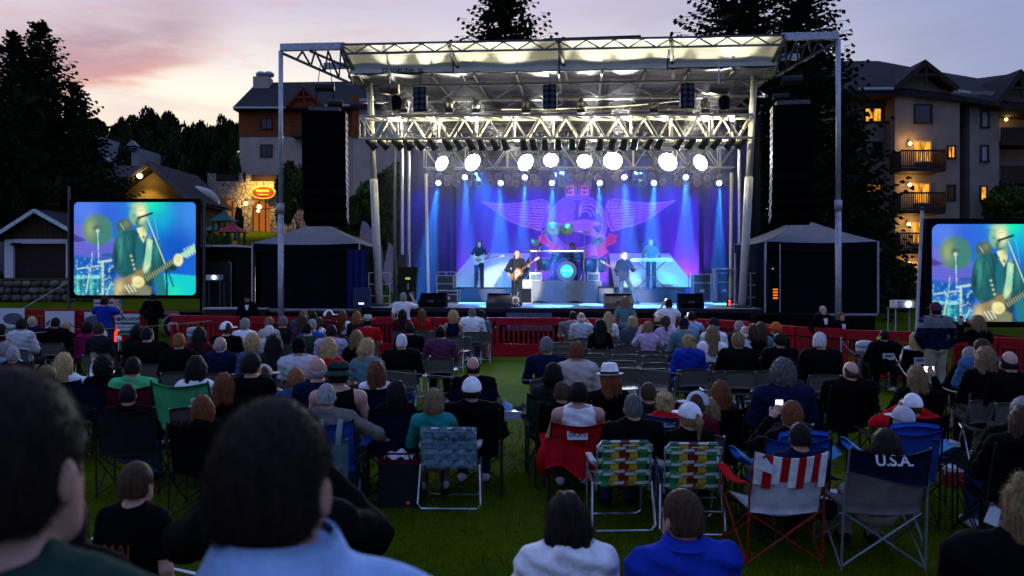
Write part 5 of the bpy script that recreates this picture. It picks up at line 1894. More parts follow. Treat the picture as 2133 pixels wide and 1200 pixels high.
# ------------------------------------------------------------------ stage light that falls on the players (par cans of the front truss and floor washes)
for px, v, e in ((1075, 1.4, 6500), (1300, 3.2, 5000), (1000, 4.8, 6500), (1355, 4.9, 6500), (1180, 4.6, 5200), (1060, 6.0, 5200), (1400, 6.0, 4200)):
    u, z = su(px, 600, v)
    p = S(u * .8, FV + .4, 6.15)
    lamp('SPOT', p, e, (1.0, .95, .86) if v < 4 else (.06, .50, 1.0), S(u, v, DECK + 1.1), 20, .5, .06)
for px, py, v, e, deg in ((1078, 570, 1.5, 200000, 2.9), (1302, 575, 3.2, 95000, 2.6)):      # follow spots from the far end of the lawn, over the crowd
    u, z = su(px, py, v)
    lamp('SPOT', (4.0, -16.0, 8.5), e, (1.0, .96, .9), S(u, v, z), deg, .35, .12, name='follow_spot')
for px, e, c in ((1000, 5200, (.015, .24, 1.0)), (1330, 5200, (.015, .24, 1.0)), (1170, 4200, (.03, .22, 1.0))):
    u, z = su(px, 300, MV)
    lamp('SPOT', S(u, MV + .4, 6.0), e, c, S(u, .6, DECK), 70, .8, .1)
for k, (px, e) in enumerate(((985, 420), (1062, 200), (1120, 300), (1262, 300), (1330, 200), (1432, 700))):
    u, z = su(px, 598, 7.5)
    f = sthing('floor_wash_light', 'magenta floor wash hidden behind the risers, %s from the left' % ords[k], 'stage light', u, 7.45, DECK, 'magenta floor washes')
    MB().box((0, 0, .07), (.3, .14, .12)).build('housing', BLK, f)
    MB().box((0, 0, .135), (.26, .1, .01)).build('lens', glow('magenta_lens', (1.0, .15, .7), 4), f)
    lamp('SPOT', S(u, 7.42, DECK + .2), e, (.95, .10, .85), S(u + random.uniform(-.2, .2), 7.95, DECK + 2.6), 80, .8, .08)
for k, px in enumerate((890, 1010, 1110, 1206, 1300, 1400, 1500)):
    u, z = su(px, 300, 7.0)
    lamp('SPOT', S(u, 6.4, 6.6), 560, (.08, .05, 1.0), S(u, 7.9, 3.2), 75, .8, .1)
# theatrical haze fills the stage house
for lab, zc_, zh_, dens in (('thin theatrical haze filling the stage house', 4.61, 6.66, .0105),):
    hz_o = MB().box((0, 3.72, zc_), (11.2, 7.2, zh_)).build('haze', None)
    hz_o.location = S(0, 0, 0)
    hz_o.rotation_euler = (0, 0, RZ)
    tag(hz_o, lab, 'haze', kind='stuff')
    vm = bpy.data.materials.new('stage_haze')
    vm.use_nodes = True
    vm.node_tree.nodes.clear()
    t = NT(vm.node_tree)
    vo_ = t.node('ShaderNodeVolumePrincipled')
    vo_.inputs['Color'].default_value = (.9, .92, 1, 1)
    vo_.inputs['Density'].default_value = dens
    vo_.inputs['Anisotropy'].default_value = .25
    t.l.new(vo_.outputs[0], t.node('ShaderNodeOutputMaterial').inputs['Volume'])
    hz_o.data.materials.append(vm)


# ================================================================== PEOPLE
SKINS = [mat('skin_%d' % k, c, .55, var=.08, scale=14, spec=.35) for k, c in enumerate(((.50, .27, .19), (.44, .23, .16), (.36, .18, .12), (.52, .30, .23), (.20, .10, .065)))]
COLS = {
    'black': (.0042, .0042, .005), 'charcoal': (.018, .018, .021), 'navy': (.006, .010, .034), 'white': (.82, .82, .86), 'pale grey': (.5, .5, .53), 'grey': (.15, .15, .16),
    'denim blue': (.05, .10, .22), 'blue': (.02, .07, .34), 'royal blue': (.012, .035, .33), 'red': (.48, .008, .014), 'maroon': (.09, .008, .018), 'teal': (.02, .22, .19), 'dusty teal': (.09, .19, .22),
    'bright green': (.07, .45, .17), 'lilac': (.46, .36, .52), 'beige': (.46, .40, .36), 'plum': (.10, .03, .07), 'slate': (.055, .075, .10), 'dark green': (.018, .045, .035), 'magenta': (.42, .015, .14),
    'taupe': (.15, .13, .12), 'pale blue': (.30, .46, .72), 'khaki': (.34, .29, .22), 'dark denim': (.018, .03, .065), 'sky blue': (.10, .33, .62), 'orange': (.62, .12, .03),
}
HCOL = {
    'black': (.006, .005, .005), 'dark brown': (.012, .007, .005), 'brown': (.055, .028, .014), 'auburn': (.14, .045, .014), 'ginger': (.24, .10, .035), 'blonde': (.42, .28, .12), 'dark blonde': (.20, .13, .06),
    'grey': (.26, .25, .245), 'dark grey': (.09, .087, .085), 'white': (.62, .60, .59), 'salt and pepper': (.15, .145, .14),
}


def cloth(c):
    return mat('cloth_' + c, COLS[c], .9, var=.2, scale=7, bump=.35, bscale=30, spec=.03)


def hairm(c):
    nm = 'hair_' + c
    if nm in _M:
        return _M[nm]
    m = mat(nm, HCOL[c], .6, var=0, spec=.15)
    t_ = NT(m.node_tree)
    b_ = t_.n['Principled BSDF']
    co_ = t_.node('ShaderNodeTexCoord').outputs['Object']
    mp = t_.node('ShaderNodeMapping')
    mp.inputs['Scale'].default_value = (90, 90, 9)
    t_.l.new(co_, mp.inputs[0])
    n_ = t_.noise(mp.outputs[0], 1.0, 3, .6, .4)
    k_ = HCOL[c]
    t_.l.new(t_.mix(t_.smooth(n_, .3, .7), tuple(v * .45 for v in k_), tuple(min(1, v * 1.5) for v in k_)), b_.inputs['Base Color'])
    bn_2 = t_.node('ShaderNodeBump')
    bn_2.inputs['Strength'].default_value = .5
    bn_2.inputs['Distance'].default_value = .006
    t_.l.new(n_, bn_2.inputs['Height'])
    t_.l.new(bn_2.outputs[0], b_.inputs['Normal'])
    return m


def V3(*a):
    return np.array(a, float)


def joints(pose):
    J = {}
    low = pose.startswith('low-')
    pose = pose.replace('low-', '')
    if pose.startswith('sit') or pose in ('wave', 'phone', 'armsup', 'rest', 'clap'):
        J.update(pel=V3(0, 0, .53), wai=V3(0, -.045, .74), che=V3(0, -.075, .95), nek=V3(0, -.07, 1.10), head=V3(0, -.035, 1.245))
        for s, n in ((-1, 'L'), (1, 'R')):
            J['sh' + n] = V3(s * .185, -.075, 1.03)
            J['el' + n] = V3(s * .25, .0, .77)
            J['wr' + n] = V3(s * .13, .22, .70)
            J['hip' + n] = V3(s * .09, .02, .51)
            J['kn' + n] = V3(s * .12, .45, .52)
            J['an' + n] = V3(s * .13, .47, .10)
            J['to' + n] = V3(s * .14, .62, .04)
        if pose == 'wave':
            J['elR'], J['wrR'] = V3(.36, .04, .98), V3(.30, .16, 1.20)
        if pose == 'phone':
            J['elL'], J['wrL'] = V3(-.30, .10, .93), V3(-.09, .26, 1.17)
            J['elR'], J['wrR'] = V3(.30, .10, .93), V3(.09, .26, 1.17)
        if pose == 'armsup':
            J['elL'], J['wrL'] = V3(-.34, .05, 1.02), V3(-.10, .10, 1.20)
            J['elR'], J['wrR'] = V3(.34, .05, 1.02), V3(.10, .10, 1.20)
        if pose == 'clap':
            J['elL'], J['wrL'] = V3(-.30, .06, .92), V3(-.16, .18, 1.16)
            J['elR'], J['wrR'] = V3(.30, .06, .92), V3(.04, .22, 1.14)
        if pose == 'rest':                       # right arm laid along the next chair back
            J['elR'], J['wrR'] = V3(.42, -.08, .88), V3(.50, .12, .78)
        if pose == 'sitlean':
            for k, dx_ in (('wai', .03), ('che', .08), ('nek', .13), ('head', .18), ('shL', .09), ('shR', .11), ('elL', .05), ('elR', .08)):
                J[k] = J[k] + V3(dx_, 0, -abs(dx_) * .15)
        if low:                                  # slumped in a low sling seat
            for k in list(J):
                if k[:2] in ('kn', 'an', 'to'):
                    continue
                dz_ = {'pel': .09, 'hip': .08}.get(k[:3], .105)
                J[k] = J[k] + V3(0, -.42 * max(0, J[k][2] - .55) * (.75 if J[k][2] < 1.2 else .62), -dz_)
    else:
        J.update(pel=V3(0, 0, .96), wai=V3(0, -.005, 1.13), che=V3(0, -.015, 1.33), nek=V3(0, -.02, 1.50), head=V3(0, .015, 1.645))
        for s, n in ((-1, 'L'), (1, 'R')):
            J['sh' + n] = V3(s * .18, -.02, 1.435)
            J['el' + n] = V3(s * .235, -.04, 1.16)
            J['wr' + n] = V3(s * .225, .06, .92)
            J['hip' + n] = V3(s * .09, 0, .93)
            J['kn' + n] = V3(s * .105, .025, .51)
            J['an' + n] = V3(s * .115, -.02, .09)
            J['to' + n] = V3(s * .14, .13, .04)
        if pose == 'standshrug':
            for k, q in (('shL', -.03), ('shR', .0), ('nek', .01)):
                J[k] = J[k] + V3(0, 0, q)
            J['head'] = J['head'] + V3(-.055, 0, 0)
            J['nek'] = J['nek'] + V3(-.02, 0, 0)
        if pose == 'standphone':
            J['elL'], J['wrL'] = V3(-.30, .12, 1.36), V3(-.09, .27, 1.60)
            J['elR'], J['wrR'] = V3(.30, .12, 1.36), V3(.09, .27, 1.60)
        if pose == 'standraise':
            J['elR'], J['wrR'] = V3(.32, .12, 1.38), V3(.24, .22, 1.64)
        if pose == 'standclap':
            J['elL'], J['wrL'] = V3(-.32, .08, 1.36), V3(-.22, .15, 1.62)
            J['elR'], J['wrR'] = V3(.30, .08, 1.34), V3(.02, .18, 1.60)
        if pose == 'guitar':                     # left hand on the neck, right at the strings
            J['elR'], J['wrR'] = V3(.33, .06, 1.17), V3(.10, .22, 1.08)
            J['elL'], J['wrL'] = V3(-.33, .10, 1.18), V3(-.40, .28, 1.26)
        if pose == 'guitarwalk':
            J['elR'], J['wrR'] = V3(.32, .06, 1.17), V3(.08, .22, 1.07)
            J['elL'], J['wrL'] = V3(-.28, .12, 1.18), V3(-.26, .30, 1.24)
            J['knL'], J['anL'], J['toL'] = V3(-.26, .06, .52), V3(-.44, .02, .09), V3(-.50, .16, .04)
            J['knR'], J['anR'], J['toR'] = V3(.14, .06, .51), V3(.16, -.05, .09), V3(.18, .10, .04)
        if pose == 'keys':
            J['elR'], J['wrR'] = V3(.30, .08, 1.16), V3(.20, .30, 1.10)
            J['elL'], J['wrL'] = V3(-.30, .08, 1.16), V3(-.20, .30, 1.10)
        if pose == 'standpocket':
            J['elR'], J['wrR'] = V3(.29, -.08, 1.17), V3(.20, .02, .98)
            J['elL'], J['wrL'] = V3(-.29, -.08, 1.17), V3(-.20, .02, .98)
    return J


def add_hand(s, wr, el, side, h):
    """palm, four unequal bent fingers and a thumb leaving the side of the palm"""
    d = wr - el
    d = d / (np.linalg.norm(d) + 1e-9)
    ref = V3(side, 0, 0) if abs(d[0]) < .8 else V3(0, 0, 1)
    n = np.cross(d, ref)
    n /= np.linalg.norm(n)
    w = np.cross(n, d)
    pc = wr + d * .055
    s.cap(wr, pc, .024, .028, .02)
    s.cap(pc - w * .022, pc + w * .022, .020, .020, .015)
    fr = max(.0092, h * .82)
    for k, L in enumerate((.066, .074, .070, .054)):
        b0 = pc + d * .028 + w * (.030 - .020 * k)
        m1 = b0 + d * L * .55 + n * side * .006
        m2 = m1 + d * L * .35 - n * side * .02
        s.cap(b0, m1, fr, fr * .95, .006).cap(m1, m2, fr * .95, fr * .85, .004)
    t0 = wr + d * .03 + w * .026
    t1 = t0 + d * .035 + w * .030
    s.cap(t0, t1, fr * 1.15, fr, .01).cap(t1, t1 + d * .028 + w * .004, fr, fr * .9, .004)


HS = 1.08          # heads a little large, with hair


def head_prims(s, c, yaw, grow=0.0, face=True):
    M = np.array(Matrix.Rotation(yaw, 3, 'Z'))
    q = lambda x, y, z: c + M @ (V3(x, y, z) * HS)
    s.ell(q(0, -.012, .012), (.076 * HS, .096 * HS, .104 * HS), .02, grow, M)
    s.ell(q(0, .03, -.05), (.058 * HS, .066 * HS, .068 * HS), .03, grow, M)
    s.cap(q(-.022, .062, -.092), q(.022, .062, -.092), .022, .022, .03)
    if face:
        s.cap(q(0, .088, -.008), q(0, .104, -.036), .009, .014, .012)
        s.cap(q(-.018, .083, -.068), q(.018, .083, -.068), .009, .009, .01)
        for sx in (-1, 1):
            s.ell(q(sx * .031, .079, .006), (.014, .010, .008), .006, 0, M)
            s.cap(q(sx * .014, .084, .022), q(sx * .045, .074, .022), .008, .007, .012)
            s.ell(q(sx * .080, -.006, -.016), (.010, .018, .032), .010, 0, M)


def torso(s, J, b, g=0.0, legs=False):
    s.cap(J['shL'] * V3(b * .86, 1, 1), J['shR'] * V3(b * .86, 1, 1), .072, .072, .05, g)
    s.ell(J['che'], (.158 * b, .112 * (.5 + .5 * b), .19), .06, g)
    s.ell(J['wai'] + V3(0, .01, 0), (.142 * b, .108 * b, .18), .06, g)
    for n in 'LR':
        s.cap(J['nek'] + V3(0, -.005, .005), J['sh' + n] * V3(b * .8, 1, 1) + V3(0, 0, .005), .048, .05, .05, g)


CACHE = {}


def person_mesh(pose, b, sleeve, yaw=0.0, h=.0125, only=None):
    """-> dict of meshes sharing one pose; b is the breadth of the build"""
    key = (pose, b, sleeve, yaw, h)
    if key in CACHE:
        return CACHE[key]
    J = joints(pose)
    for k in J:
        if k[-1] in 'LR' and k[:2] in ('sh', 'el'):
            J[k] = J[k] * V3(b, 1, 1)
    sit = J['pel'][2] < .7
    pts = np.array(list(J.values()))
    lo, hi = pts.min(0) - .17, pts.max(0) + .17
    lo[2], hi[2] = -.03, max(J['head'][2] + .16, hi[2])
    out = {'J': J}
    bk = (pose, b, yaw, h)
    if bk in CACHE:
        out['body'] = CACHE[bk]
    else:
        s = SDF(lo, hi, h)
        torso(s, J, b)
        s.ell(J['pel'], (.165 * b, .13, .115), .06)
        s.cap(J['nek'], J['head'] + V3(0, -.018, -.05), .056 * (.6 + .4 * b), .052, .03)
        head_prims(s, J['head'], yaw)
        for sd, n in ((-1, 'L'), (1, 'R')):
            s.cap(J['sh' + n], J['el' + n], .050 * b, .041 * b, .03)
            s.cap(J['el' + n], J['wr' + n], .041 * b, .027, .02)
            add_hand(s, J['wr' + n], J['el' + n], sd, h)
            s.cap(J['hip' + n], J['kn' + n], .085 * b, .058, .04)
            s.cap(J['kn' + n], J['kn' + n] * .6 + J['an' + n] * .4 + V3(0, -.012, 0), .055, .056, .03)
            s.cap(J['kn' + n] * .6 + J['an' + n] * .4 + V3(0, -.012, 0), J['an' + n], .056, .036, .03)
            s.cap(J['an' + n] + V3(0, 0, -.03), J['to' + n], .038, .030, .03)
        out['body'] = CACHE[bk] = s.mesh('body')
    # upper garment
    s = SDF(lo, hi, h)
    g = .013 if sleeve not in ('coat', 'hood') else .030
    torso(s, J, b, g)
    s.ell(J['pel'] + V3(0, 0, .05), (.162 * b, .125, .10), .06, g + .004)
    if sleeve == 'tank':
        for n, sx in (('L', -1), ('R', 1)):
            s.clip((sx * 1.0, 0, .18), abs(J['sh' + n][0]) * .80 + .18 * J['sh' + n][2])
    else:
        for n in 'LR':
            if sleeve == 'short':
                m_ = J['sh' + n] * .38 + J['el' + n] * .62
                s.cap(J['sh' + n], m_, .054 * b, .052 * b, .04, g)
            else:
                w_ = J['wr' + n] * .94 + J['el' + n] * .06
                s.cap(J['sh' + n], J['el' + n], .052 * b, .046 * b, .03, g)
                s.cap(J['el' + n], w_, .046 * b, .033, .02, g * .9)
    nz_ = J['nek'][2] + {'short': .048, 'tank': .03}.get(sleeve, .058)
    s.clip((0, -.35, 1.0), nz_ - .35 * J['nek'][1])
    s.clip((0, 0, -1), -(J['pel'][2] - (.06 if sit else .10)))
    if sleeve == 'hood':
        s.ell(J['nek'] + V3(0, -.10, -.02), (.115, .06, .085), .05)
    amp = .0045 if h > .01 else .0075
    s.ripple(amp, lambda X, Y, Z: np.sin(X * 37 + Z * 24 + 2 * np.sin(Y * 20)) * np.sin(Z * 31 - X * 14) + .6 * np.sin(Z * 60 + X * 25))
    out['shirt'] = s.mesh('shirt')
    pk = (pose, b, 'pants', h)
    if pk in CACHE:
        out['trousers'], out['shoe'] = CACHE[pk]
    else:
        s = SDF(lo, hi, h)
        s.ell(J['pel'], (.167 * b, .132, .118), .05, .010)
        for n in 'LR':
            m_ = J['kn' + n] * .55 + J['an' + n] * .45
            s.cap(J['hip' + n], J['kn' + n], .087 * b, .066, .04, .008)
            s.cap(J['kn' + n], m_ + V3(0, -.01, 0), .064, .062, .03, .008)
            s.cap(m_ + V3(0, -.01, 0), J['an' + n], .062, .055, .03, .008)
        s.ripple(.004, lambda X, Y, Z: np.sin(Z * 40 + Y * 22) * np.sin(X * 30 + Z * 12))
        tr_ = s.mesh('trousers')
        shs = []
        for n in 'LR':
            s = SDF(J['an' + n] - .22, J['an' + n] + .32, h)
            s.cap(J['an' + n] + V3(0, -.03, -.045), J['to' + n], .042, .036, .02, .008)
            s.cap(J['an' + n] + V3(0, -.02, 0), J['an' + n] + V3(0, -.03, -.045), .045, .045, .02)
            s.clip((0, 0, -1), -.002)
            shs.append(s.mesh('shoe'))
        out['trousers'], out['shoe'] = CACHE[pk] = (tr_, shs)
    CACHE[key] = out
    return out


def hair_mesh(kind, h=.0085, seed=0):
    key = ('hair', kind, h)
    if key in CACHE:
        return CACHE[key]
    s = SDF((-.24, -.26, -.44), (.24, .2, .24), h)
    top = lambda g: (s.ell((0, -.014, .014), (.077, .097, .106), .02, g), s.ell((0, -.045, -.035), (.068, .062, .075), .03, g * .8))
    face = lambda a=.30: s.clip((0, .86, -.50), .030 + (a - .30) * .2)
    if kind in ('short', 'crop'):
        top(.011 if kind == 'short' else .006)
        face()
        s.clip((0, -.15, -1), .074)
        s.clip((0, .6, -.8), .032)
    elif kind == 'bald':
        top(.007)
        s.clip((0, -.55, 1), .048)
        s.clip((0, 1, 0), .012)
        s.clip((0, -.1, -1), .075)
    elif kind == 'curly':
        top(.030)
        s.ell((0, -.02, -.03), (.098, .09, .10), .03, .012)
        face(.34)
        s.clip((0, 0, -1), .115)
        s.ripple(.010, lambda X, Y, Z: np.sin(X * 75 + 1) * np.sin(Y * 70) * np.sin(Z * 72))
    elif kind == 'bob':
        top(.020)
        s.ell((0, -.03, -.055), (.104, .085, .105), .04)
        face(.30)
        s.clip((0, 0, -1), .135)
        s.ripple(.0035, lambda X, Y, Z: np.sin(np.arctan2(X, -Y) * 26 + Z * 10))
    elif kind == 'long':
        top(.018)
        s.cap((-.035, -.055, -.05), (-.05, -.115, -.29), .065, .042, .05)
        s.cap((.035, -.055, -.05), (.05, -.115, -.29), .065, .042, .05)
        s.cap((0, -.07, -.05), (0, -.125, -.31), .07, .045, .05)
        for sx in (-1, 1):
            s.cap((sx * .07, -.02, 0), (sx * .095, -.05, -.20), .030, .026, .03)
        face(.30)
        s.ripple(.0045, lambda X, Y, Z: np.sin(X * 105 + Z * 14) + .6 * np.sin(X * 190 - Z * 21))
    elif kind == 'mid':
        top(.018)
        s.cap((-.04, -.05, -.05), (-.055, -.075, -.16), .064, .05, .05)
        s.cap((.04, -.05, -.05), (.055, -.075, -.16), .064, .05, .05)
        for sx in (-1, 1):
            s.cap((sx * .07, -.01, 0), (sx * .088, -.025, -.13), .032, .028, .03)
        face(.30)
        s.ripple(.004, lambda X, Y, Z: np.sin(X * 95 + Z * 18) + .5 * np.sin(X * 170))
    elif kind == 'pony':
        top(.012)
        face()
        s.clip((0, -.15, -1), .078)
        s.cap((0, -.105, .03), (0, -.145, -.03), .03, .034, .015)
        s.cap((0, -.145, -.03), (0, -.13, -.19), .034, .012, .02)
        s.ripple(.003, lambda X, Y, Z: np.sin(X * 120 + Z * 16))
    elif kind == 'bun':
        top(.014)
        face()
        s.clip((0, -.15, -1), .082)
        s.ell((0, -.105, .06), (.045, .04, .04), .015)
        s.ell((.01, -.10, -.07), (.035, .025, .03), .02)
        s.ripple(.004, lambda X, Y, Z: np.sin(X * 85 + Y * 40 + Z * 55))
    me = s.mesh('hair')
    CACHE[key] = me
    return me


def cap_mesh():
    if 'cap' not in CACHE:
        s = SDF((-.16, -.2, -.06), (.16, .27, .2), .008)
        s.ell((0, -.012, .014), (.079, .099, .108), .01, .017)
        s.clip((0, .12, -1), -.012)
        s.ell((0, .115, .028), (.078, .085, .010), .012)
        CACHE['cap'] = s.mesh('cap')
    return CACHE['cap']


def hat_parts(kind):
    key = ('hat', kind)
    if key not in CACHE:
        if kind == 'fedora':
            c = MB().lathe([(.101, 0), (.098, .05), (.088, .10), (.07, .128), (.035, .115), (0, .11)], 24).mesh('crown', True)
            b_ = MB().lathe([(.098, .0), (.13, -.002), (.150, .012), (.152, .016), (.13, .004), (.098, .006)], 28).mesh('brim', True)
            d_ = MB().lathe([(.104, .004), (.103, .034), (.1, .036)], 24).mesh('band', True)
        elif kind == 'bucket':
            c = MB().lathe([(.103, 0), (.099, .05), (.085, .082), (0, .088)], 24).mesh('crown', True)
            b_ = MB().lathe([(.101, .002), (.135, -.035), (.152, -.045), (.150, -.05), (.10, -.004)], 28).mesh('brim', True)
            d_ = MB().lathe([(.1045, .0), (.103, .022)], 24).mesh('band', True)
        else:
            c = MB().lathe([(.103, 0), (.098, .06), (.088, .11), (.055, .125), (0, .105)], 24).mesh('crown', True)
            n, mm = 36, MB()
            mm.sheet(lambda s_, t_: ((.098 + .095 * t_) * math.cos(s_ * 6.2832), (.098 + .095 * t_) * math.sin(s_ * 6.2832), .055 * t_ * t_ * math.cos(s_ * 6.2832) ** 2 - .012 * t_), n, 4, .004)
            b_ = mm.mesh('brim', True)
            d_ = MB().lathe([(.1045, .002), (.1035, .024)], 24).mesh('band', True)
        CACHE[key] = (c, b_, d_)
    return CACHE[key]


HAIRWORD = {'short': 'short %s hair', 'crop': 'cropped %s hair', 'bald': 'balding %s head', 'curly': 'curly %s hair', 'bob': '%s bob', 'long': 'long %s hair', 'mid': 'shoulder length %s hair', 'pony': '%s ponytail', 'bun': 'pinned up %s hair'}
GARM = {'tank': 'tank top', 'short': 'tee', 'long': 'top', 'coat': 'jacket', 'hood': 'hoodie'}
PRNG = random.Random(5)
HRNG = random.Random(9)
LABELS = set()


def person(label, loc, rz, pose, b, sleeve, topc, hair, hairc, pants='dark denim', skin=None, scale=1.0, cap=None, capc='white', caprot=0.0, yaw=0.0, h=.0125, group=None, shoes='black', hairh=.0085):
    assert label not in LABELS, label
    LABELS.add(label)
    ms = person_mesh(pose, b, sleeve, yaw, h)
    J = ms['J']
    p = thing('person', label, 'person', loc, rz, group, scale)
    put('body', ms['body'], SKINS[PRNG.choice((0, 0, 1, 1, 2, 3)) if skin is None else skin], p)
    put('shirt', ms['shirt'], cloth(topc), p)
    put('trousers', ms['trousers'], cloth(pants), p)
    for sh_m in ms['shoe']:
        put('shoe', sh_m, cloth(shoes), p)
    hj = tuple(J['head'])
    if hair:
        ho_ = put('hair', hair_mesh(hair, hairh), hairm(hairc), p, hj, (0, 0, yaw), (HS * HRNG.uniform(.96, 1.05), HS * HRNG.uniform(.97, 1.04), HS * HRNG.uniform(.97, 1.03)))
        if h > .01 and hair not in ('bald', 'crop') and not cap:
            key = ('loose', hair)
            if key not in CACHE:
                CACHE[key] = strands(ho_, 1100, .028 if hair != 'short' else .014, .0016, 3, .5, .4).data
            else:
                put('loose_hairs', CACHE[key], ho_.material_slots[0].material, ho_)
    if cap == 'cap':
        put('cap', cap_mesh(), cloth(capc), p, hj, (0, 0, yaw + caprot), 1.03 * HS)
    elif cap in ('fedora', 'bucket', 'cowboy'):
        c, br, bd_ = hat_parts(cap)
        base = (hj[0], hj[1] - .012, hj[2] + .052)
        hm_ = put('hat', c, cloth(capc), p, base, (R(-4), 0, yaw), (.99, 1.15, 1.05))
        put('brim', br, cloth(capc), hm_)
        put('band', bd_, cloth('black'), hm_)
    return p


# ------------------------------------------------------------------ chairs (built once, then copied)
CH_PL = mat('brown_grey_plastic', (.105, .095, .082), .5, var=.08)
CH_ST = mat('chair_steel', (.42, .44, .48), .3, .8)
CH_BS = mat('black_steel', (.02, .02, .022), .4, .3)


def _fold():
    if 'fold' in CACHE:
        return CACHE['fold']
    back = MB().sheet(lambda s, t_: (-.225 + .45 * s + (.012 if .1 < s < .9 else 0) * 0, -.235 - .05 * t_ + .028 * math.cos((s - .5) * math.pi), .53 + .28 * t_ - .02 * (2 * s - 1) ** 4), 10, 5, .014).mesh('backrest', True)
    seat = MB().sheet(lambda s, t_: (-.215 + .43 * s, .21 - .42 * t_, .445 - .014 * math.sin(math.pi * s)), 8, 5, .018).mesh('seat', True)
    legs = []
    for sx in (-1, 1):
        legs.append(MB().tube([(sx * .232, .26, .0), (sx * .232, -.05, .47), (sx * .228, -.27, .80)], .0125, 6).mesh('front_leg'))
        legs.append(MB().tube([(sx * .222, -.27, 0), (sx * .222, -.02, .40), (sx * .222, .12, .45)], .0115, 6).mesh('rear_leg'))
    br = MB().tube([(-.23, .20, .10), (.23, .20, .10)], .009, 5).mesh('stretcher')
    br2 = MB().tube([(-.22, -.22, .09), (.22, -.22, .09)], .009, 5).mesh('stretcher')
    CACHE['fold'] = (back, seat, legs, br, br2)
    return CACHE['fold']


def folding_chair(label, loc, rz, group='folding chairs in rows'):
    back, seat, legs, br, br2 = _fold()
    c = thing('folding_chair', label, 'chair', loc, rz, group)
    put('backrest', back, CH_PL, c)
    put('seat', seat, CH_PL, c)
    for l in legs:
        put('leg', l, CH_ST, c)
    put('stretcher', br, CH_ST, c)
    put('stretcher', br2, CH_ST, c)
    return c


def _camp():
    if 'camp' in CACHE:
        return CACHE['camp']
    back = MB().sheet(lambda s, t_: (-.275 + .55 * s, -.27 - .16 * t_ - .07 * math.sin(math.pi * s), .42 + .50 * t_ - .035 * math.sin(math.pi * s) * t_), 12, 8, .006).mesh('back_fabric', True)
    seat = MB().sheet(lambda s, t_: (-.27 + .54 * s, .26 - .53 * t_, .44 - .055 * math.sin(math.pi * s)), 10, 6, .006).mesh('seat_fabric', True)
    arms = [MB().sheet(lambda s, t_: (sx * (.285 + .085 * t_), .31 - .62 * s, .66 - .04 * math.sin(math.pi * s)), 6, 3, .008 if sx < 0 else -.008).mesh('armrest', True) for sx in (-1, 1)]
    tubes = []
    for sx in (-1, 1):
        tubes.append(MB().tube([(sx * .30, -.30, .0), (sx * .295, -.34, .55), (sx * .278, -.435, .935)], .0095, 5).mesh('back_post'))
        tubes.append(MB().tube([(sx * .31, .30, .0), (sx * .31, .30, .665)], .0095, 5).mesh('front_post'))
        tubes.append(MB().tube([(sx * .30, -.30, .03), (-sx * .28, -.28, .42)], .0085, 5).mesh('rear_cross'))
        tubes.append(MB().tube([(sx * .31, .30, .03), (-sx * .28, .27, .43)], .0085, 5).mesh('front_cross'))
        tubes.append(MB().tube([(sx * .305, -.30, .03), (sx * .31, .29, .42)], .0085, 5).mesh('side_cross'))
        tubes.append(MB().tube([(sx * .305, -.30, .42), (sx * .31, .29, .03)], .0085, 5).mesh('side_cross'))
    CACHE['camp'] = (back, seat, arms, tubes)
    return CACHE['camp']


def camp_chair(label, loc, rz, col, tube=None, arm=None, scale=1.0, group='folding camp chairs'):
    back, seat, arms, tubes = _camp()
    c = thing('camp_chair', label, 'chair', loc, rz, group, scale)
    b_ = put('back_fabric', back, cloth(col), c)
    put('seat_fabric', seat, cloth(col), c)
    for a in arms:
        put('armrest', a, cloth(arm or col), c)
    for t_ in tubes:
        put(t_.name.split('.')[0], t_, tube or CH_BS, c)
    return c


def strands(hair_obj, n, length, width, seed, jitter=.22, droop=.75):
    """short loose hairs standing on a hair shell: one mesh, child of the hair"""
    r = np.random.default_rng(seed)
    me = hair_obj.data
    nv = len(me.vertices)
    co_ = np.zeros(nv * 3, np.float32)
    no_ = np.zeros(nv * 3, np.float32)
    me.vertices.foreach_get('co', co_)
    me.vertices.foreach_get('normal', no_)
    co_, no_ = co_.reshape(-1, 3), no_.reshape(-1, 3)
    i = r.integers(0, nv, n)
    p = co_[i] + r.normal(0, .003, (n, 3))
    d = no_[i] * .55 + r.normal(0, jitter, (n, 3)) + np.array([0, -.15, -droop])
    d /= np.linalg.norm(d, axis=1)[:, None]
    w = np.cross(d, r.standard_normal((n, 3)))
    w = w / np.linalg.norm(w, axis=1)[:, None] * width
    L = length * (.5 + r.random(n))[:, None]
    V = np.stack([p - w, p + w, p + d * L], 1).reshape(-1, 3)
    return put('loose_hairs', mesh_np('loose_hairs', V, np.arange(3 * n).reshape(-1, 3)), hair_obj.material_slots[0].material, hair_obj)


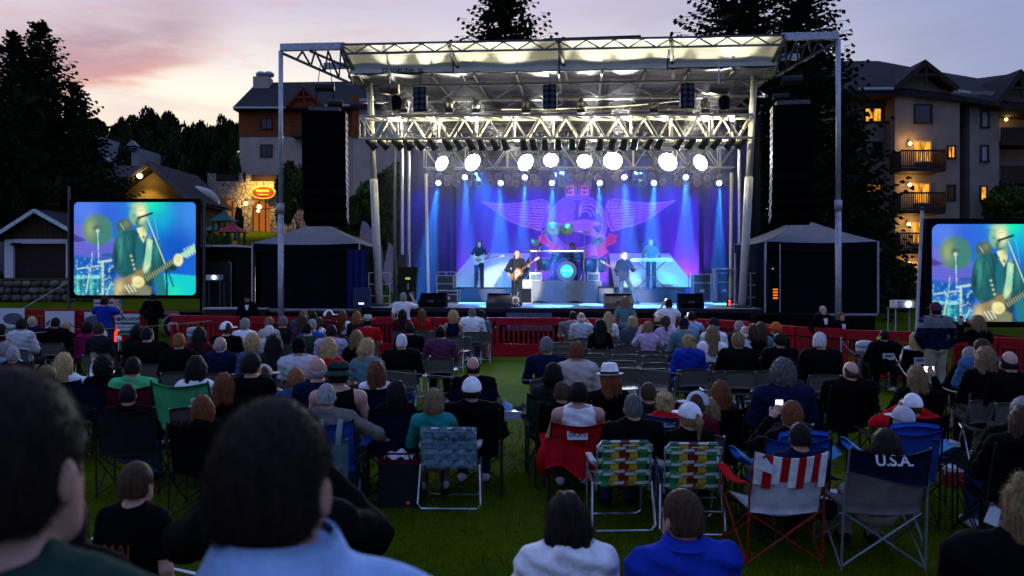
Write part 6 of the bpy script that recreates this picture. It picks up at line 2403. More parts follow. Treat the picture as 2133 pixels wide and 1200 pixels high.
# ================================================================== PLAYERS ON STAGE
def guitar(label, loc, rz, bodyc, sgn=1, neckc=(.2, .1, .04), tilt=18, strap=True):
    g = thing('electric_guitar', label, 'guitar', loc, 0, 'electric guitars', rot=(0, R(-tilt * 1), rz))
    out = [(.20, .02), (.19, .10), (.13, .155), (.05, .12), (-.02, .115), (-.10, .16), (-.18, .14), (-.215, .05), (-.215, -.05), (-.18, -.15), (-.09, -.165), (0, -.115), (.07, -.12), (.16, -.15), (.20, -.10)]
    bm = mat('guitar_%s' % label[:12], bodyc, .2, coat=.5)
    MB().prism(out, .042).build('body', bm, g)
    MB().prism([(.16, .03), (.12, .09), (.0, .08), (-.1, .06), (-.12, -.08), (.02, -.09), (.14, -.06)], .006, c=(0, -.007, 0)).build('pickguard', mat('pickguard', (.6, .58, .5), .3), g)
    nk = MB().box((.46, .005, .0), (.58, .022, .05)).build('neck', mat('rosewood', neckc, .4), g)
    MB().prism([(.74, -.03), (.92, -.045), (.93, .02), (.78, .04)], .02).build('headstock', mat('maple_headstock', (.55, .5, .4), .4), nk)
    for q in range(5):
        MB().lathe([(0, 0), (.011, 0), (.011, .02), (0, .02)], 6).build('tuning_peg', CHR, nk, (.78 + .03 * q, .01, .04 - .002 * q))
    for q in (-.06, .05):
        MB().box((q, -.014, 0), (.03, .01, .09)).build('pickup', BLK_S, g)
    return g


def player(label, px, v, ztop_y, zfoot, pose, b, sleeve, topc, hair, hairc, pants, rz=0.0, **kw):
    u, _ = su(px, 600, v)
    zt = su(px, ztop_y, v)[1]
    sc_ = (zt - zfoot) / 1.775
    return person(label, S(u, v, zfoot), math.pi + RZ + rz, pose, b, sleeve, topc, hair, hairc, pants, scale=sc_, group='band on stage', h=.011, **kw), u, sc_


RZ_ST = DECK + .48
_, u, k = player('bass player with long black hair in black tee on the left riser', 998, 4.7, 501, RZ_ST, 'guitar', .95, 'short', 'black', 'long', 'black', 'black', R(8), skin=0)
guitar('pale bass guitar held by the long haired player', S(u + .02, 4.7 - .20, RZ_ST + 1.02), RZ + R(-4), (.62, .66, .66), tilt=10)
_, u, k = player('singer with blonde hair in charcoal suit at the microphone', 1077, 1.5, 523, DECK, 'guitar', 1.0, 'coat', 'charcoal', 'short', 'blonde', 'charcoal', R(-6), skin=3)
guitar('brown guitar slung on the singer', S(u - .02, 1.5 - .24, DECK + 1.02), RZ + R(-14), (.30, .13, .03), tilt=35)
_, u, k = player('guitarist with grey shoulder length hair in open black leather jacket mid stride', 1300, 3.2, 527, DECK, 'guitarwalk', 1.0, 'coat', 'black', 'mid', 'grey', 'slate', R(20), skin=3)
guitar('dark guitar held low by the striding guitarist', S(u - .08, 3.2 - .24, DECK + 1.0), RZ + R(150), (.02, .02, .025), tilt=30)
_, u, k = player('keyboard player in blue checked shirt behind the white keyboard', 1356, 4.9, 498, RZ_ST, 'keys', 1.0, 'long', 'slate', 'short', 'salt and pepper', 'black', 0, skin=1)
kb = sthing('keyboard', 'long white stage keyboard on a single stand', 'keyboard', su(1356, 550, 4.55)[0], 4.5, RZ_ST)
MB().box((0, 0, 1.0), (1.45, .30, .09)).build('case', mat('white_keyboard', (.62, .66, .68), .4), kb)
wk = MB().box((0, 0, 0), (.024, .14, .02)).mesh('key')
for q in range(48):
    put('key', wk, mat('white_key', (.75, .75, .75), .3), kb, (-.64 + q * .0272, .06, 1.055))
MB().box((0, -.152, 1.0), (1.3, .006, .05)).build('front_panel', mat('panel_teal', (.2, .42, .48), .4), kb)
for sx in (-.5, .5):
    MB().tube([(sx, 0, .96), (-sx, .02, .02)], .02, 6).build('stand_leg', BLK_S, kb)
MB().tube([(0, 0, .96), (0, 0, 0)], .03, 6).build('stand_post', ALU, kb)
_, u, k = player('drummer half hidden behind the drum kit', 1192, 5.5, 512, DRZ, 'clap', 1.0, 'short', 'black', 'short', 'dark brown', 'black', 0, skin=1)
_['label'] = 'drummer half hidden behind the drum kit'
_.scale = (1, 1, 1)
_.location.z = DRZ

# ================================================================== VIDEO SCREENS
sw, sh_ = 263, 200
SX, SY = np.meshgrid(np.linspace(0, 262, sw), np.linspace(0, 199, sh_))
ZX, ZY = (8 + SX * .981) * 3.811, (10 + SY * .985) * 3.811
im = np.zeros((sh_, sw, 3)) + np.array(srgb(18, 105, 214))


def blob(cx_, cy_, rx_, ry_, c, a=1.0, p=2.0):
    global im
    m = np.exp(-(((ZX - cx_) / rx_) ** 2 + ((ZY - cy_) / ry_) ** 2) ** (p / 2))[..., None] * a
    im = im * (1 - m) + np.array(srgb(*c)) * m


def pg(pts, c, a=1.0, soft=1):
    global im
    im = lay(im, poly_mask(ZX, ZY, pts), srgb(*c), a, soft)


def ln(a, b_, w, c, al=1.0, soft=0):
    global im
    im = lay(im, seg_dist(ZX, ZY, a, b_) < w, srgb(*c), al, soft)


def oval(cx_, cy_, rx_, ry_, c, a=1.0, soft=1):
    global im
    im = lay(im, np.hypot((ZX - cx_) / rx_, (ZY - cy_) / ry_) < 1, srgb(*c), a, soft)


for q in ((110, 90, 230, 150, (88, 128, 238), .9), (980, 170, 150, 240, (70, 150, 240), .8), (650, 60, 130, 110, (20, 245, 178), .95), (735, 190, 90, 120, (10, 190, 220), .7), (860, 400, 170, 170, (0, 74, 186), .8), (300, 120, 90, 80, (40, 90, 215), .7)):
    blob(*q)
pg([(20, 190), (130, 240), (360, 330), (350, 500), (180, 490), (20, 450)], (112, 108, 214), .85, 8)
for k in range(7):
    ln((20, 330 + k * 26), (350, 380 + k * 17), 5, (76, 70, 186), .55, 2)
pg([(24, 290), (140, 345), (60, 360), (24, 350)], (70, 45, 125), .8, 2)
pg([(745, 607), (1010, 628), (1010, 800), (700, 800)], (14, 208, 208), 1, 2)
blob(830, 760, 60, 60, (40, 235, 170), .7)
oval(225, 262, 118, 124, (70, 128, 118), 1, 2)
blob(165, 250, 46, 80, (158, 176, 116), .9)
blob(280, 300, 50, 60, (52, 132, 118), .8)
blob(215, 250, 26, 24, (40, 74, 76), .9)
ln((222, 262), (232, 520), 3.2, (188, 232, 240))
blob(222, 270, 13, 13, (225, 245, 235), .9)
oval(435, 240, 62, 66, (62, 92, 84), 1, 3)
blob(450, 215, 30, 34, (128, 140, 100), .8)
ln((400, 212), (432, 258), 3, (205, 220, 200), .8)
pg([(36, 480), (350, 470), (360, 800), (36, 800)], (20, 92, 170), .55, 10)
for cx_, w_ in ((88, 54), (200, 60)):
    pg([(cx_ - w_, 640), (cx_ + w_, 630), (cx_ + w_ - 8, 800), (cx_ - w_ + 12, 800)], (16, 104, 136), 1, 2)
    blob(cx_ - w_ * .45, 715, 15, 90, (90, 228, 208), .95)
    blob(cx_ + w_ * .4, 715, 12, 90, (50, 170, 190), .8)
    oval(cx_, 636, w_, 16, (150, 222, 236), .9, 1)
oval(318, 610, 52, 60, (16, 74, 156), 1, 2)
oval(298, 462, 46, 16, (40, 92, 168), 1, 1)
oval(318, 735, 40, 66, (60, 150, 200), .9, 2)
for a, b_, w_ in (((262, 520), (262, 770), 9), ((165, 560), (130, 760), 6), ((232, 520), (330, 505), 9), ((60, 500), (52, 560), 3), ((180, 440), (170, 560), 3), ((60, 572), (250, 545), 5), ((330, 680), (290, 790), 5)):
    ln(a, b_, w_, (196, 230, 208), .9, 1)
cr = np.random.default_rng(12)
for k in range(150):
    x_, y_ = cr.uniform(40, 345), cr.uniform(490, 790)
    blob(x_, y_, cr.uniform(3, 11), cr.uniform(3, 9), ((190, 245, 250), (10, 60, 120), (120, 220, 235), (8, 40, 80))[k % 4], cr.uniform(.5, .95))
# jacketed figure
pg([(375, 300), (440, 276), (505, 262), (545, 290), (590, 368), (602, 326), (665, 318), (722, 400), (748, 500), (842, 545), (850, 582), (790, 596), (722, 566), (668, 622), (656, 720), (706, 800), (500, 800), (494, 650), (420, 655), (352, 570), (338, 470), (356, 360)], (22, 84, 90))
for q in ((400, 400, 32, 110, (66, 156, 142), .85), (470, 360, 26, 70, (40, 122, 118), .8), (440, 560, 34, 60, (24, 100, 104), .8), (690, 430, 26, 90, (54, 142, 134), .8), (366, 470, 18, 90, (12, 52, 64), .8), (640, 700, 26, 80, (14, 60, 76), .8), (805, 570, 36, 12, (12, 48, 60), .9), (420, 470, 20, 60, (52, 140, 130), .6)):
    blob(*q)
for a, b_ in (((436, 330), (418, 560)), ((470, 320), (540, 560)), ((500, 300), (530, 540)), ((390, 380), (372, 520)), ((700, 360), (735, 500)), ((420, 600), (500, 640))):
    ln(a, b_, 3.4, (8, 46, 58), .75, 1)
pg([(540, 290), (588, 372), (582, 560), (530, 560), (520, 430)], (26, 106, 118), 1, 2)
pg([(612, 330), (660, 346), (644, 548), (590, 616), (578, 590), (602, 450)], (150, 216, 176), 1, 1)
blob(634, 372, 16, 50, (214, 246, 214), .8)
blob(610, 560, 22, 40, (226, 240, 180), .8)
for k in range(4):
    blob(488 + k * 9, 470 + k * 34, 8, 8, (230, 240, 200), .95)
pg([(660, 620), (744, 614), (776, 800), (706, 800)], (30, 122, 126), 1, 2)
# head: back of light falls on hair and cheek, no likeness
oval(545, 140, 74, 92, (112, 178, 148), 1, 3)
pg([(532, 250), (604, 222), (612, 300), (586, 366), (545, 296)], (238, 240, 176), 1, 2)
blob(600, 240, 26, 44, (96, 168, 132), .9)
blob(566, 130, 44, 70, (252, 250, 196), 1.0, 3)
blob(540, 66, 52, 18, (196, 226, 176), .8)
blob(510, 130, 18, 50, (148, 204, 168), .8)
blob(536, 205, 15, 34, (36, 84, 76), .9)
blob(512, 150, 12, 16, (70, 120, 110), .7)
blob(560, 232, 26, 10, (60, 96, 78), .8)
ln((548, 112), (584, 106), 3, (140, 140, 96), .7, 1)
ln((520, 268), (550, 300), 5, (20, 54, 60), .8, 1)
blob(588, 322, 11, 14, (14, 40, 56), .9)
ln((546, 168), (656, 130), 8.5, (22, 46, 66))
blob(548, 172, 15, 18, (30, 60, 72), .95)
ln((620, 180), (764, 548), 4.6, (186, 222, 214))
ln((672, 160), (706, 340), 1.6, (130, 220, 235), .8)
ln((768, 548), (774, 800), 7, (8, 44, 66))
ln((770, 556), (824, 712), 5.5, (12, 80, 100))
# guitar and hands
pg([(356, 660), (420, 645), (520, 606), (570, 572), (592, 600), (602, 700), (652, 716), (640, 800), (356, 800)], (142, 128, 88), 1, 2)
for q in ((396, 720, 36, 60, (218, 204, 148), .9), (470, 770, 60, 30, (90, 84, 66), .7), (546, 600, 30, 26, (150, 130, 76), .8), (590, 760, 40, 40, (104, 140, 120), .8), (372, 770, 14, 30, (238, 190, 90), .7), (640, 690, 22, 40, (20, 60, 72), .8)):
    blob(*q)
for k in range(3):
    ln((440 + k * 27, 706 - k * 4), (478 + k * 24, 765 - k * 8), 5, (226, 240, 218), .9, 1)
pg([(588, 642), (822, 488), (842, 516), (616, 676)], (74, 92, 74))
for k in range(13):
    f_ = k / 13
    ln((604 + 218 * f_, 636 - 142 * f_), (622 + 212 * f_, 664 - 142 * f_), 2.6, (198, 210, 150), .8)
pg([(880, 452), (990, 384), (1002, 432), (918, 482), (890, 478)], (168, 226, 190))
for k in range(4):
    blob(912 + k * 24, 418 - k * 12, 7, 7, (226, 248, 226), .95)
    blob(934 + k * 22, 478 - k * 12, 7, 7, (226, 248, 226), .95)
oval(862, 502, 38, 50, (238, 238, 178), 1, 2)
for k in range(3):
    ln((842 + k * 16, 462 + k * 8), (834 + k * 16, 500 + k * 10), 2.6, (150, 150, 96), .7, 1)
blob(826, 560, 26, 16, (14, 44, 56), .9)
oval(544, 676, 48, 46, (240, 228, 160), 1, 2)
for k in range(3):
    ln((528 + k * 14, 690 + k * 8), (574, 668 + k * 16), 2.6, (160, 140, 84), .6, 1)
blob(516, 650, 20, 20, (250, 246, 196), .7)
im = blur(np.clip(im * (1 + .03 * cr.standard_normal((sh_, sw)))[..., None], 0, 1), 1)
scr_emis = attr_mat('video_picture', 1.0)
scr_mesh = print_mesh('picture', im, np.stack([SX / 262 - .5, np.zeros_like(SX), (.5 - SY / 199)], -1))
scr_mesh.flip_normals() if hasattr(scr_mesh, 'flip_normals') else None


def video_screen(label, x0, y0, x1, y1, d, rz, dome=True):
    xc, zc, w, h = wpx(x0, y0, x1, y1, d)
    s_ = thing('video_screen', label, 'screen', (xc, d, zc), rz, 'video screens')
    put('picture', scr_mesh, scr_emis, s_, scale=(w, 1, h))
    # black frame with rounded inner corners
    o, e, r_ = .10, .02, .16
    inner = []
    for cxs, czs, a0 in ((1, 1, 0), (-1, 1, 90), (-1, -1, 180), (1, -1, 270)):
        for q in range(7):
            a = R(a0 + q * 15)
            inner.append((cxs * (w / 2 - e - r_) + r_ * math.cos(a), czs * (h / 2 - e - r_) + r_ * math.sin(a)))
    outer = []
    for (x, z) in inner:
        outer.append((math.copysign(max(abs(x), 0) , x) , z))
    outer = []
    for cxs, czs, a0 in ((1, 1, 0), (-1, 1, 90), (-1, -1, 180), (1, -1, 270)):
        for q in range(7):
            a = R(a0 + q * 15)
            outer.append((cxs * (w / 2 + o - .06) + .06 * math.cos(a), czs * (h / 2 + o - .06) + .06 * math.sin(a)))
    fm = MB()
    n = len(inner)
    vs = [(x, -.05, z) for x, z in inner] + [(x, -.05, z) for x, z in outer] + [(x, .04, z) for x, z in outer] + [(x, .0, z) for x, z in inner]
    fs = []
    for i in range(n):
        j = (i + 1) % n
        fs += [(i, j, n + j, n + i), (n + i, n + j, 2 * n + j, 2 * n + i), (3 * n + i, 3 * n + j, j, i)]
    fm._add(vs, fs)
    fm.build('frame', BLK, s_)
    MB().box((0, .08, 0), (w + .2, .06, h + .2)).build('back_panel', BLK, s_)
    return s_, w, h, zc


s_, w, h, zc = video_screen('left video screen on a trailer showing a guitarist at a microphone', 153, 420, 410, 616, 29.0, R(0))
MB().tube([(-w / 2 - .22, .12, h / 2 + .55), (-w / 2 - .22, .12, -zc)], .05, 6).build('side_post', ALU_D, s_)
MB().tube([(w / 2 + .2, .12, h / 2 + .1), (w / 2 + .2, .12, -zc)], .06, 6).build('side_post', ALU_D, s_)
MB().tube([(-w / 2 - .22, .1, -h * .35), (-w / 2 - 1.9, -.1, -zc + .9)], .02, 5).build('guy_pole', POLE, s_)
tl = thing('screen_trailer', 'dark trailer with one bright wheel below the left video screen', 'trailer', (P(285, 0, 29).x, 29.4, 0))
MB().box((0, .3, .75), (4.6, 1.6, .22)).build('chassis', BLK, tl)
MB().box((.6, -.52, .85), (1.9, .03, .12)).build('reflector_board', mat('red_white_board', (.4, .12, .12), .5), tl)
wx = P(367, 0, 29).x - P(285, 0, 29).x
wh = MB().lathe([(.0, -.1), (.34, -.1), (.36, -.06), (.36, .06), (.34, .1), (0, .1)], 24, M=MX).build('wheel', mat('tyre_rubber', (.012, .012, .012), .85), tl, (wx, -.55, .36))
MB().lathe([(0, -.03), (.19, -.03), (.2, .02), (.05, .05), (0, .05)], 20, M=MX).build('rim', mat('white_rim', (.55, .57, .6), .4, .5), wh, (0, -.11, 0))
MB().tube([(.43 * math.cos(R(a)), 0, .43 * math.sin(R(a))) for a in range(5, 176, 10)], .03, 5).build('mudguard', POLE, wh)
MB().box((-1.0, -.4, .45), (.5, .3, .9)).build('jack_leg', ALU_D, tl)
wb = thing('white_equipment_box', 'tall pale box under the left video screen', 'box', (P(222, 0, 28.8).x, 28.9, 0))
MB().box((0, 0, .66), (.75, .5, 1.3)).build('body', WHITE_WOOD, wb)
MB().box((0, -.255, 1.2), (.7, .01, .05)).build('lid_seam', ALU_D, wb)

dR = 17.6
s_, w, h, zc = video_screen('right video screen at the picture edge showing the same guitarist', 1937, 465, 2209, 672, dR, R(0))
MB().tube([(-w / 2 - .13, .1, h / 2 - .1), (-w / 2 - .13, .1, -zc)], .04, 6).tube([(w / 2 + .13, .1, h / 2), (w / 2 + .13, .1, -zc)], .04, 6).build('side_post', BLK, s_)
a, b_ = P(1921, 438, 17.2), P(1907, 672, 17.2)
sp = thing('slanting_pole', 'slim slanting steel pole left of the right video screen', 'pole', (0, 0, 0))
MB().tube([a, Vector((b_.x - .03, 17.2, gzf(b_.x, 17.2)))], .035, 8).build('tube', POLE, sp)
MB().lathe([(.05, 0), (.05, .05), (0, .07)], 8).build('top_cap', BLK_S, sp, a)


# projector stands
for lab, px, y0, y1, d in (('projector glowing on a dark stand beside the left screen', 447, 570, 650, 26.4), ('projector glowing on a steel stand beside the right screen', 1880, 622, 690, 18.6)):
    p = P(px, y0, d)
    pj = thing('projector_stand', lab, 'projector', (p.x, d, gzf(p.x, d)), 0, 'video projectors')
    zt = p.z - gzf(p.x, d)
    MB().box((0, 0, zt - .12), (.42, .36, .16)).build('projector', mat('white_plastic', (.55, .57, .6), .4), pj)
    MB().lathe([(0, 0), (.045, 0), (.045, .03), (0, .03)], 12, M=MX).build('lens', glow('projector_lens', (.8, .9, 1), 14), pj, (.05, -.185, zt - .12))
    MB().box((0, 0, zt - .22), (.55, .45, .03)).build('shelf', ALU_D, pj)
    for sx in (-1, 1):
        for sy in (-1, 1):
            MB().tube([(sx * .24, sy * .18, zt - .22), (sx * .26, sy * .2, 0)], .018, 5).build('leg', POLE if px > 1000 else ALU_D, pj)
    MB().box((0, 0, .35), (.5, .4, .02)).build('lower_shelf', ALU_D, pj)

# left service trailer, orange lit tent, black hutch, low counter
bx = thing('equipment_trailer', 'black equipment trailer with pale roof right of the left screen', 'trailer', (P(462, 0, 30.5).x, 31.2, 0))
MB().box((0, 0, 1.75), (1.35, 2.2, 2.9)).build('body', BLK, bx)
MB().box((0, 0, 3.24), (1.5, 2.4, .08)).build('roof', mat('pale_trailer_roof', (.5, .55, .6), .5), bx)
MB().box((-.02, -1.11, 1.5), (1.05, .03, 2.3)).build('door', BLK_S, bx)
for sx in (-1, 1):
    MB().tube([(sx * .5, -1.14, .4), (sx * .5, -1.14, 2.6), (sx * .42, -1.14, 2.66)], .012, 4).build('door_trim', POLE, bx)
for sx in (-.4, .4):
    MB().lathe([(0, -.1), (.3, -.1), (.3, .1), (0, .1)], 16, M=Matrix.Rotation(R(90), 3, 'Y')).build('wheel', mat('tyre_rubber', (.012, .012, .012), .85), bx, (sx * 1.5, -.3, .3))
ot = thing('lamplit_tent', 'white tent glowing orange inside behind the black trailer', 'tent', (P(522, 0, 34).x, 34, 0))
MB().prism([(-.9, 0), (.75, 0), (.75, 1.9), (.35, 2.55), (-.5, 2.1)], 2.2).build('canvas', mat('tent_canvas', (.75, .62, .45), .8), ot)
MB().prism([(-.5, .1), (-.1, .1), (-.1, 1.2), (-.3, 1.5), (-.5, 1.2)], .02, c=(0, -.03, 0)).build('door_flap', mat('tent_flap', (.7, .4, .12), .8), ot)
lamp('POINT', Vector((P(512, 0, 33).x, 33.0, 2.1)), 130, (1, .42, .08), radius=.1)
tlp = MB().lathe([(0, -.08), (.08, 0), (0, .08)], 8).build('hanging_bulb', glow('tent_bulb', (1, .6, .2), 12), ot, (P(512, 0, 33).x - P(522, 0, 34).x, -.85, 2.1))
ct = thing('low_counter', 'low dark counter with pale top behind the red barrier', 'counter', (P(495, 0, 25.6).x, 25.6, 0))
MB().box((0, 0, .6), (1.9, .5, 1.1)).build('body', mat('dark_brown_panel', (.04, .02, .012), .7), ct)
MB().box((0, 0, 1.17), (2.0, .56, .04)).build('top', mat('pale_counter_top', (.42, .44, .45), .5), ct)
for lab, px, py, wd, hh_ in (('pale leaning panel between left leg and rack', 810, 545, .5, 2.0),):
    pn = thing('leaning_panel', lab, 'panel', S(su(px, 600, 6.6)[0], 6.6, DECK), RZ)
    MB().prism([(-.28, .9), (0, 2.2), (.28, 1.9), (.28, 0)], .05).build('sheet', mat('pale_lilac_panel', (.22, .21, .30), .6), pn)
    MB().tube([(.2, .1, 0), (.2, .6, 0), (.2, .05, 1.6)], .02, 5).build('prop', ALU_D, pn)
wt = thing('pale_tent_peak', 'pale tent side glimpsed between left tent and stage', 'tent', P(768, 645, 36))
MB().prism([(-.7, 1.2), (.6, 1.2), (.4, 2.8), (-.3, 3.9)], 1.2).build('canvas', mat('pale_canvas', (.22, .21, .28), .7), wt)
MB().tube([(0, .1, 0), (0, .1, 2.6)], .03, 5).build('pole', POLE, wt)

# ================================================================== RED BARRIERS
RED_P = mat('red_plastic', (.36, .003, .012), .5, var=.12, spec=.2)


def _barrier():
    if 'bar' in CACHE:
        return CACHE['bar']
    w, h, t_ = 1.9, 1.05, .12
    top = MB().box((0, 0, h - .05), (w, t_ * 1.2, .10)).box((0, 0, h - .155), (w - .06, t_, .11)).mesh('top_rail')
    bot = MB().box((0, 0, .16), (w, t_ * 1.4, .32)).box((0, 0, .035), (w * .98, t_ * 4.2, .07)).mesh('base')
    side = MB().box((0, 0, .56), (.10, t_ * 1.1, .48)).mesh('end_post')
    slat = MB().box((0, 0, .56), (.058, t_ * .8, .48)).mesh('slat')
    CACHE['bar'] = (top, bot, side, slat)
    return CACHE['bar']


def barrier(label, a, b_):
    a, b_ = Vector(a), Vector(b_)
    top, bot, side, slat = _barrier()
    c = (a + b_) / 2
    L = (b_ - a).length
    o = thing('plastic_barrier', label, 'barrier', (c.x, c.y, gzf(c.x, c.y)), math.atan2(b_.y - a.y, b_.x - a.x), 'red plastic barriers', (L / 1.93, 1, 1))
    put('top_rail', top, RED_P, o)
    put('base', bot, RED_P, o)
    for sx in (-1, 1):
        put('end_post', side, RED_P, o, (sx * .89, 0, 0))
    for q in range(11):
        put('slat', slat, RED_P, o, (-.70 + .14 * q, 0, 0))
    return o


def gp(px, d):
    return ((px - CX) / F * d, d, 0)


segs_b = [
    ((-40, 27.6), (48, 27.6), 'red barrier at the far left edge carrying a building poster'), ((48, 27.6), (165, 27.3), 'red barrier carrying the white signature poster'), ((165, 27.3), (232, 26.9), 'red barrier behind the standing man in blue'),
    ((232, 26.9), (302, 26.4), 'red barrier carrying the green lettered banner'), ((356, 24.0), (497, 23.3), 'red barrier left of the aisle gap behind the litter bin'), ((520, 23.3), (640, 23.1), 'red barrier below the black left tent'),
    ((640, 23.1), (770, 23.0), 'red barrier before the left subwoofer'), ((770, 23.0), (900, 22.9), 'red barrier before the left stage corner'), ((900, 22.9), (1030, 22.8), 'red barrier left of the open aisle'),
    ((1030, 22.8), (1172, 22.7), 'red slotted barrier fully visible at the end of the grass aisle'), ((1172, 22.6), (1310, 22.5), 'red barrier right of the aisle under the wedge'), ((1310, 22.5), (1450, 22.3), 'red barrier before the keyboard side'),
    ((1450, 22.3), (1560, 21.2), 'red barrier before the right stage leg'), ((1560, 20.6), (1660, 19.4), 'red barrier in front of the right subwoofers'), ((1660, 19.4), (1760, 18.6), 'red barrier where the two suited men stand'),
    ((1760, 18.4), (1870, 17.9), 'red barrier behind the roped bin'), ((1870, 17.9), (1975, 17.4), 'red barrier under the glowing right projector'), ((1985, 16.9), (2080, 16.4), 'red barrier below the right video screen'),
    ((2080, 16.4), (2190, 15.9), 'red barrier at the far right edge'),
]
for a, b_, lab in segs_b:
    barrier(lab, gp(*a), gp(*b_))
br_ = thing('banner_fence', 'dark red sloping banner panel behind the far right barriers', 'banner', (0, 0, 0))
a, b_ = P(1985, 690, 17.25), P(2190, 700, 16.9)
MB().sheet(lambda s, t_: (a.x + (b_.x - a.x) * s, a.y + (b_.y - a.y) * s, .3 + (.82 - .25 * abs(s - .2)) * t_), 8, 2, .02).build('cloth', mat('dark_red_banner', (.14, .008, .008), .8), br_)
MB().tube([(a.x, a.y, 0), (a.x, a.y, 1.1)], .025, 5).build('post', ALU_D, br_)


def banner(label, x0, y0, x1, y1, d, art):
    xc, zc, w, h = wpx(x0, y0, x1, y1, d)
    o = thing('barrier_banner', label, 'banner', (xc, d, zc), 0, 'banners on the barriers')
    MB().box((0, 0, 0), (w, .012, h)).build('cloth', mat('white_vinyl', (.60, .61, .64), .6, var=.06), o)
    art(o, w, h)
    return o


def art_house(o, w, h):
    MB().lathe([(0, 0), (.26, 0), (.22, .012), (0, .012)], 20, M=MX @ Matrix.Diagonal((1.3, .75, 1))).build('grey_disc', mat('print_grey', (.10, .11, .13), .7), o, (.1, -.008, h * .12))
    MB().box((0, -.008, -h * .32), (w * .96, .004, h * .26)).build('grey_band', mat('print_grey2', (.16, .18, .2), .7), o)


def art_script(o, w, h):
    mb = MB()
    mb.tube([(-.55 + .055 * q, -.009, -.05 + .10 * math.sin(q * .9) * (1 if q < 6 else .5)) for q in range(21)], .014, 4)
    mb.tube([(-.6, -.009, -.22), (-.35, -.009, .05), (-.3, -.009, .14), (-.42, -.009, .02)], .016, 4)
    mb.build('script_line', mat('print_dark', (.03, .03, .05), .7), o)


def art_green(o, w, h):
    g1 = mat('print_green', (.02, .16, .09), .7)
    dk_ = mat('print_dark', (.03, .03, .05), .7)
    put('lettering', text_mesh('ellicottville', .19, .004, True), dk_, o, (.14, -.010, h * .27), (R(90), 0, 0))
    MB().tube([(.16 * math.cos(R(q)) - w * .38, -.009, h * .27 + .16 * math.sin(R(q))) for q in range(0, 330, 15)], .02, 4).build('ring_logo', dk_, o)
    put('ring_letter', text_mesh('e', .26, .004, True), dk_, o, (-w * .38, -.010, h * .27), (R(90), 0, 0))
    MB().box((.1, -.008, h * .04), (w * .76, .004, h * .12)).build('green_band', g1, o)
    MB().box((0, -.008, -h * .38), (w * .97, .004, h * .18)).build('green_foot', g1, o)
    put('small_lettering', text_mesh('chamber of commerce', .085, .004), mat('print_grey', (.10, .11, .13), .7), o, (.08, -.010, -h * .14), (R(90), 0, 0))


banner('white banner with grey building picture at the left edge', -8, 642, 51, 700, 27.35, art_house)
banner('white banner with dark script line on the red barrier', 94, 648, 155, 702, 27.1, art_script)
banner('pale narrow banner half hidden by the man in blue', 176, 650, 205, 700, 26.9, art_house)
banner('white banner with green bands and ellicottville lettering', 240, 654, 291, 697, 26.4, art_green)


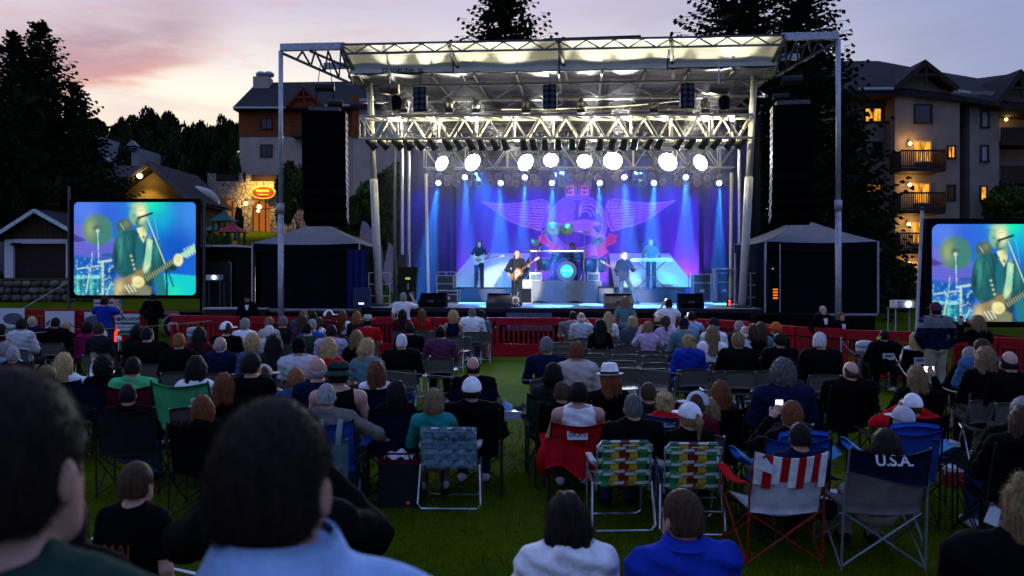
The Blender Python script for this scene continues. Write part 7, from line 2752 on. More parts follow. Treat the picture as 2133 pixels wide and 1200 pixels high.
# ================================================================== AUDIENCE
# x  y-of-head-top  hair  haircolour  [cap:kind:colour:turn]  top  sleeve  seat  pose  build | where
AUD = """
374 692 short ginger - black coat f sit 1.0 | left of the litter bin
418 680 long dark_brown - maroon long f sit .9 | in front of the litter bin
461 699 bald grey - navy coat f sit 1.05 | beside the long haired neighbour
474 670 short brown cap:cap:white:-60 black short f sit 1.1 | by the barrier gap
512 661 short grey - white short f sit 1.05 | before the suited guard
562 659 pony dark_blonde - beige short f sit .9 | below the left tent
561 677 short white - pale_grey short f sit .95 | two rows below the left tent
590 657 short salt_and_pepper - charcoal short f sit 1.1 | beside the blonde ponytail
528 695 curly blonde - denim_blue long f sit .95 | in the left block
572 696 long black - charcoal coat f sit .95 | next to the curly blonde
619 643 mid dark_blonde - slate long f sitlean .95 | leaning over, front row
631 655 long brown - plum long f sit .9 | below the leaning neighbour
653 648 short black - black long f sit .9 | front row below the tent
651 664 short grey - blue short f sit 1.0 | in the second row left
665 659 pony brown - white tank f sit .9 | front left rows
686 646 short brown cap:cap:white:-70 maroon long f sit 1.0 | front row before the speaker
714 646 long auburn - white short f sit .95 | before the left subwoofer
641 671 short black - dark_green short f sit 1.05 | in the third row left
691 675 short dark_brown - lilac short f sit 1.15 | in the third row
623 704 short black cap:cap:black:0 pale_grey coat f sit 1.1 | with grey collar up
686 702 mid blonde - red short f sit .95 | in the middle of the left block
527 733 short dark_brown - black short f sitR 1.0 | with tied bandana
556 756 short brown cap:cap:beige:-50 dark_green tank c:dark_green sit 1.0 | in a dark green chair
663 741 bald grey - navy short f sit 1.05 | behind the blonde in red
707 741 short dark_brown cap:bucket:dark_green:0 black tank f sit 1.15 | bare shouldered
625 761 short ginger - denim_blue long c:charcoal sit 1.1 | behind the bucket hat row
690 790 crop grey - taupe long c:blue rest 1.15 | arm laid over a chair
472 771 mid auburn - black long c:black sit 1.0 | behind the white tee
412 740 mid dark_brown - white short f sit .95 | beside the bright green chair
434 817 mid auburn - black hood c:black sit .95 | in the black camp chair
744 648 mid ginger - charcoal long f sit .95 | beside the cowboy hat
744 687 mid dark_blonde - black long f sit .95 | below the cowboy hat
839 644 long dark_brown - maroon long f sit 1.0 | in front of the man filming
879 644 long auburn - red short f sit 1.0 | front row left of the aisle
943 647 curly blonde - navy tank f sit .95 | near the aisle front
953 635 short grey cap:cap:white:0 charcoal short n sit .9 | squatting at the barrier
984 640 short salt_and_pepper - white coat f sit 1.15 | on the aisle, coat hanging
1003 645 long dark_brown - dusty_teal long f sit .9 | against the barrier by the aisle
766 654 short dark_brown cap:cowboy:beige:0 red short f sit 1.15 | front row
853 670 short dark_brown - black long f sit 1.1 | behind the maroon top
917 677 short black - plum long f sit 1.15 | second from the aisle
837 694 crop white - black coat f sit 1.15 | in the middle of the left rows
767 702 pony blonde - dusty_teal short f sit .95 | right of the blonde in black
791 748 mid auburn - white short c:navy sit .95 | in a navy camp chair
824 786 long black - black hood c:navy sit .95 | behind the navy camp chair
984 738 bald dark_brown - black short c:navy sit 1.1 | at the edge of the grass aisle
984 781 short dark_brown cap:cap:white:0 black long c:black sit 1.3 | large figure near the webbed chair
903 812 bob dark_blonde - teal long n sit 1.05 | in the webbed lawn chair
1193 647 crop black - grey short f wave 1.25 | right of the aisle, arm raised
1210 649 bald white - pale_grey short f sit 1.0 | before the broad arm waver
1267 650 long blonde - white short f sit .95 | front row right of the aisle
1250 664 long black - black long f sit .95 | beside the broad arm waver
1317 658 bob blonde - slate hood f sit 1.0 | right of centre
1372 655 bald brown - black coat f sit 1.15 | before the standing filmer
1385 656 pony brown - lilac long f sit .9 | behind the balding neighbour
1350 668 short dark_blonde - lilac long f clap .9 | clapping with hands up
1424 663 crop brown cap:cap:navy:0 dusty_teal long f sit 1.15 | right centre rows
1440 648 short dark_brown - pale_blue short f phone 1.0 | holding a phone up
1433 695 bun blonde - royal_blue hood f sit 1.0 | behind empty chairs
1486 663 short grey cap:cap:charcoal:0 white short f sit 1.0 | front right row
1483 678 long dark_blonde - white long f sit 1.0 | in a patterned blouse
1139 700 short salt_and_pepper - navy long f sit 1.15 | on the right aisle seat
1199 709 short auburn - beige coat f sit 1.05 | next to the aisle man
1153 751 bob black - charcoal long c:dark_green sit 1.0 | in a dark green camp chair
1265 751 mid auburn cap:fedora:white:0 black long c:black sit 1.0 | in a black camp chair
1162 790 short brown - black short c:black sit .9 | left of the tank top
1200 788 short black - white tank c:red sit 1.15 | red chair draped with red jacket
1342 791 short brown - charcoal short c:dark_green sit .9 | right of the fedora
1374 809 bun blonde - red hood c:denim_blue sit .95 | in a denim blue chair
1308 821 crop dark_grey - black long n sit 1.2 | in the first striped chair
1421 842 pony dark_blonde cap:cap:white:0 black short n sit 1.05 | in the second striped chair
1467 822 mid dark_blonde - black long c:black sit .95 | right of the white cap
1450 815 short brown cap:cap:pale_grey:90 maroon short f sit .8 | child behind the blonde
1491 787 long auburn - charcoal long c:black sit .95 | behind the empty chairs
1539 667 short grey - charcoal coat f sit 1.05 | front right block
1552 677 bald white - pale_grey short f sit .95 | next to the charcoal jacket
1567 675 mid brown - black long f sit .95 | in the front right block
1583 670 long brown - dusty_teal long f sit .9 | before the right tent
1615 671 short ginger cap:cap:orange:0 black long f sit 1.05 | before the right subwoofers
1536 691 short dark_blonde - black coat f sit 1.15 | behind the patterned blouse row
1622 692 short dark_brown - black coat f sit 1.15 | behind the orange cap
1706 691 short white - black coat f sit 1.2 | by the suited guards
1628 748 curly dark_grey - navy coat f sit 1.1 | in piped jacket by empty chairs
1636 791 crop brown - white short c:black sit 1.05 | with glasses pushed up
1631 826 short auburn - black long c:blue phone 1.05 | looking at a phone screen
1759 747 bald brown - black coat c:black sit 1.25 | broad, beside the grass gap
1832 685 crop black - black coat c:black sit 1.1 | with neon collar by the rope
1895 691 long blonde - white short c:black sit .9 | left of the standing khaki man
1893 756 mid dark_blonde - black long c:black wave 1.0 | raising a bright phone
2041 704 short brown - denim_blue coat f sit 1.1 | below the right screen
2050 720 mid dark_blonde - black long f sit 1.0 | behind the denim jacket
2003 718 short grey - black coat c:black sit 1.0 | behind the khaki man
2075 746 short grey - white long c:black sit 1.1 | in dark vest by the rope
2099 728 bald dark_brown - black long f sit 1.05 | at the right edge rows
1884 815 short brown cap:cap:white:0 red long c:black armsup 1.15 | hands up at the face
1863 840 short grey cap:cap:pale_grey:0 maroon short c:blue sit 1.15 | in the right blue chair
1825 895 long dark_brown - plum short n sit 1.0 | in the lettered chair
2108 818 short grey - black coat c:black sit 1.1 | far right before the cooler
2104 836 mid brown - black hood c:black sit 1.2 | far right with white tag
1650 880 crop black - navy short n sit 1.05 | in the striped towel chair
48 662 short dark_brown - pale_grey coat f sit 1.0 | at the far left poster
69 657 bald grey - navy coat f sit 1.05 | left of the signature poster
118 660 crop black - black coat f sit 1.1 | below the signature poster
140 670 bob blonde - black long f sit .85 | small figure, left rows
11 674 mid black - maroon long c:red sit 1.0 | at the left picture edge
187 670 curly black - magenta long c:magenta sit .95 | in a magenta chair
208 671 short brown - charcoal long f sit .95 | right of the magenta chair
221 685 short white - black coat c:magenta sit 1.15 | before the red lamp
288 678 curly black - black coat f sit 1.0 | below the lettered banner
309 680 crop black - black coat f sitR 1.3 | big figure below the lettered banner
28 708 short grey - pale_blue short c:red sit 1.0 | at the left edge rows
37 718 crop grey - black coat c:black sit 1.05 | behind the pale blue tee
113 755 short dark_blonde - grey short c:black sit .9 | behind the foreground head
150 732 long blonde - white long c:navy wave .95 | lifting one hand
229 738 curly black - black long c:navy sit 1.0 | beside the lifted hand
292 739 short dark_brown - bright_green short c:maroon sit 1.1 | in a maroon chair
279 792 crop black - black long c:charcoal sit 1.1 | in the near charcoal chair
"""
seat_words = {'f': 'folding chair', 'c': 'camp chair'}
shirt_words = {'coat': 'jacket', 'tank': 'sleeveless top', 'short': 'tee', 'long': 'top', 'hood': 'hoodie'}
AT = {}
POSE = {}
CHAIR = {}
CLAB = set()
SMALL = {1374: .85, 1467: .84, 1491: .92, 1636: .9, 1884: .86, 1863: .88, 1342: .88, 1162: .88, 1450: .9, 824: .92, 434: .92, 279: .93}


def locate(px, py, h_top):
    d = 10.0
    for _ in range(6):
        x = (px - CX) / F * d
        d = F * (HC - gzf(x, d) - h_top) / (py - HY)
    x = (px - CX) / F * d
    return x, d, gzf(x, d)


for ln in AUD.strip().splitlines():
    spec, where = [q.strip() for q in ln.split('|')]
    f_ = spec.split()
    px, py = float(f_[0]), float(f_[1])
    hair, hc, capw, topc, slv, seat, pose, b = f_[2], f_[3].replace('_', ' '), f_[4], f_[5].replace('_', ' '), f_[6], f_[7], f_[8], float(f_[9])
    sc_ = PRNG.uniform(.97, 1.03) * (.86 if 'child' in where or 'small figure' in where else 1.0)
    yaw = 0.0
    if pose == 'sitR':
        pose, yaw = 'sit', R(-35)
    elif pose == 'sit' and PRNG.random() < .30:
        yaw = R(PRNG.choice((-28, 24)))
    if seat != 'f':
        pose = 'low-' + pose
        sc_ *= SMALL.get(int(px), .97)
    b = min((.9, 1.0, 1.15, 1.3), key=lambda q: abs(q - b))
    ck = dict(cap=None)
    words = HAIRWORD[hair] % hc
    htop = 1.388 if seat == 'f' else 1.280
    if capw != '-':
        _, kind, cc_, turn = capw.split(':')
        cc_ = cc_.replace('_', ' ')
        ck = dict(cap=kind, capc=cc_, caprot=R(float(turn)))
        words = '%s %s' % (cc_, {'cap': 'cap', 'fedora': 'banded fedora', 'bucket': 'bucket hat', 'cowboy': 'cowboy hat'}[kind])
        if kind != 'cap':
            htop += .047
    x, d, z0 = locate(px, py, htop * sc_)
    lab = 'person with %s in %s %s, %s' % (words, topc, shirt_words[slv], where)
    rz = R(PRNG.uniform(-7, 7)) + math.atan2(x - 1.5, d) * -.25
    if pose.replace('low-', '') in ('rest', 'wave', 'armsup', 'phone', 'sitlean'):
        rz *= .3
    pn = 'khaki' if PRNG.random() < .2 else PRNG.choice(('dark denim', 'black', 'denim blue', 'charcoal'))
    p_ = person(lab, (x, d, z0), rz, pose, b, slv, topc, hair, hc, pn, scale=sc_, yaw=yaw, group='seated audience', shoes=PRNG.choice(('black', 'white', 'charcoal')), **ck)
    AT[(int(px), int(py))] = (x, d, z0, rz, sc_)
    POSE[(int(px), int(py))] = (pose, p_)
    who = 'under the %s and %s %s' % (words, topc, shirt_words[slv])
    if who in CLAB:
        who = 'under the %s, %s' % (words, where)
    CLAB.add(who)
    if seat == 'f':
        folding_chair('folding chair ' + who, (x, d + .02, z0), rz)
    elif seat.startswith('c:'):
        CHAIR[int(px)] = camp_chair('%s camp chair %s' % (seat[2:].replace('_', ' '), who), (x, d + .06, z0), rz, seat[2:].replace('_', ' '))

# ---- standing listeners
STAND = [
    (218, 617, 1.75, None, 'standphone', 1.15, 'short', 'royal blue', 'crop', 'dark brown', 'dark denim', 'person standing in royal blue tee before the left video screen', {}),
    (318, 612, 1.72, 25.6, 'standpocket', 1.15, 'coat', 'black', 'crop', 'black', 'black', 'person in black jacket standing in the barrier gap below the trailer wheel', {}),
    (515, 613, 1.72, 24.4, 'standpocket', 1.0, 'coat', 'black', 'crop', 'black', 'black', 'guard in black suit and dark cap standing behind the barrier', dict(cap='cap', capc='black', back=True)),
    (840, 610, 1.75, 22.2, 'standraise', 1.1, 'short', 'white', 'short', 'grey', 'slate', 'grey haired person in white shirt standing and filming at the left', {}),
    (1302, 618, 1.66, 20.8, 'standpocket', 1.0, 'short', 'dusty teal', 'mid', 'dark blonde', 'dark denim', 'person with dark blonde hair standing in dusty teal tee near the wedge', {}),
    (1393, 622, 1.72, None, 'standphone', 1.0, 'short', 'white', 'crop', 'black', 'black', 'person in white tee standing and photographing the stage', {}),
    (1714, 636, 1.62, 19.1, 'standpocket', 1.0, 'coat', 'black', 'bald', 'brown', 'black', 'balding guard in black suit and white shirt behind the right barrier', dict(back=True)),
    (1752, 650, 1.46, 18.9, 'standpocket', .9, 'coat', 'black', 'short', 'auburn', 'black', 'auburn haired guard in black beside the balding guard', dict(back=True)),
    (1949, 631, 1.80, None, 'standpocket', 1.15, 'coat', 'navy', 'crop', 'black', 'khaki', 'person in dark cap, grey yoked navy jacket and khaki trousers standing by the right screen', dict(cap='cap', capc='plum')),
    (2037, 657, 1.64, None, 'standclap', .9, 'coat', 'black', 'mid', 'dark blonde', 'black', 'person with dark blonde hair in black clapping before the right screen', {}),
]
for px, py, hgt, dd, pose, b, slv, topc, hair, hc, pn, lab, kw in STAND:
    kw = dict(kw)
    back = kw.pop('back', False)
    if dd is None:
        x, d, z0 = locate(px, py, hgt)
    else:
        d = dd
        x = (px - CX) / F * d
        z0 = gzf(x, d)
        hgt = HC - (py - HY) / F * d - z0
    b = min((.9, 1.0, 1.15), key=lambda q: abs(q - b))
    p_ = person(lab, (x, d, z0), math.pi + R(12) if back else R(PRNG.uniform(-8, 8)), pose, b, slv, topc, hair, hc, pn, scale=hgt / 1.778, group='standing people', **kw)
    if back:
        MB().prism([(-.035, 0), (.035, 0), (.06, .16), (-.06, .16)], .01, c=(0, 0, 0)).build('shirt_front', cloth('white'), p_, (0, .155, 1.28), (R(-8), 0, math.pi))
    if px == 1949:
        Jy = joints(pose)
        sy = SDF((-.4, -.3, 1.2), (.4, .3, 1.7), .0125)
        torso(sy, Jy, 1.15, .037)
        for n in 'LR':
            sy.cap(Jy['sh' + n] * V3(1.15, 1, 1), Jy['el' + n] * V3(1.15, 1, 1), .062, .056, .03, .036)
        sy.clip((0, -.35, 1), 1.565).clip((0, 0, -1), -1.335)
        put('grey_yoke', sy.mesh('grey_yoke'), cloth('grey'), p_)
    AT[(px, py)] = (x, d, z0, 0, hgt / 1.778)
    POSE[(px, py)] = (pose, p_)

# extras that belong to single listeners
def on_person(key, name, mb, m, off, rot=(0, 0, 0)):
    """a part worn by the listener at key"""
    o = [q for q in bpy.data.objects if q.name.startswith('person') and q.parent is None and abs(q.location.x - AT[key][0]) < 1e-4 and abs(q.location.y - AT[key][1]) < 1e-4][0]
    return mb.build(name, m, o, off, rot)


on_person((1832, 685), 'neon_collar', MB().sheet(lambda s, t_: (-.10 + .2 * s, -.10 - .05 * math.sin(math.pi * s) - .02 * t_, 1.12 - .05 * t_), 8, 2, .006), glow('collar_glow_green', (.2, .9, .02), .25), (0, 0, 0))  # cloth collar is given emission to look neon bright
for key in ((1832, 685), (1895, 691)):
    x, d, z0, rz, s_c = AT[key]
    o = thing('reservation_tag', 'white paper tag pinned to the camp chair of the %s' % ('neon collared listener' if key[0] == 1832 else 'long blonde listener by the rope'), 'tag', (x, d - .395, z0 + .70), rz, 'paper tags on chairs')
    MB().box((0, 0, 0), (.22, .006, .13)).build('paper', mat('tag_paper', (.55, .58, .62), .8, var=.05), o)
    MB().box((0, -.005, .01), (.15, .003, .05)).build('print', mat('tag_print', (.12, .14, .2), .8), o)
for key, lab, off in (((2075, 746), 'white paper tag on the vest of the grey haired listener by the rope', (.05, -.25, 1.0)), ((2104, 836), 'white paper tag on the black hoodie at the far right', (-.04, -.28, .98))):
    x, d, z0, rz, s_c = AT[key]
    o = thing('paper_tag', lab, 'tag', (x + off[0], d + off[1], z0 + off[2]), rz, 'paper tags on clothes')
    MB().prism([(-.05, -.06), (.04, -.08), (.06, .05), (-.05, .07)], .004).build('paper', mat('tag_paper', (.55, .58, .62), .8, var=.05), o)
    MB().box((0, -.001, .07), (.02, .008, .02)).build('clip', ALU_D, o)
x, d, z0, rz, s_c = AT[(2075, 746)]
on_person((2075, 746), 'vest', MB().sheet(lambda s, t_: (-.14 + .28 * s, -.215 - .05 * math.sin(math.pi * s) + .02 * t_, .72 + .30 * t_), 8, 4, .01), cloth('charcoal'), (0, 0, 0))


def phone(label, x, y, z, rz, col=(.75, .85, 1.0), st_=3.0, w=.075, h=.14, flat=False):
    o = thing('phone', label, 'phone', (x, y, z), rz, 'raised phones')
    if flat:
        w, h = h, w
    MB().box((0, 0, 0), (w, .009, h)).build('case', BLK_S, o)
    MB().box((0, -.0055, 0), (w * .88, .002, h * .88)).build('display', glow('phone_display_%g' % st_, col, st_), o)
    return o


for key, lab, off, fl in (((1893, 756), 'bright sideways phone raised by the listener near the khaki trousers', (.30, .22, 1.27), True), ((1631, 826), 'lit phone held by the auburn haired listener in black', (-.03, .30, 1.22), False),
                          ((1440, 648), 'lit phone held up over the navy cap', (-.05, .30, 1.30), False), ((1393, 622), 'small bright phone held by the person in white tee', (-.07, .32, 1.72), False),
                          ((840, 610), 'dark phone held up by the grey haired filmer', (.24, .28, 1.72), False), ((150, 732), 'small phone in the hand lifted by the blonde in white', (.31, .20, 1.27), False)):
    x, d, z0, rz, s_c = AT[key]
    Jp = joints(POSE[key][0])
    both = 'phone' in POSE[key][0]
    off = (Jp['wrL'] + Jp['wrR']) / 2 + V3(0, .05, .10) if both else Jp['wrR'] + V3(-.03, .05, .10)
    phone(lab, x + off[0] * s_c, d + off[1] * s_c, z0 + off[2] * s_c, 0, st_=3.0 if key[0] not in (840, 150) else .05, flat=fl)

# ---- empty folding chairs
EMPTY = [(1243, 715), (1308, 709), (1362, 713), (1237, 727), (1301, 719), (1362, 730), (1232, 737), (1300, 739), (1363, 741), (1297, 752), (1364, 757), (1304, 767), (1366, 769), (1172, 724), (1169, 737), (1171, 714),
         (1444, 770), (1505, 760), (1517, 773), (1589, 773), (1580, 729), (1660, 769), (760, 708), (886, 690), (960, 702), (912, 713), (884, 745), (590, 742), (470, 765), (760, 764), (1550, 752), (1700, 766), (930, 735)]
for i, (px, py) in enumerate(sorted(EMPTY, key=lambda q: (q[1], q[0]))):
    x, d, z0 = locate(px, py, .80)
    side_w = 'left' if px < 1060 else 'right'
    folding_chair('empty folding chair, %s %s' % (ords[i] if i < 34 else 'last', 'counting all empty ones from the stage'), (x, d + .26, z0), R(PRNG.uniform(-4, 4)), 'empty folding chairs')

# ---- empty bright green camp chair
x, d, z0 = locate(382, 795, 1.08)
camp_chair('empty bright green camp chair beside the white tee', (x, d + .48, z0), R(-4), 'bright green', scale=1.17)
CHAIR[1200].scale.z = .9
CACHE_G = cloth('bright green')


# ------------------------------------------------------------------ lawn chairs with woven webbing
def lawn_chair(label, px, pyb, pyt, wpx_, warp, weft, letters=None, rz=0.0, arm=True):
    s = F
    d = 8.0
    for _ in range(6):
        x = (px - CX) / F * d
        d = F * (HC - gzf(x, d)) / (pyb - HY)
    x = (px - CX) / F * d
    z0 = gzf(x, d)
    zt = HC - (pyt - HY) / F * d - z0
    w = wpx_ / F * d
    c = thing('webbed_lawn_chair', label, 'chair', (x, d, z0), rz, 'aluminium lawn chairs with woven webbing')
    hw = w / 2
    lean = -.02
    yb = lambda z: -.0 - (z - .40) * .22 + .06
    ba = MB().tube([(-hw, yb(.36), .36), (-hw, yb(zt - .05), zt - .05), (-hw + .035, yb(zt), zt), (hw - .035, yb(zt), zt), (hw, yb(zt - .05), zt - .05), (hw, yb(.36), .36)], .0125, 6)
    ba.build('back_frame', mat('polished_aluminium', (.62, .64, .68), .25, .85), c)
    MB().tube([(-hw - .02, .52, .44), (-hw - .03, .10, .42), (-hw - .045, .015, .06), (-hw - .01, .01, .013), (hw + .01, .01, .013), (hw + .045, .015, .06), (hw + .03, .10, .42), (hw + .02, .52, .44)], .0125, 6).build('rear_leg_loop', mat('polished_aluminium', (.62, .64, .68), .25, .85), c)
    MB().tube([(-hw - .02, .02, .60), (-hw - .02, .46, .60), (-hw - .02, .52, .05), (-hw + .02, .52, .013), (hw - .02, .52, .013), (hw + .02, .52, .05), (hw + .02, .46, .60), (hw + .02, .02, .60)], .0125, 6).build('front_leg_loop', mat('polished_aluminium', (.62, .64, .68), .25, .85), c)
    MB().tube([(-hw, .06, .40), (-hw, .50, .42), (hw, .50, .42), (hw, .06, .40)], .012, 6).build('seat_frame', mat('polished_aluminium', (.62, .64, .68), .25, .85), c)
    for sx in (-1, 1):
        MB().box((sx * (hw + .02), .25, .612), (.05, .34, .022)).build('armrest', mat('white_armrest', (.6, .6, .6), .5), c)
    z0b, z1b = .40, zt + .012
    n = len(warp)
    for i, cc_ in enumerate(warp):
        if cc_ is None:
            continue
        xx = -hw + .03 + (2 * hw - .06) * (i + .5) / n
        bw_ = (2 * hw - .06) / n * .90
        MB().sheet(lambda s, t_: (xx - bw_ / 2 + bw_ * s, yb(z0b + (z1b - z0b) * t_) - .008 - .006 * math.cos(t_ * math.pi * 8 + i * math.pi), z0b + (z1b - z0b) * t_), 2, 32, .003).build('upright_strap', cc_, c)
        MB().sheet(lambda s, t_: (xx - bw_ / 2 + bw_ * s, .07 + .43 * t_, .418 - .02 * math.sin(math.pi * t_)), 2, 6, .003).build('seat_strap', cc_, c)
    for j, (zz, hh2, cc_) in enumerate(weft):
        zc_ = z0b + (zt - z0b) * zz
        MB().sheet(lambda s, t_: (-hw - .012 + (2 * hw + .024) * s, yb(zc_) - .008 + .010 * math.cos(s * math.pi * n + j * math.pi) * (1 if 0.03 < s < .97 else 0), zc_ - hh2 / 2 + hh2 * t_), 40, 2, .003).build('cross_strap', cc_, c)
    if letters:
        put('lettering', text_mesh(letters, .075, .003, True), mat('faded_ink', (.03, .06, .09), .8), c, (0, yb(zt - .10) - .024, zt - .10), (R(90 - 12), 0, 0))
    return c, x, d, z0


WG = mat('web_green', (.03, .22, .07), .6, var=.12)
WY = mat('web_yellow', (.42, .30, .02), .6, var=.12)
WR = mat('web_rust', (.22, .03, .015), .6, var=.12)
WW = mat('web_pale', (.46, .52, .46), .6, var=.12)
WT = mat('web_teal', (.10, .19, .24), .6, var=.3, scale=20)
WT2 = mat('web_teal_pale', (.16, .26, .31), .6, var=.3, scale=30)
stripe = [(.92, .012, WW), (.86, .024, WW), (.80, .024, WW), (.60, .024, WW), (.54, .024, WW), (.34, .024, WW), (.28, .024, WW), (.08, .024, WW)]
LC = [lawn_chair('pale teal webbed lawn chair with inked name on its back', 935, 1064, 891, 112, [WT, WT2, WT, WT2, WT, WT2, WT], [(.97, .05, WT2), (.84, .055, WT), (.7, .055, WT2), (.56, .055, WT), (.42, .055, WT2), (.28, .055, WT), (.14, .055, WT2)], 'YOCHUM', R(-2))]
LC.append(lawn_chair('green, yellow and rust striped lawn chair, the left of the pair', 1300, 1110, 918, 112, [WG, WY, WR, WY, WG], stripe, None, R(3)))
LC.append(lawn_chair('green, yellow and rust striped lawn chair, the right of the pair', 1443, 1118, 922, 114, [WG, WY, WR, WY, WG], stripe, None, R(-3)))

# ------------------------------------------------------------------ near camp chairs
FR_RED = mat('red_tube', (.28, .02, .015), .4, .3)
FR_GRY = mat('grey_tube', (.22, .25, .28), .4, .5)


def place_chair(px, pyb, h=.0):
    d = 7.0
    for _ in range(6):
        x = (px - CX) / F * d
        d = F * (HC - gzf(x, d)) / (pyb - HY)
    x = (px - CX) / F * d
    return x, d, gzf(x, d)


# striped towel chair and U.S.A. chair: backrests seen large
x, d, z0 = place_chair(1632, 1180)
c1 = camp_chair('red framed camp chair with white back under a red striped towel', (x, d + .30, z0), R(2), 'pale grey', FR_RED, 'red', 1.0)
tw = thing('striped_towel', 'white towel with red stripes over the red framed chair', 'towel', (x, d + .30, z0), R(2))
nst = 9
for q in range(nst):
    s0, s1 = q / nst, (q + 1) / nst
    MB().sheet(lambda s, t_: (-.285 + .57 * (s0 + (s1 - s0) * s), -.27 - .16 * (.50 + .5 * t_) - .07 * math.sin(math.pi * (s0 + (s1 - s0) * s)) - .020, .67 + .262 * t_ - .035 * math.sin(math.pi * (s0 + (s1 - s0) * s)) * t_ - (.03 * math.sin(q * 1.7) * (1 - t_))), 3, 6, .006).build('stripe', cloth('red' if q % 2 else 'white'), tw)
o = thing('paper_tag', 'white paper tag pinned to the striped towel', 'tag', (x - .20, d - .135, z0 + .84), R(2), 'paper tags on clothes')
MB().prism([(-.06, -.03), (.05, -.07), (.07, .02), (-.02, .08)], .004).build('paper', mat('tag_paper', (.55, .58, .62), .8, var=.05), o, (0, -.045, 0))
MB().box((-.01, -.045, .06), (.02, .01, .02)).build('clip', ALU_D, o)
AT['towel'] = (x, d, z0)
x, d, z0 = place_chair(1842, 1188)
c2 = camp_chair('grey framed camp chair with pale back and dark lettered headband', (x, d + .30, z0), R(-3), 'taupe', FR_GRY, 'navy', 1.06)
hb2 = MB().sheet(lambda s, t_: (-.282 + .564 * s, -.29 - .16 * (.55 + .45 * t_) - .07 * math.sin(math.pi * s) - .004, .42 + .50 * (.66 - .22 * s * (1 - t_) + .35 * t_) - .035 * math.sin(math.pi * s) * t_), 14, 5, .006).build('headband', cloth('navy'), c2, smooth=True)
put('lettering', text_mesh('U.S.A.', .105, .003, True), mat('white_ink', (.65, .65, .68), .7), c2, (-.01, -.525, .855), (R(90 - 16), 0, 0))
AT['usa'] = (x, d, z0)


def snap(key, y):
    p_ = POSE[key][1]
    x = (key[0] - CX) / F * y
    z0 = gzf(x, y)
    sc_ = (HC - (key[1] - HY) / F * (y - .2) - z0) / 1.27
    p_.location = (x, y, z0)
    p_.scale = (max(sc_, .9), max(sc_, .9), sc_)
    AT[key] = (x, y, z0, p_.rotation_euler.z, sc_)
    print('snap', key, round(sc_, 3))


snap((1650, 880), AT['towel'][1] + .24)
snap((1825, 895), AT['usa'][1] + .24)
for key, lc in zip(((903, 812), (1308, 821), (1421, 842)), LC):
    snap(key, lc[2] + .36)
# two bright blue armchairs in front of them
for px in (1631, 1863):
    cb_ = CHAIR[px]
    for sx in (-1, 1):
        MB().sheet(lambda s, t_: (sx * (.27 + .17 * s), -.20 + .34 * t_ - .06 * s, .62 + .13 * s + .03 * math.sin(math.pi * t_)), 5, 6, .008 if sx > 0 else -.008).build('wing_arm', cloth('sky blue'), cb_, smooth=True)
    MB().sheet(lambda s, t_: (-.16 + .40 * s, -.43 + .05 * math.sin(math.pi * t_) - .03, .84 + .10 * t_ + .02 * math.sin(math.pi * s)), 8, 4, .04).build('head_pillow', cloth('blue'), cb_, smooth=True)
# red chair details: shop tag, jacket over it
x, d, z0, rz, s_c = AT[(1200, 788)]
tg = thing('chair_patch', 'white sewn patch lettered in red on the red camp chair', 'patch', (x - .02, d - .41, z0 + .715), rz)
MB().box((0, 0, 0), (.20, .005, .10)).build('patch', mat('tag_paper', (.55, .58, .62), .8, var=.05), tg, (0, 0, 0), (R(-16), 0, 0))
put('lettering', text_mesh("DICK'S", .055, .002, True), cloth('maroon'), tg, (0, -.006, 0), (R(74), 0, 0))
jk = thing('draped_jacket', 'bright red jacket hanging over the back of the red chair', 'jacket', (x, d - .20, z0), rz)
MB().sheet(lambda s, t_: (-.34 + .68 * s, -.16 - .10 * math.sin(math.pi * s) - .03 * math.sin(s * 15) * (1 - t_), .36 + .06 * math.sin(s * 9) + (.30 - .02 * math.sin(s * 9)) * t_), 22, 8, .02).build('body', cloth('red'), jk, smooth=True)
for sx in (-1, 1):
    MB().tube([(sx * .30, -.12, .62), (sx * .37, -.10, .46), (sx * .36, -.06, .30)], [.06, .06, .05], 8).build('sleeve', cloth('red'), jk, smooth=True)
tg = thing('chair_patch', 'small pale patch on the denim blue camp chair', 'patch', (AT[(1374, 809)][0] + .05, AT[(1374, 809)][1] - .42, AT[(1374, 809)][2] + .83), 0)
MB().box((0, 0, 0), (.17, .005, .08)).build('patch', mat('pale_blue_patch', (.22, .32, .42), .8), tg, (0, 0, 0), (R(-16), 0, 0))
put('lettering', text_mesh("DICK", .05, .002, True), cloth('navy'), tg, (0, -.006, 0), (R(74), 0, 0))
# backpack on the grey sweater man's chair
x, d, z0, rz, s_c = AT[(690, 790)]
bp = thing('backpack', 'faded teal backpack hanging on the chair of the grey sweater listener', 'backpack', (x + .10, d - .42, z0 + .42), R(4))
MB().sheet(lambda s, t_: (-.16 + .32 * s, -.08 - .07 * math.sin(math.pi * s) * math.sin(math.pi * (.15 + .8 * t_)), -.14 + .48 * t_), 12, 10, .12).build('bag', mat('faded_teal_canvas', (.07, .11, .115), .85, bump=.3), bp, smooth=True)
MB().sheet(lambda s, t_: (-.12 + .24 * s, -.17 - .04 * math.sin(math.pi * s), -.10 + .2 * t_), 8, 5, .05).build('pocket', mat('faded_teal_canvas', (.07, .11, .115), .85, bump=.3), bp, smooth=True)
for sx in (-1, 1):
    MB().sheet(lambda s, t_: (sx * (.07 + .02 * t_) - .025 + .05 * s, -.11 + .02 * t_ - .03 * math.sin(math.pi * t_), .30 + .24 * t_), 2, 6, .012).build('strap', mat('pale_strap', (.20, .24, .24), .85), bp)
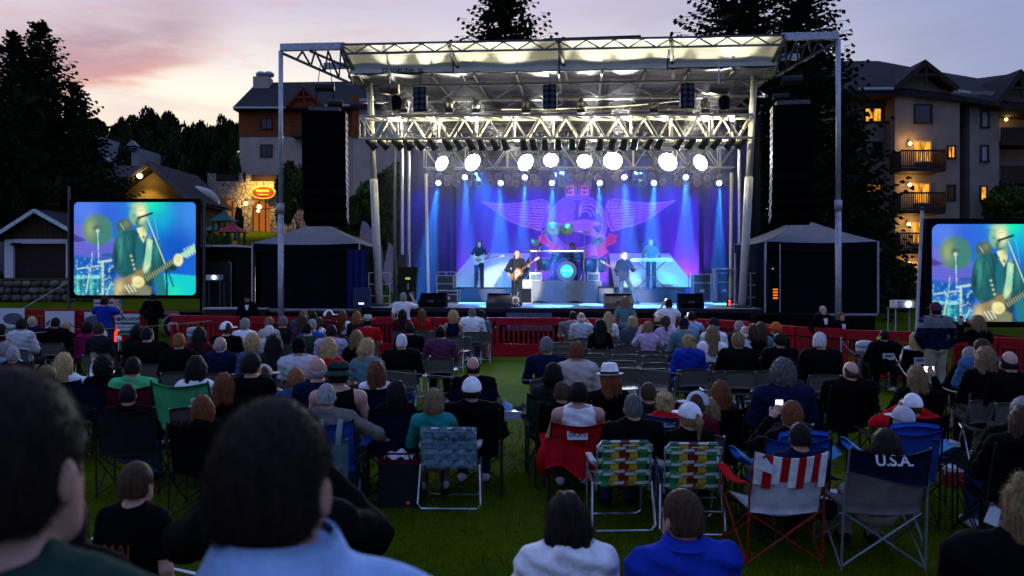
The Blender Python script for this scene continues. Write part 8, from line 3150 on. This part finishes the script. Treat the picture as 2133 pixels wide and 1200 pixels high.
# black wheeled bag with red lid by the webbed chair
x, d, z0 = place_chair(828, 1060)
bg = thing('picnic_bag', 'big black picnic bag with red rim beside the webbed lawn chair', 'bag', (x, d + .2, z0))
MB().box((0, 0, .215), (.40, .34, .43), taper=.97).build('body', mat('black_nylon', (.010, .010, .013), .7), bg)
MB().box((0, 0, .44), (.41, .35, .03)).build('rim', cloth('maroon'), bg)
MB().tube([(-.13, -.17, .45), (-.10, -.18, .53), (.10, -.18, .53), (.13, -.17, .45)], .012, 6).build('handle', cloth('maroon'), bg)
MB().sheet(lambda s, t_: (-.15 + .28 * s, -.1 + .2 * t_, .47 + .06 * math.sin(math.pi * s) * math.sin(math.pi * t_) + .02 * math.sin(s * 13)), 10, 6, .01).build('towel', cloth('white'), bg, smooth=True)
MB().box((.10, -.176, .05), (.03, .006, .03)).build('red_tab', glow('red_tab_glow', (.7, .08, .02), .12), bg)  # red gleam of the tab is put in as emission

# ------------------------------------------------------------------ bins, rope, coolers, tables, hats
for lab, px, pyt, w in (('grey litter bin with pale lid left of the seats', 404, 681, 28), ('grey litter bin inside the rope on the right', 1803, 709, 38), ('grey litter bin at the right picture edge', 2122, 800, 62)):
    hgt = .92
    x, d, z0 = locate(px, pyt, hgt)
    r_ = w / 2 / F * d
    bn2 = thing('litter_bin', lab, 'bin', (x, d, z0), 0, 'grey litter bins')
    MB().lathe([(r_ * .8, 0), (r_ * .97, .74), (r_, .76), (r_ * .98, .8)], 20).build('drum', mat('grey_bin', (.16, .17, .20), .6), bn2, smooth=True)
    MB().lathe([(r_ * 1.05, .78), (r_ * 1.07, .82), (r_ * .95, .88), (r_ * .5, .915), (0, .92)], 20).build('lid', mat('pale_bin_lid', (.34, .36, .42), .5), bn2, smooth=True)
    MB().lathe([(r_ * 1.02, .70), (r_ * 1.04, .775)], 20).build('liner', mat('bin_liner', (.45, .45, .5), .4), bn2)
RP = []
for lab, px, pyt in (('steel rope post left of the grey bin', 1752, 706), ('steel rope post right of the grey bin', 1850, 706), ('rope post at the left rows', 131, 683)):
    x, d, z0 = locate(px, pyt, .98)
    po = thing('rope_post', lab, 'post', (x, d, z0), 0, 'rope posts')
    MB().tube([(0, 0, 0), (0, 0, .98)], .017, 8).build('pole', POLE, po)
    MB().lathe([(.14, 0), (.14, .015), (.03, .03), (0, .03)], 14).build('foot', ALU_D, po)
    MB().lathe([(0, 0), (.025, .01), (.025, .035), (0, .045)], 8).build('knob', POLE, po, (0, 0, .97))
    RP.append(Vector((x, d, z0 + .95)))


def rope(label, a, b_, sag, r=.011):
    o = thing('rope', label, 'rope', (0, 0, 0), 0, 'ropes between posts')
    MB().tube([Vector(a).lerp(Vector(b_), q / 16) + Vector((0, 0, -sag * 4 * (q / 16) * (1 - q / 16))) for q in range(17)], r, 5).build('cord', mat('pale_rope', (.36, .30, .27), .8), o)
    return o


rope('pale rope sagging between the two right posts', RP[0], RP[1], .34)
rope('pale rope falling from the right post toward the standing man', RP[1], P(1960, 805, 11.5), .35)
rope('pale rope looping low to the grey haired vest wearer', P(1960, 805, 11.5), P(2060, 790, 10.6), .12)
rope('thin line stretched over the left rows from the left post', RP[2], P(440, 668, 16.5), .05, .006)
rope('thin line stretched from the left picture edge to the post', P(-10, 700, 13.5), RP[2], .02, .006)
rope('thin line crossing the grass aisle to the fedora', P(700, 758, 12.6), P(1110, 792, 11.0), .05, .005)
rope('thin line from aisle chairs past the fedora to the right', P(1110, 792, 11.0), P(1420, 780, 11.4), -.12, .005)


def cooler(label, px, pyb, w, h, d_, base, lid):
    x, d, z0 = place_chair(px, pyb)
    c = thing('cooler_box', label, 'cooler', (x, d + d_ / 2, z0), R(4), 'cooler boxes')
    MB().box((0, 0, h * .4), (w, d_, h * .8), taper=1.04).build('box', mat('cooler_' + label[:6], base, .5), c)
    MB().box((0, 0, h * .9), (w * 1.06, d_ * 1.06, h * .2)).build('lid', mat('cooler_lid_' + label[:6], lid, .5), c)
    MB().tube([(-w * .53, 0, h * .6), (-w * .56, -.03, h * .95), (w * .56, -.03, h * .95), (w * .53, 0, h * .6)], .012, 5).build('handle', mat('white_plastic', (.55, .57, .6), .4), c)
    return c


def side_table(label, px, pyt, w, hgt, dpt, topc=(.5, .5, .55)):
    x, d, z0 = locate(px, pyt, hgt)
    t_ = thing('picnic_table', label, 'table', (x, d, z0), R(3), 'small folding tables')
    MB().box((0, dpt / 2, hgt), (w, dpt, .025)).build('top', mat('table_top_%d' % int(topc[0] * 100), topc, .5), t_)
    for sx in (-1, 1):
        for y in (.03, dpt - .03):
            MB().tube([(sx * w * .45, y, hgt), (sx * w * .42, y, 0)], .01, 5).build('leg', ALU_D, t_)
    return x, d, z0 + hgt


tx, td, tz = side_table('small white table behind the red jacket', 1950, 876, .40, .46, .30)
rb = thing('pizza_box', 'flat white and red box on the small white table', 'box', (tx - .05, td + .14, tz + .013), R(4))
MB().box((0, 0, .03), (.26, .24, .055)).build('box', cloth('red'), rb)
MB().box((0, 0, .066), (.265, .245, .012)).build('lid', cloth('white'), rb)
cooler('wide navy cooler with white lid in front of the lettered chair', 1972, 968, .30, .26, .22, (.015, .025, .06), (.5, .52, .58))
cooler('red cooler with white lid on the grass at the right', 1995, 1018, .17, .22, .18, (.22, .02, .02), (.5, .5, .52))
tx, td, tz = side_table('low table with hats between the two blocks', 1068, 872, .44, .44, .34, (.40, .42, .48))
b1 = thing('plastic_bag', 'crumpled pale blue plastic bag on the low table', 'bag', (tx - .08, td + .2, tz + .013))
s = SDF((-.13, -.13, -.02), (.13, .13, .24), .012)
s.ell((0, 0, .07), (.09, .08, .07), .03).cap((0, 0, .1), (-.02, .02, .19), .04, .015, .04).ripple(.012, lambda X, Y, Z: np.sin(X * 60 + Z * 30) * np.sin(Y * 55 + Z * 25)).clip((0, 0, -1), .0)
put('bag', s.mesh('bag'), mat('pale_blue_plastic', (.25, .42, .75), .35), b1)
put('tie', MB().tube([(-.02, .02, .17), (-.05, .02, .22)], .008, 5).mesh('tie'), mat('pale_blue_plastic', (.25, .42, .75), .35), b1)
gh = thing('green_hat', 'dark green cap lying on the low table', 'hat', (tx + .12, td + .16, tz - .0), R(40))
put('cap', cap_mesh(), cloth('dark green'), gh, (0, 0, .02), (R(20), 0, 0))
put('button', MB().lathe([(0, 0), (.01, 0), (0, .008)], 6).mesh('button'), cloth('black'), gh, (0, -.02, .155))
pb = thing('takeout_tray', 'pale plastic tray stacked on the low table', 'tray', (tx, td + .10, tz + .013), R(-4))
MB().box((0, 0, .03), (.30, .16, .055), taper=1.06).build('tray', mat('pale_tray', (.42, .44, .5), .4), pb)
MB().box((0, 0, .064), (.32, .17, .012)).build('lid', mat('pale_tray_lid', (.5, .5, .56), .35), pb)
# bottle, white bag between striped chair and lettered chair, white blanket
x, d, z0 = place_chair(1716, 1075)
bt = thing('water_bottle', 'clear water bottle standing between the two near chairs', 'bottle', (x, d, z0 + .18))
MB().lathe([(0, 0), (.032, 0), (.033, .12), (.03, .15), (.012, .18), (.012, .2)], 12).build('bottle', mat('bottle_plastic', (.25, .32, .4), .1, spec=.6), bt)
MB().lathe([(.034, .05), (.034, .10)], 12).build('label', mat('blue_label', (.03, .10, .35), .5), bt)
MB().lathe([(.014, .2), (.014, .218), (0, .218)], 8).build('cap', cloth('white'), bt)
cb2 = thing('cooler_bag', 'black cooler bag with white cloth on top between the near chairs', 'bag', (x + .08, d + .02, z0))
MB().box((0, 0, .09), (.34, .26, .18)).build('body', mat('black_nylon', (.010, .010, .013), .7), cb2)
MB().sheet(lambda s, t_: (-.14 + .30 * s, -.12 + .22 * t_, .19 + .05 * math.sin(math.pi * s) * math.sin(math.pi * t_) + .015 * math.sin(s * 14 + t_ * 9)), 12, 8, .01).build('cloth', cloth('white'), cb2, smooth=True)
x, d, z0 = AT['usa']
bl2 = thing('pale_blanket', 'pale blue blanket trailing beside the lettered chair', 'blanket', (x + .30, d + .25, z0))
MB().sheet(lambda s, t_: (.02 + .13 * s + .03 * math.sin(t_ * 8), -.12 + .26 * s, .66 - .48 * t_ - .1 * s * t_), 6, 12, .012).build('cloth', mat('pale_blue_cloth', (.30, .36, .46), .8), bl2, smooth=True)
fb2 = thing('white_handbag', 'white handbag with metal clasp on the grass at the bottom right', 'bag', (P(1935, 1185, 5.0).x, 5.0, gzf(2.5, 5)), R(-30))
MB().prism([(-.17, 0), (.17, 0), (.15, .24), (-.15, .24)], .10).build('bag', mat('white_leather', (.50, .46, .44), .5), fb2)
MB().box((0, -.008, .17), (.05, .012, .06)).build('clasp', CHR, fb2)
MB().tube([(-.1, .05, .23), (-.08, .05, .36), (.08, .05, .36), (.1, .05, .23)], .009, 6).build('handle', cloth('maroon'), fb2)
rl = thing('red_lamp_wand', 'glowing red light wand in the left rows', 'light wand', P(241, 712, 13.9))
MB().tube([(0, 0, 0), (0, 0, .15), (.02, 0, .19), (.05, 0, .195)], .022, 6).build('wand', glow('red_wand', (1, .03, .01), 2.2), rl)
MB().tube([(0, 0, -.08), (0, 0, 0)], .018, 6).build('grip', BLK, rl)
bd3 = thing('balloon_toy', 'small white toy beside the red light wand', 'toy', P(247, 706, 13.8))
MB().lathe([(0, -.05), (.04, -.03), (.05, 0), (.04, .04), (0, .055)], 10).build('body', cloth('white'), bd3)
MB().tube([(0, 0, -.05), (0, 0, -.2)], .006, 4).build('stick', cloth('white'), bd3)

# loose folding stool and walker at the left
x, d, z0 = P(232, 1080, 4.9).x, 4.9, gzf(-2.4, 4.9)
wk_ = thing('folding_walker', 'aluminium chair frame with green arm pad at the lower left', 'chair', (x, d, z0), R(-25))
MB().tube([(-.2, 0, 0), (-.2, 0, .62), (-.16, 0, .70), (.12, .02, .74), (.17, .02, .70), (.17, .02, .1)], .014, 8).build('frame', mat('polished_aluminium', (.62, .64, .68), .25, .85), wk_)
MB().tube([(-.12, 0, .708), (.11, .02, .742)], .024, 8).build('arm_pad', mat('dark_green_pad', (.02, .07, .05), .6), wk_)
MB().tube([(-.2, 0, .35), (-.2, .5, .37), (.17, .5, .37)], .013, 8).tube([(-.2, .5, .37), (-.22, .52, 0)], .013, 8).build('seat_rail', mat('polished_aluminium', (.62, .64, .68), .25, .85), wk_)
MB().sheet(lambda s, t_: (-.15 + .26 * s, .02 - .02 * math.sin(math.pi * s) * t_, .28 + .34 * t_ + .03 * math.sin(s * 5)), 6, 6, .006).build('white_cloth', cloth('white'), wk_, smooth=True)

# ================================================================== FOREGROUND FIGURES
def near_person(label, px, py, d, pose, b, slv, topc, hair, hc, pn, h, rz, yaw, n_str, slen, hgt=None, hairh=.006, skin=1, capk=None):
    x = (px - CX) / F * d
    zt = HC - (py - HY) / F * d
    sit = pose.startswith('sit') or pose == 'phone'
    z0 = gzf(x, d)
    base_h = 1.376 if sit else 1.776
    sc_ = (zt - z0) / base_h
    p_ = person(label, (x, d, z0), rz, pose, b, slv, topc, hair, hc, pn, scale=sc_, yaw=yaw, h=h, hairh=hairh, skin=skin, group='people standing and sitting nearest the camera')
    ho = [c for c in p_.children if c.name.startswith('hair')][0]
    if n_str:
        strands(ho, n_str, slen, .0007, int(px))
    print('near', label[:30], 'scale %.3f ground %.2f' % (sc_, z0))
    return p_, sc_


pA, _ = near_person('nearest standing person with cropped dark hair in light blue collared shirt', 638, 836, 1.27, 'standshrug', 1.0, 'long', 'pale blue', 'crop', 'dark brown', 'charcoal', .008, R(-4), R(-8), 26000, .0045)
J = joints('stand')
col_o = MB().sheet(lambda s, t_: ((.084 + .045 * t_) * math.sin((s - .5) * 6.2) - .035, -.028 - (.08 + .05 * t_) * math.cos((s - .5) * 6.2), 1.582 - .09 * t_), 30, 5, .005).build('collar', cloth('pale blue'), pA, smooth=True)
pB, _ = near_person('standing person with short dark brown hair at the lower left edge in dark teal shirt', 8, 770, 1.13, 'stand', 1.0, 'short', 'dark green', 'crop', 'dark brown', 'black', .008, R(-6), R(-2), 26000, .0045, skin=0)
pC, _ = near_person('person with black jacket and pale blond hair just past the left standing man', 92, 985, 2.25, 'stand', 1.0, 'coat', 'black', 'mid', 'black', 'black', .0105, R(8), 0, 5000, .012)
pD, _ = near_person('boy with cropped brown hair standing in black tee with orange print', 283, 962, 3.9, 'stand', .9, 'short', 'black', 'crop', 'brown', 'black', .0105, R(-6), R(-8), 5000, .004, skin=0)
lt = put('shirt_print', text_mesh('MAJ', .10, .003), mat('orange_ink', (.16, .05, .008), .8), pD, (-.02, -.168, 1.30), (R(88), 0, 0))
pE, _ = near_person('person in black jacket mostly hidden behind the nearest man, blond hair showing', 572, 905, 2.9, 'standphone', 1.15, 'coat', 'black', 'mid', 'blonde', 'black', .0105, R(6), 0, 5000, .015)
pF, _ = near_person('person with long dark brown hair in white hooded sweatshirt at the bottom centre', 1176, 1026, 3.95, 'sit', 1.0, 'hood', 'white', 'long', 'dark brown', 'denim blue', .0095, R(6), R(10), 4000, .03, skin=0)
pG, _ = near_person('person with short ginger brown hair in royal blue polo at the bottom centre', 1412, 1016, 3.85, 'sit', 1.15, 'short', 'royal blue', 'crop', 'brown', 'khaki', .0095, R(14), R(18), 7000, .005, skin=0)
MB().sheet(lambda s, t_: ((.082 + .03 * t_) * math.sin((s - .5) * 5.0), -.075 - (.08 + .034 * t_) * math.cos((s - .5) * 5.0), 1.176 - .05 * t_ - .012 * math.cos((s - .5) * 5.0)), 26, 4, .005).build('collar', cloth('royal blue'), pG, smooth=True)
pH, _ = near_person('person with golden blond hair in black coat at the lower right edge', 2142, 985, 3.6, 'sit', 1.3, 'coat', 'black', 'mid', 'dark blonde', 'khaki', .0105, R(-10), 0, 7000, .018)
for pp, lab in ((pF, 'low camp chair under the white hooded sweatshirt'), (pG, 'low camp chair under the royal blue polo'), (pH, 'camp chair under the black coat at the lower right edge')):
    q = camp_chair(lab, (pp.location.x, pp.location.y + .04, pp.location.z), pp.rotation_euler.z, 'black', scale=pp.scale.z * .92)
    q.scale = (pp.scale.z * .92, pp.scale.z * .92, pp.scale.z * .66)
o = thing('paper_tag', 'white paper tag on the black coat at the lower right edge', 'tag', P(2066, 1072, 3.3), R(-10), 'paper tags on clothes')
MB().prism([(-.03, -.03), (.02, -.05), (.035, .02), (.0, .045)], .003).build('paper', mat('tag_paper', (.55, .58, .62), .8, var=.05), o)
MB().box((0, 0, .04), (.012, .008, .012)).build('clip', ALU_D, o)
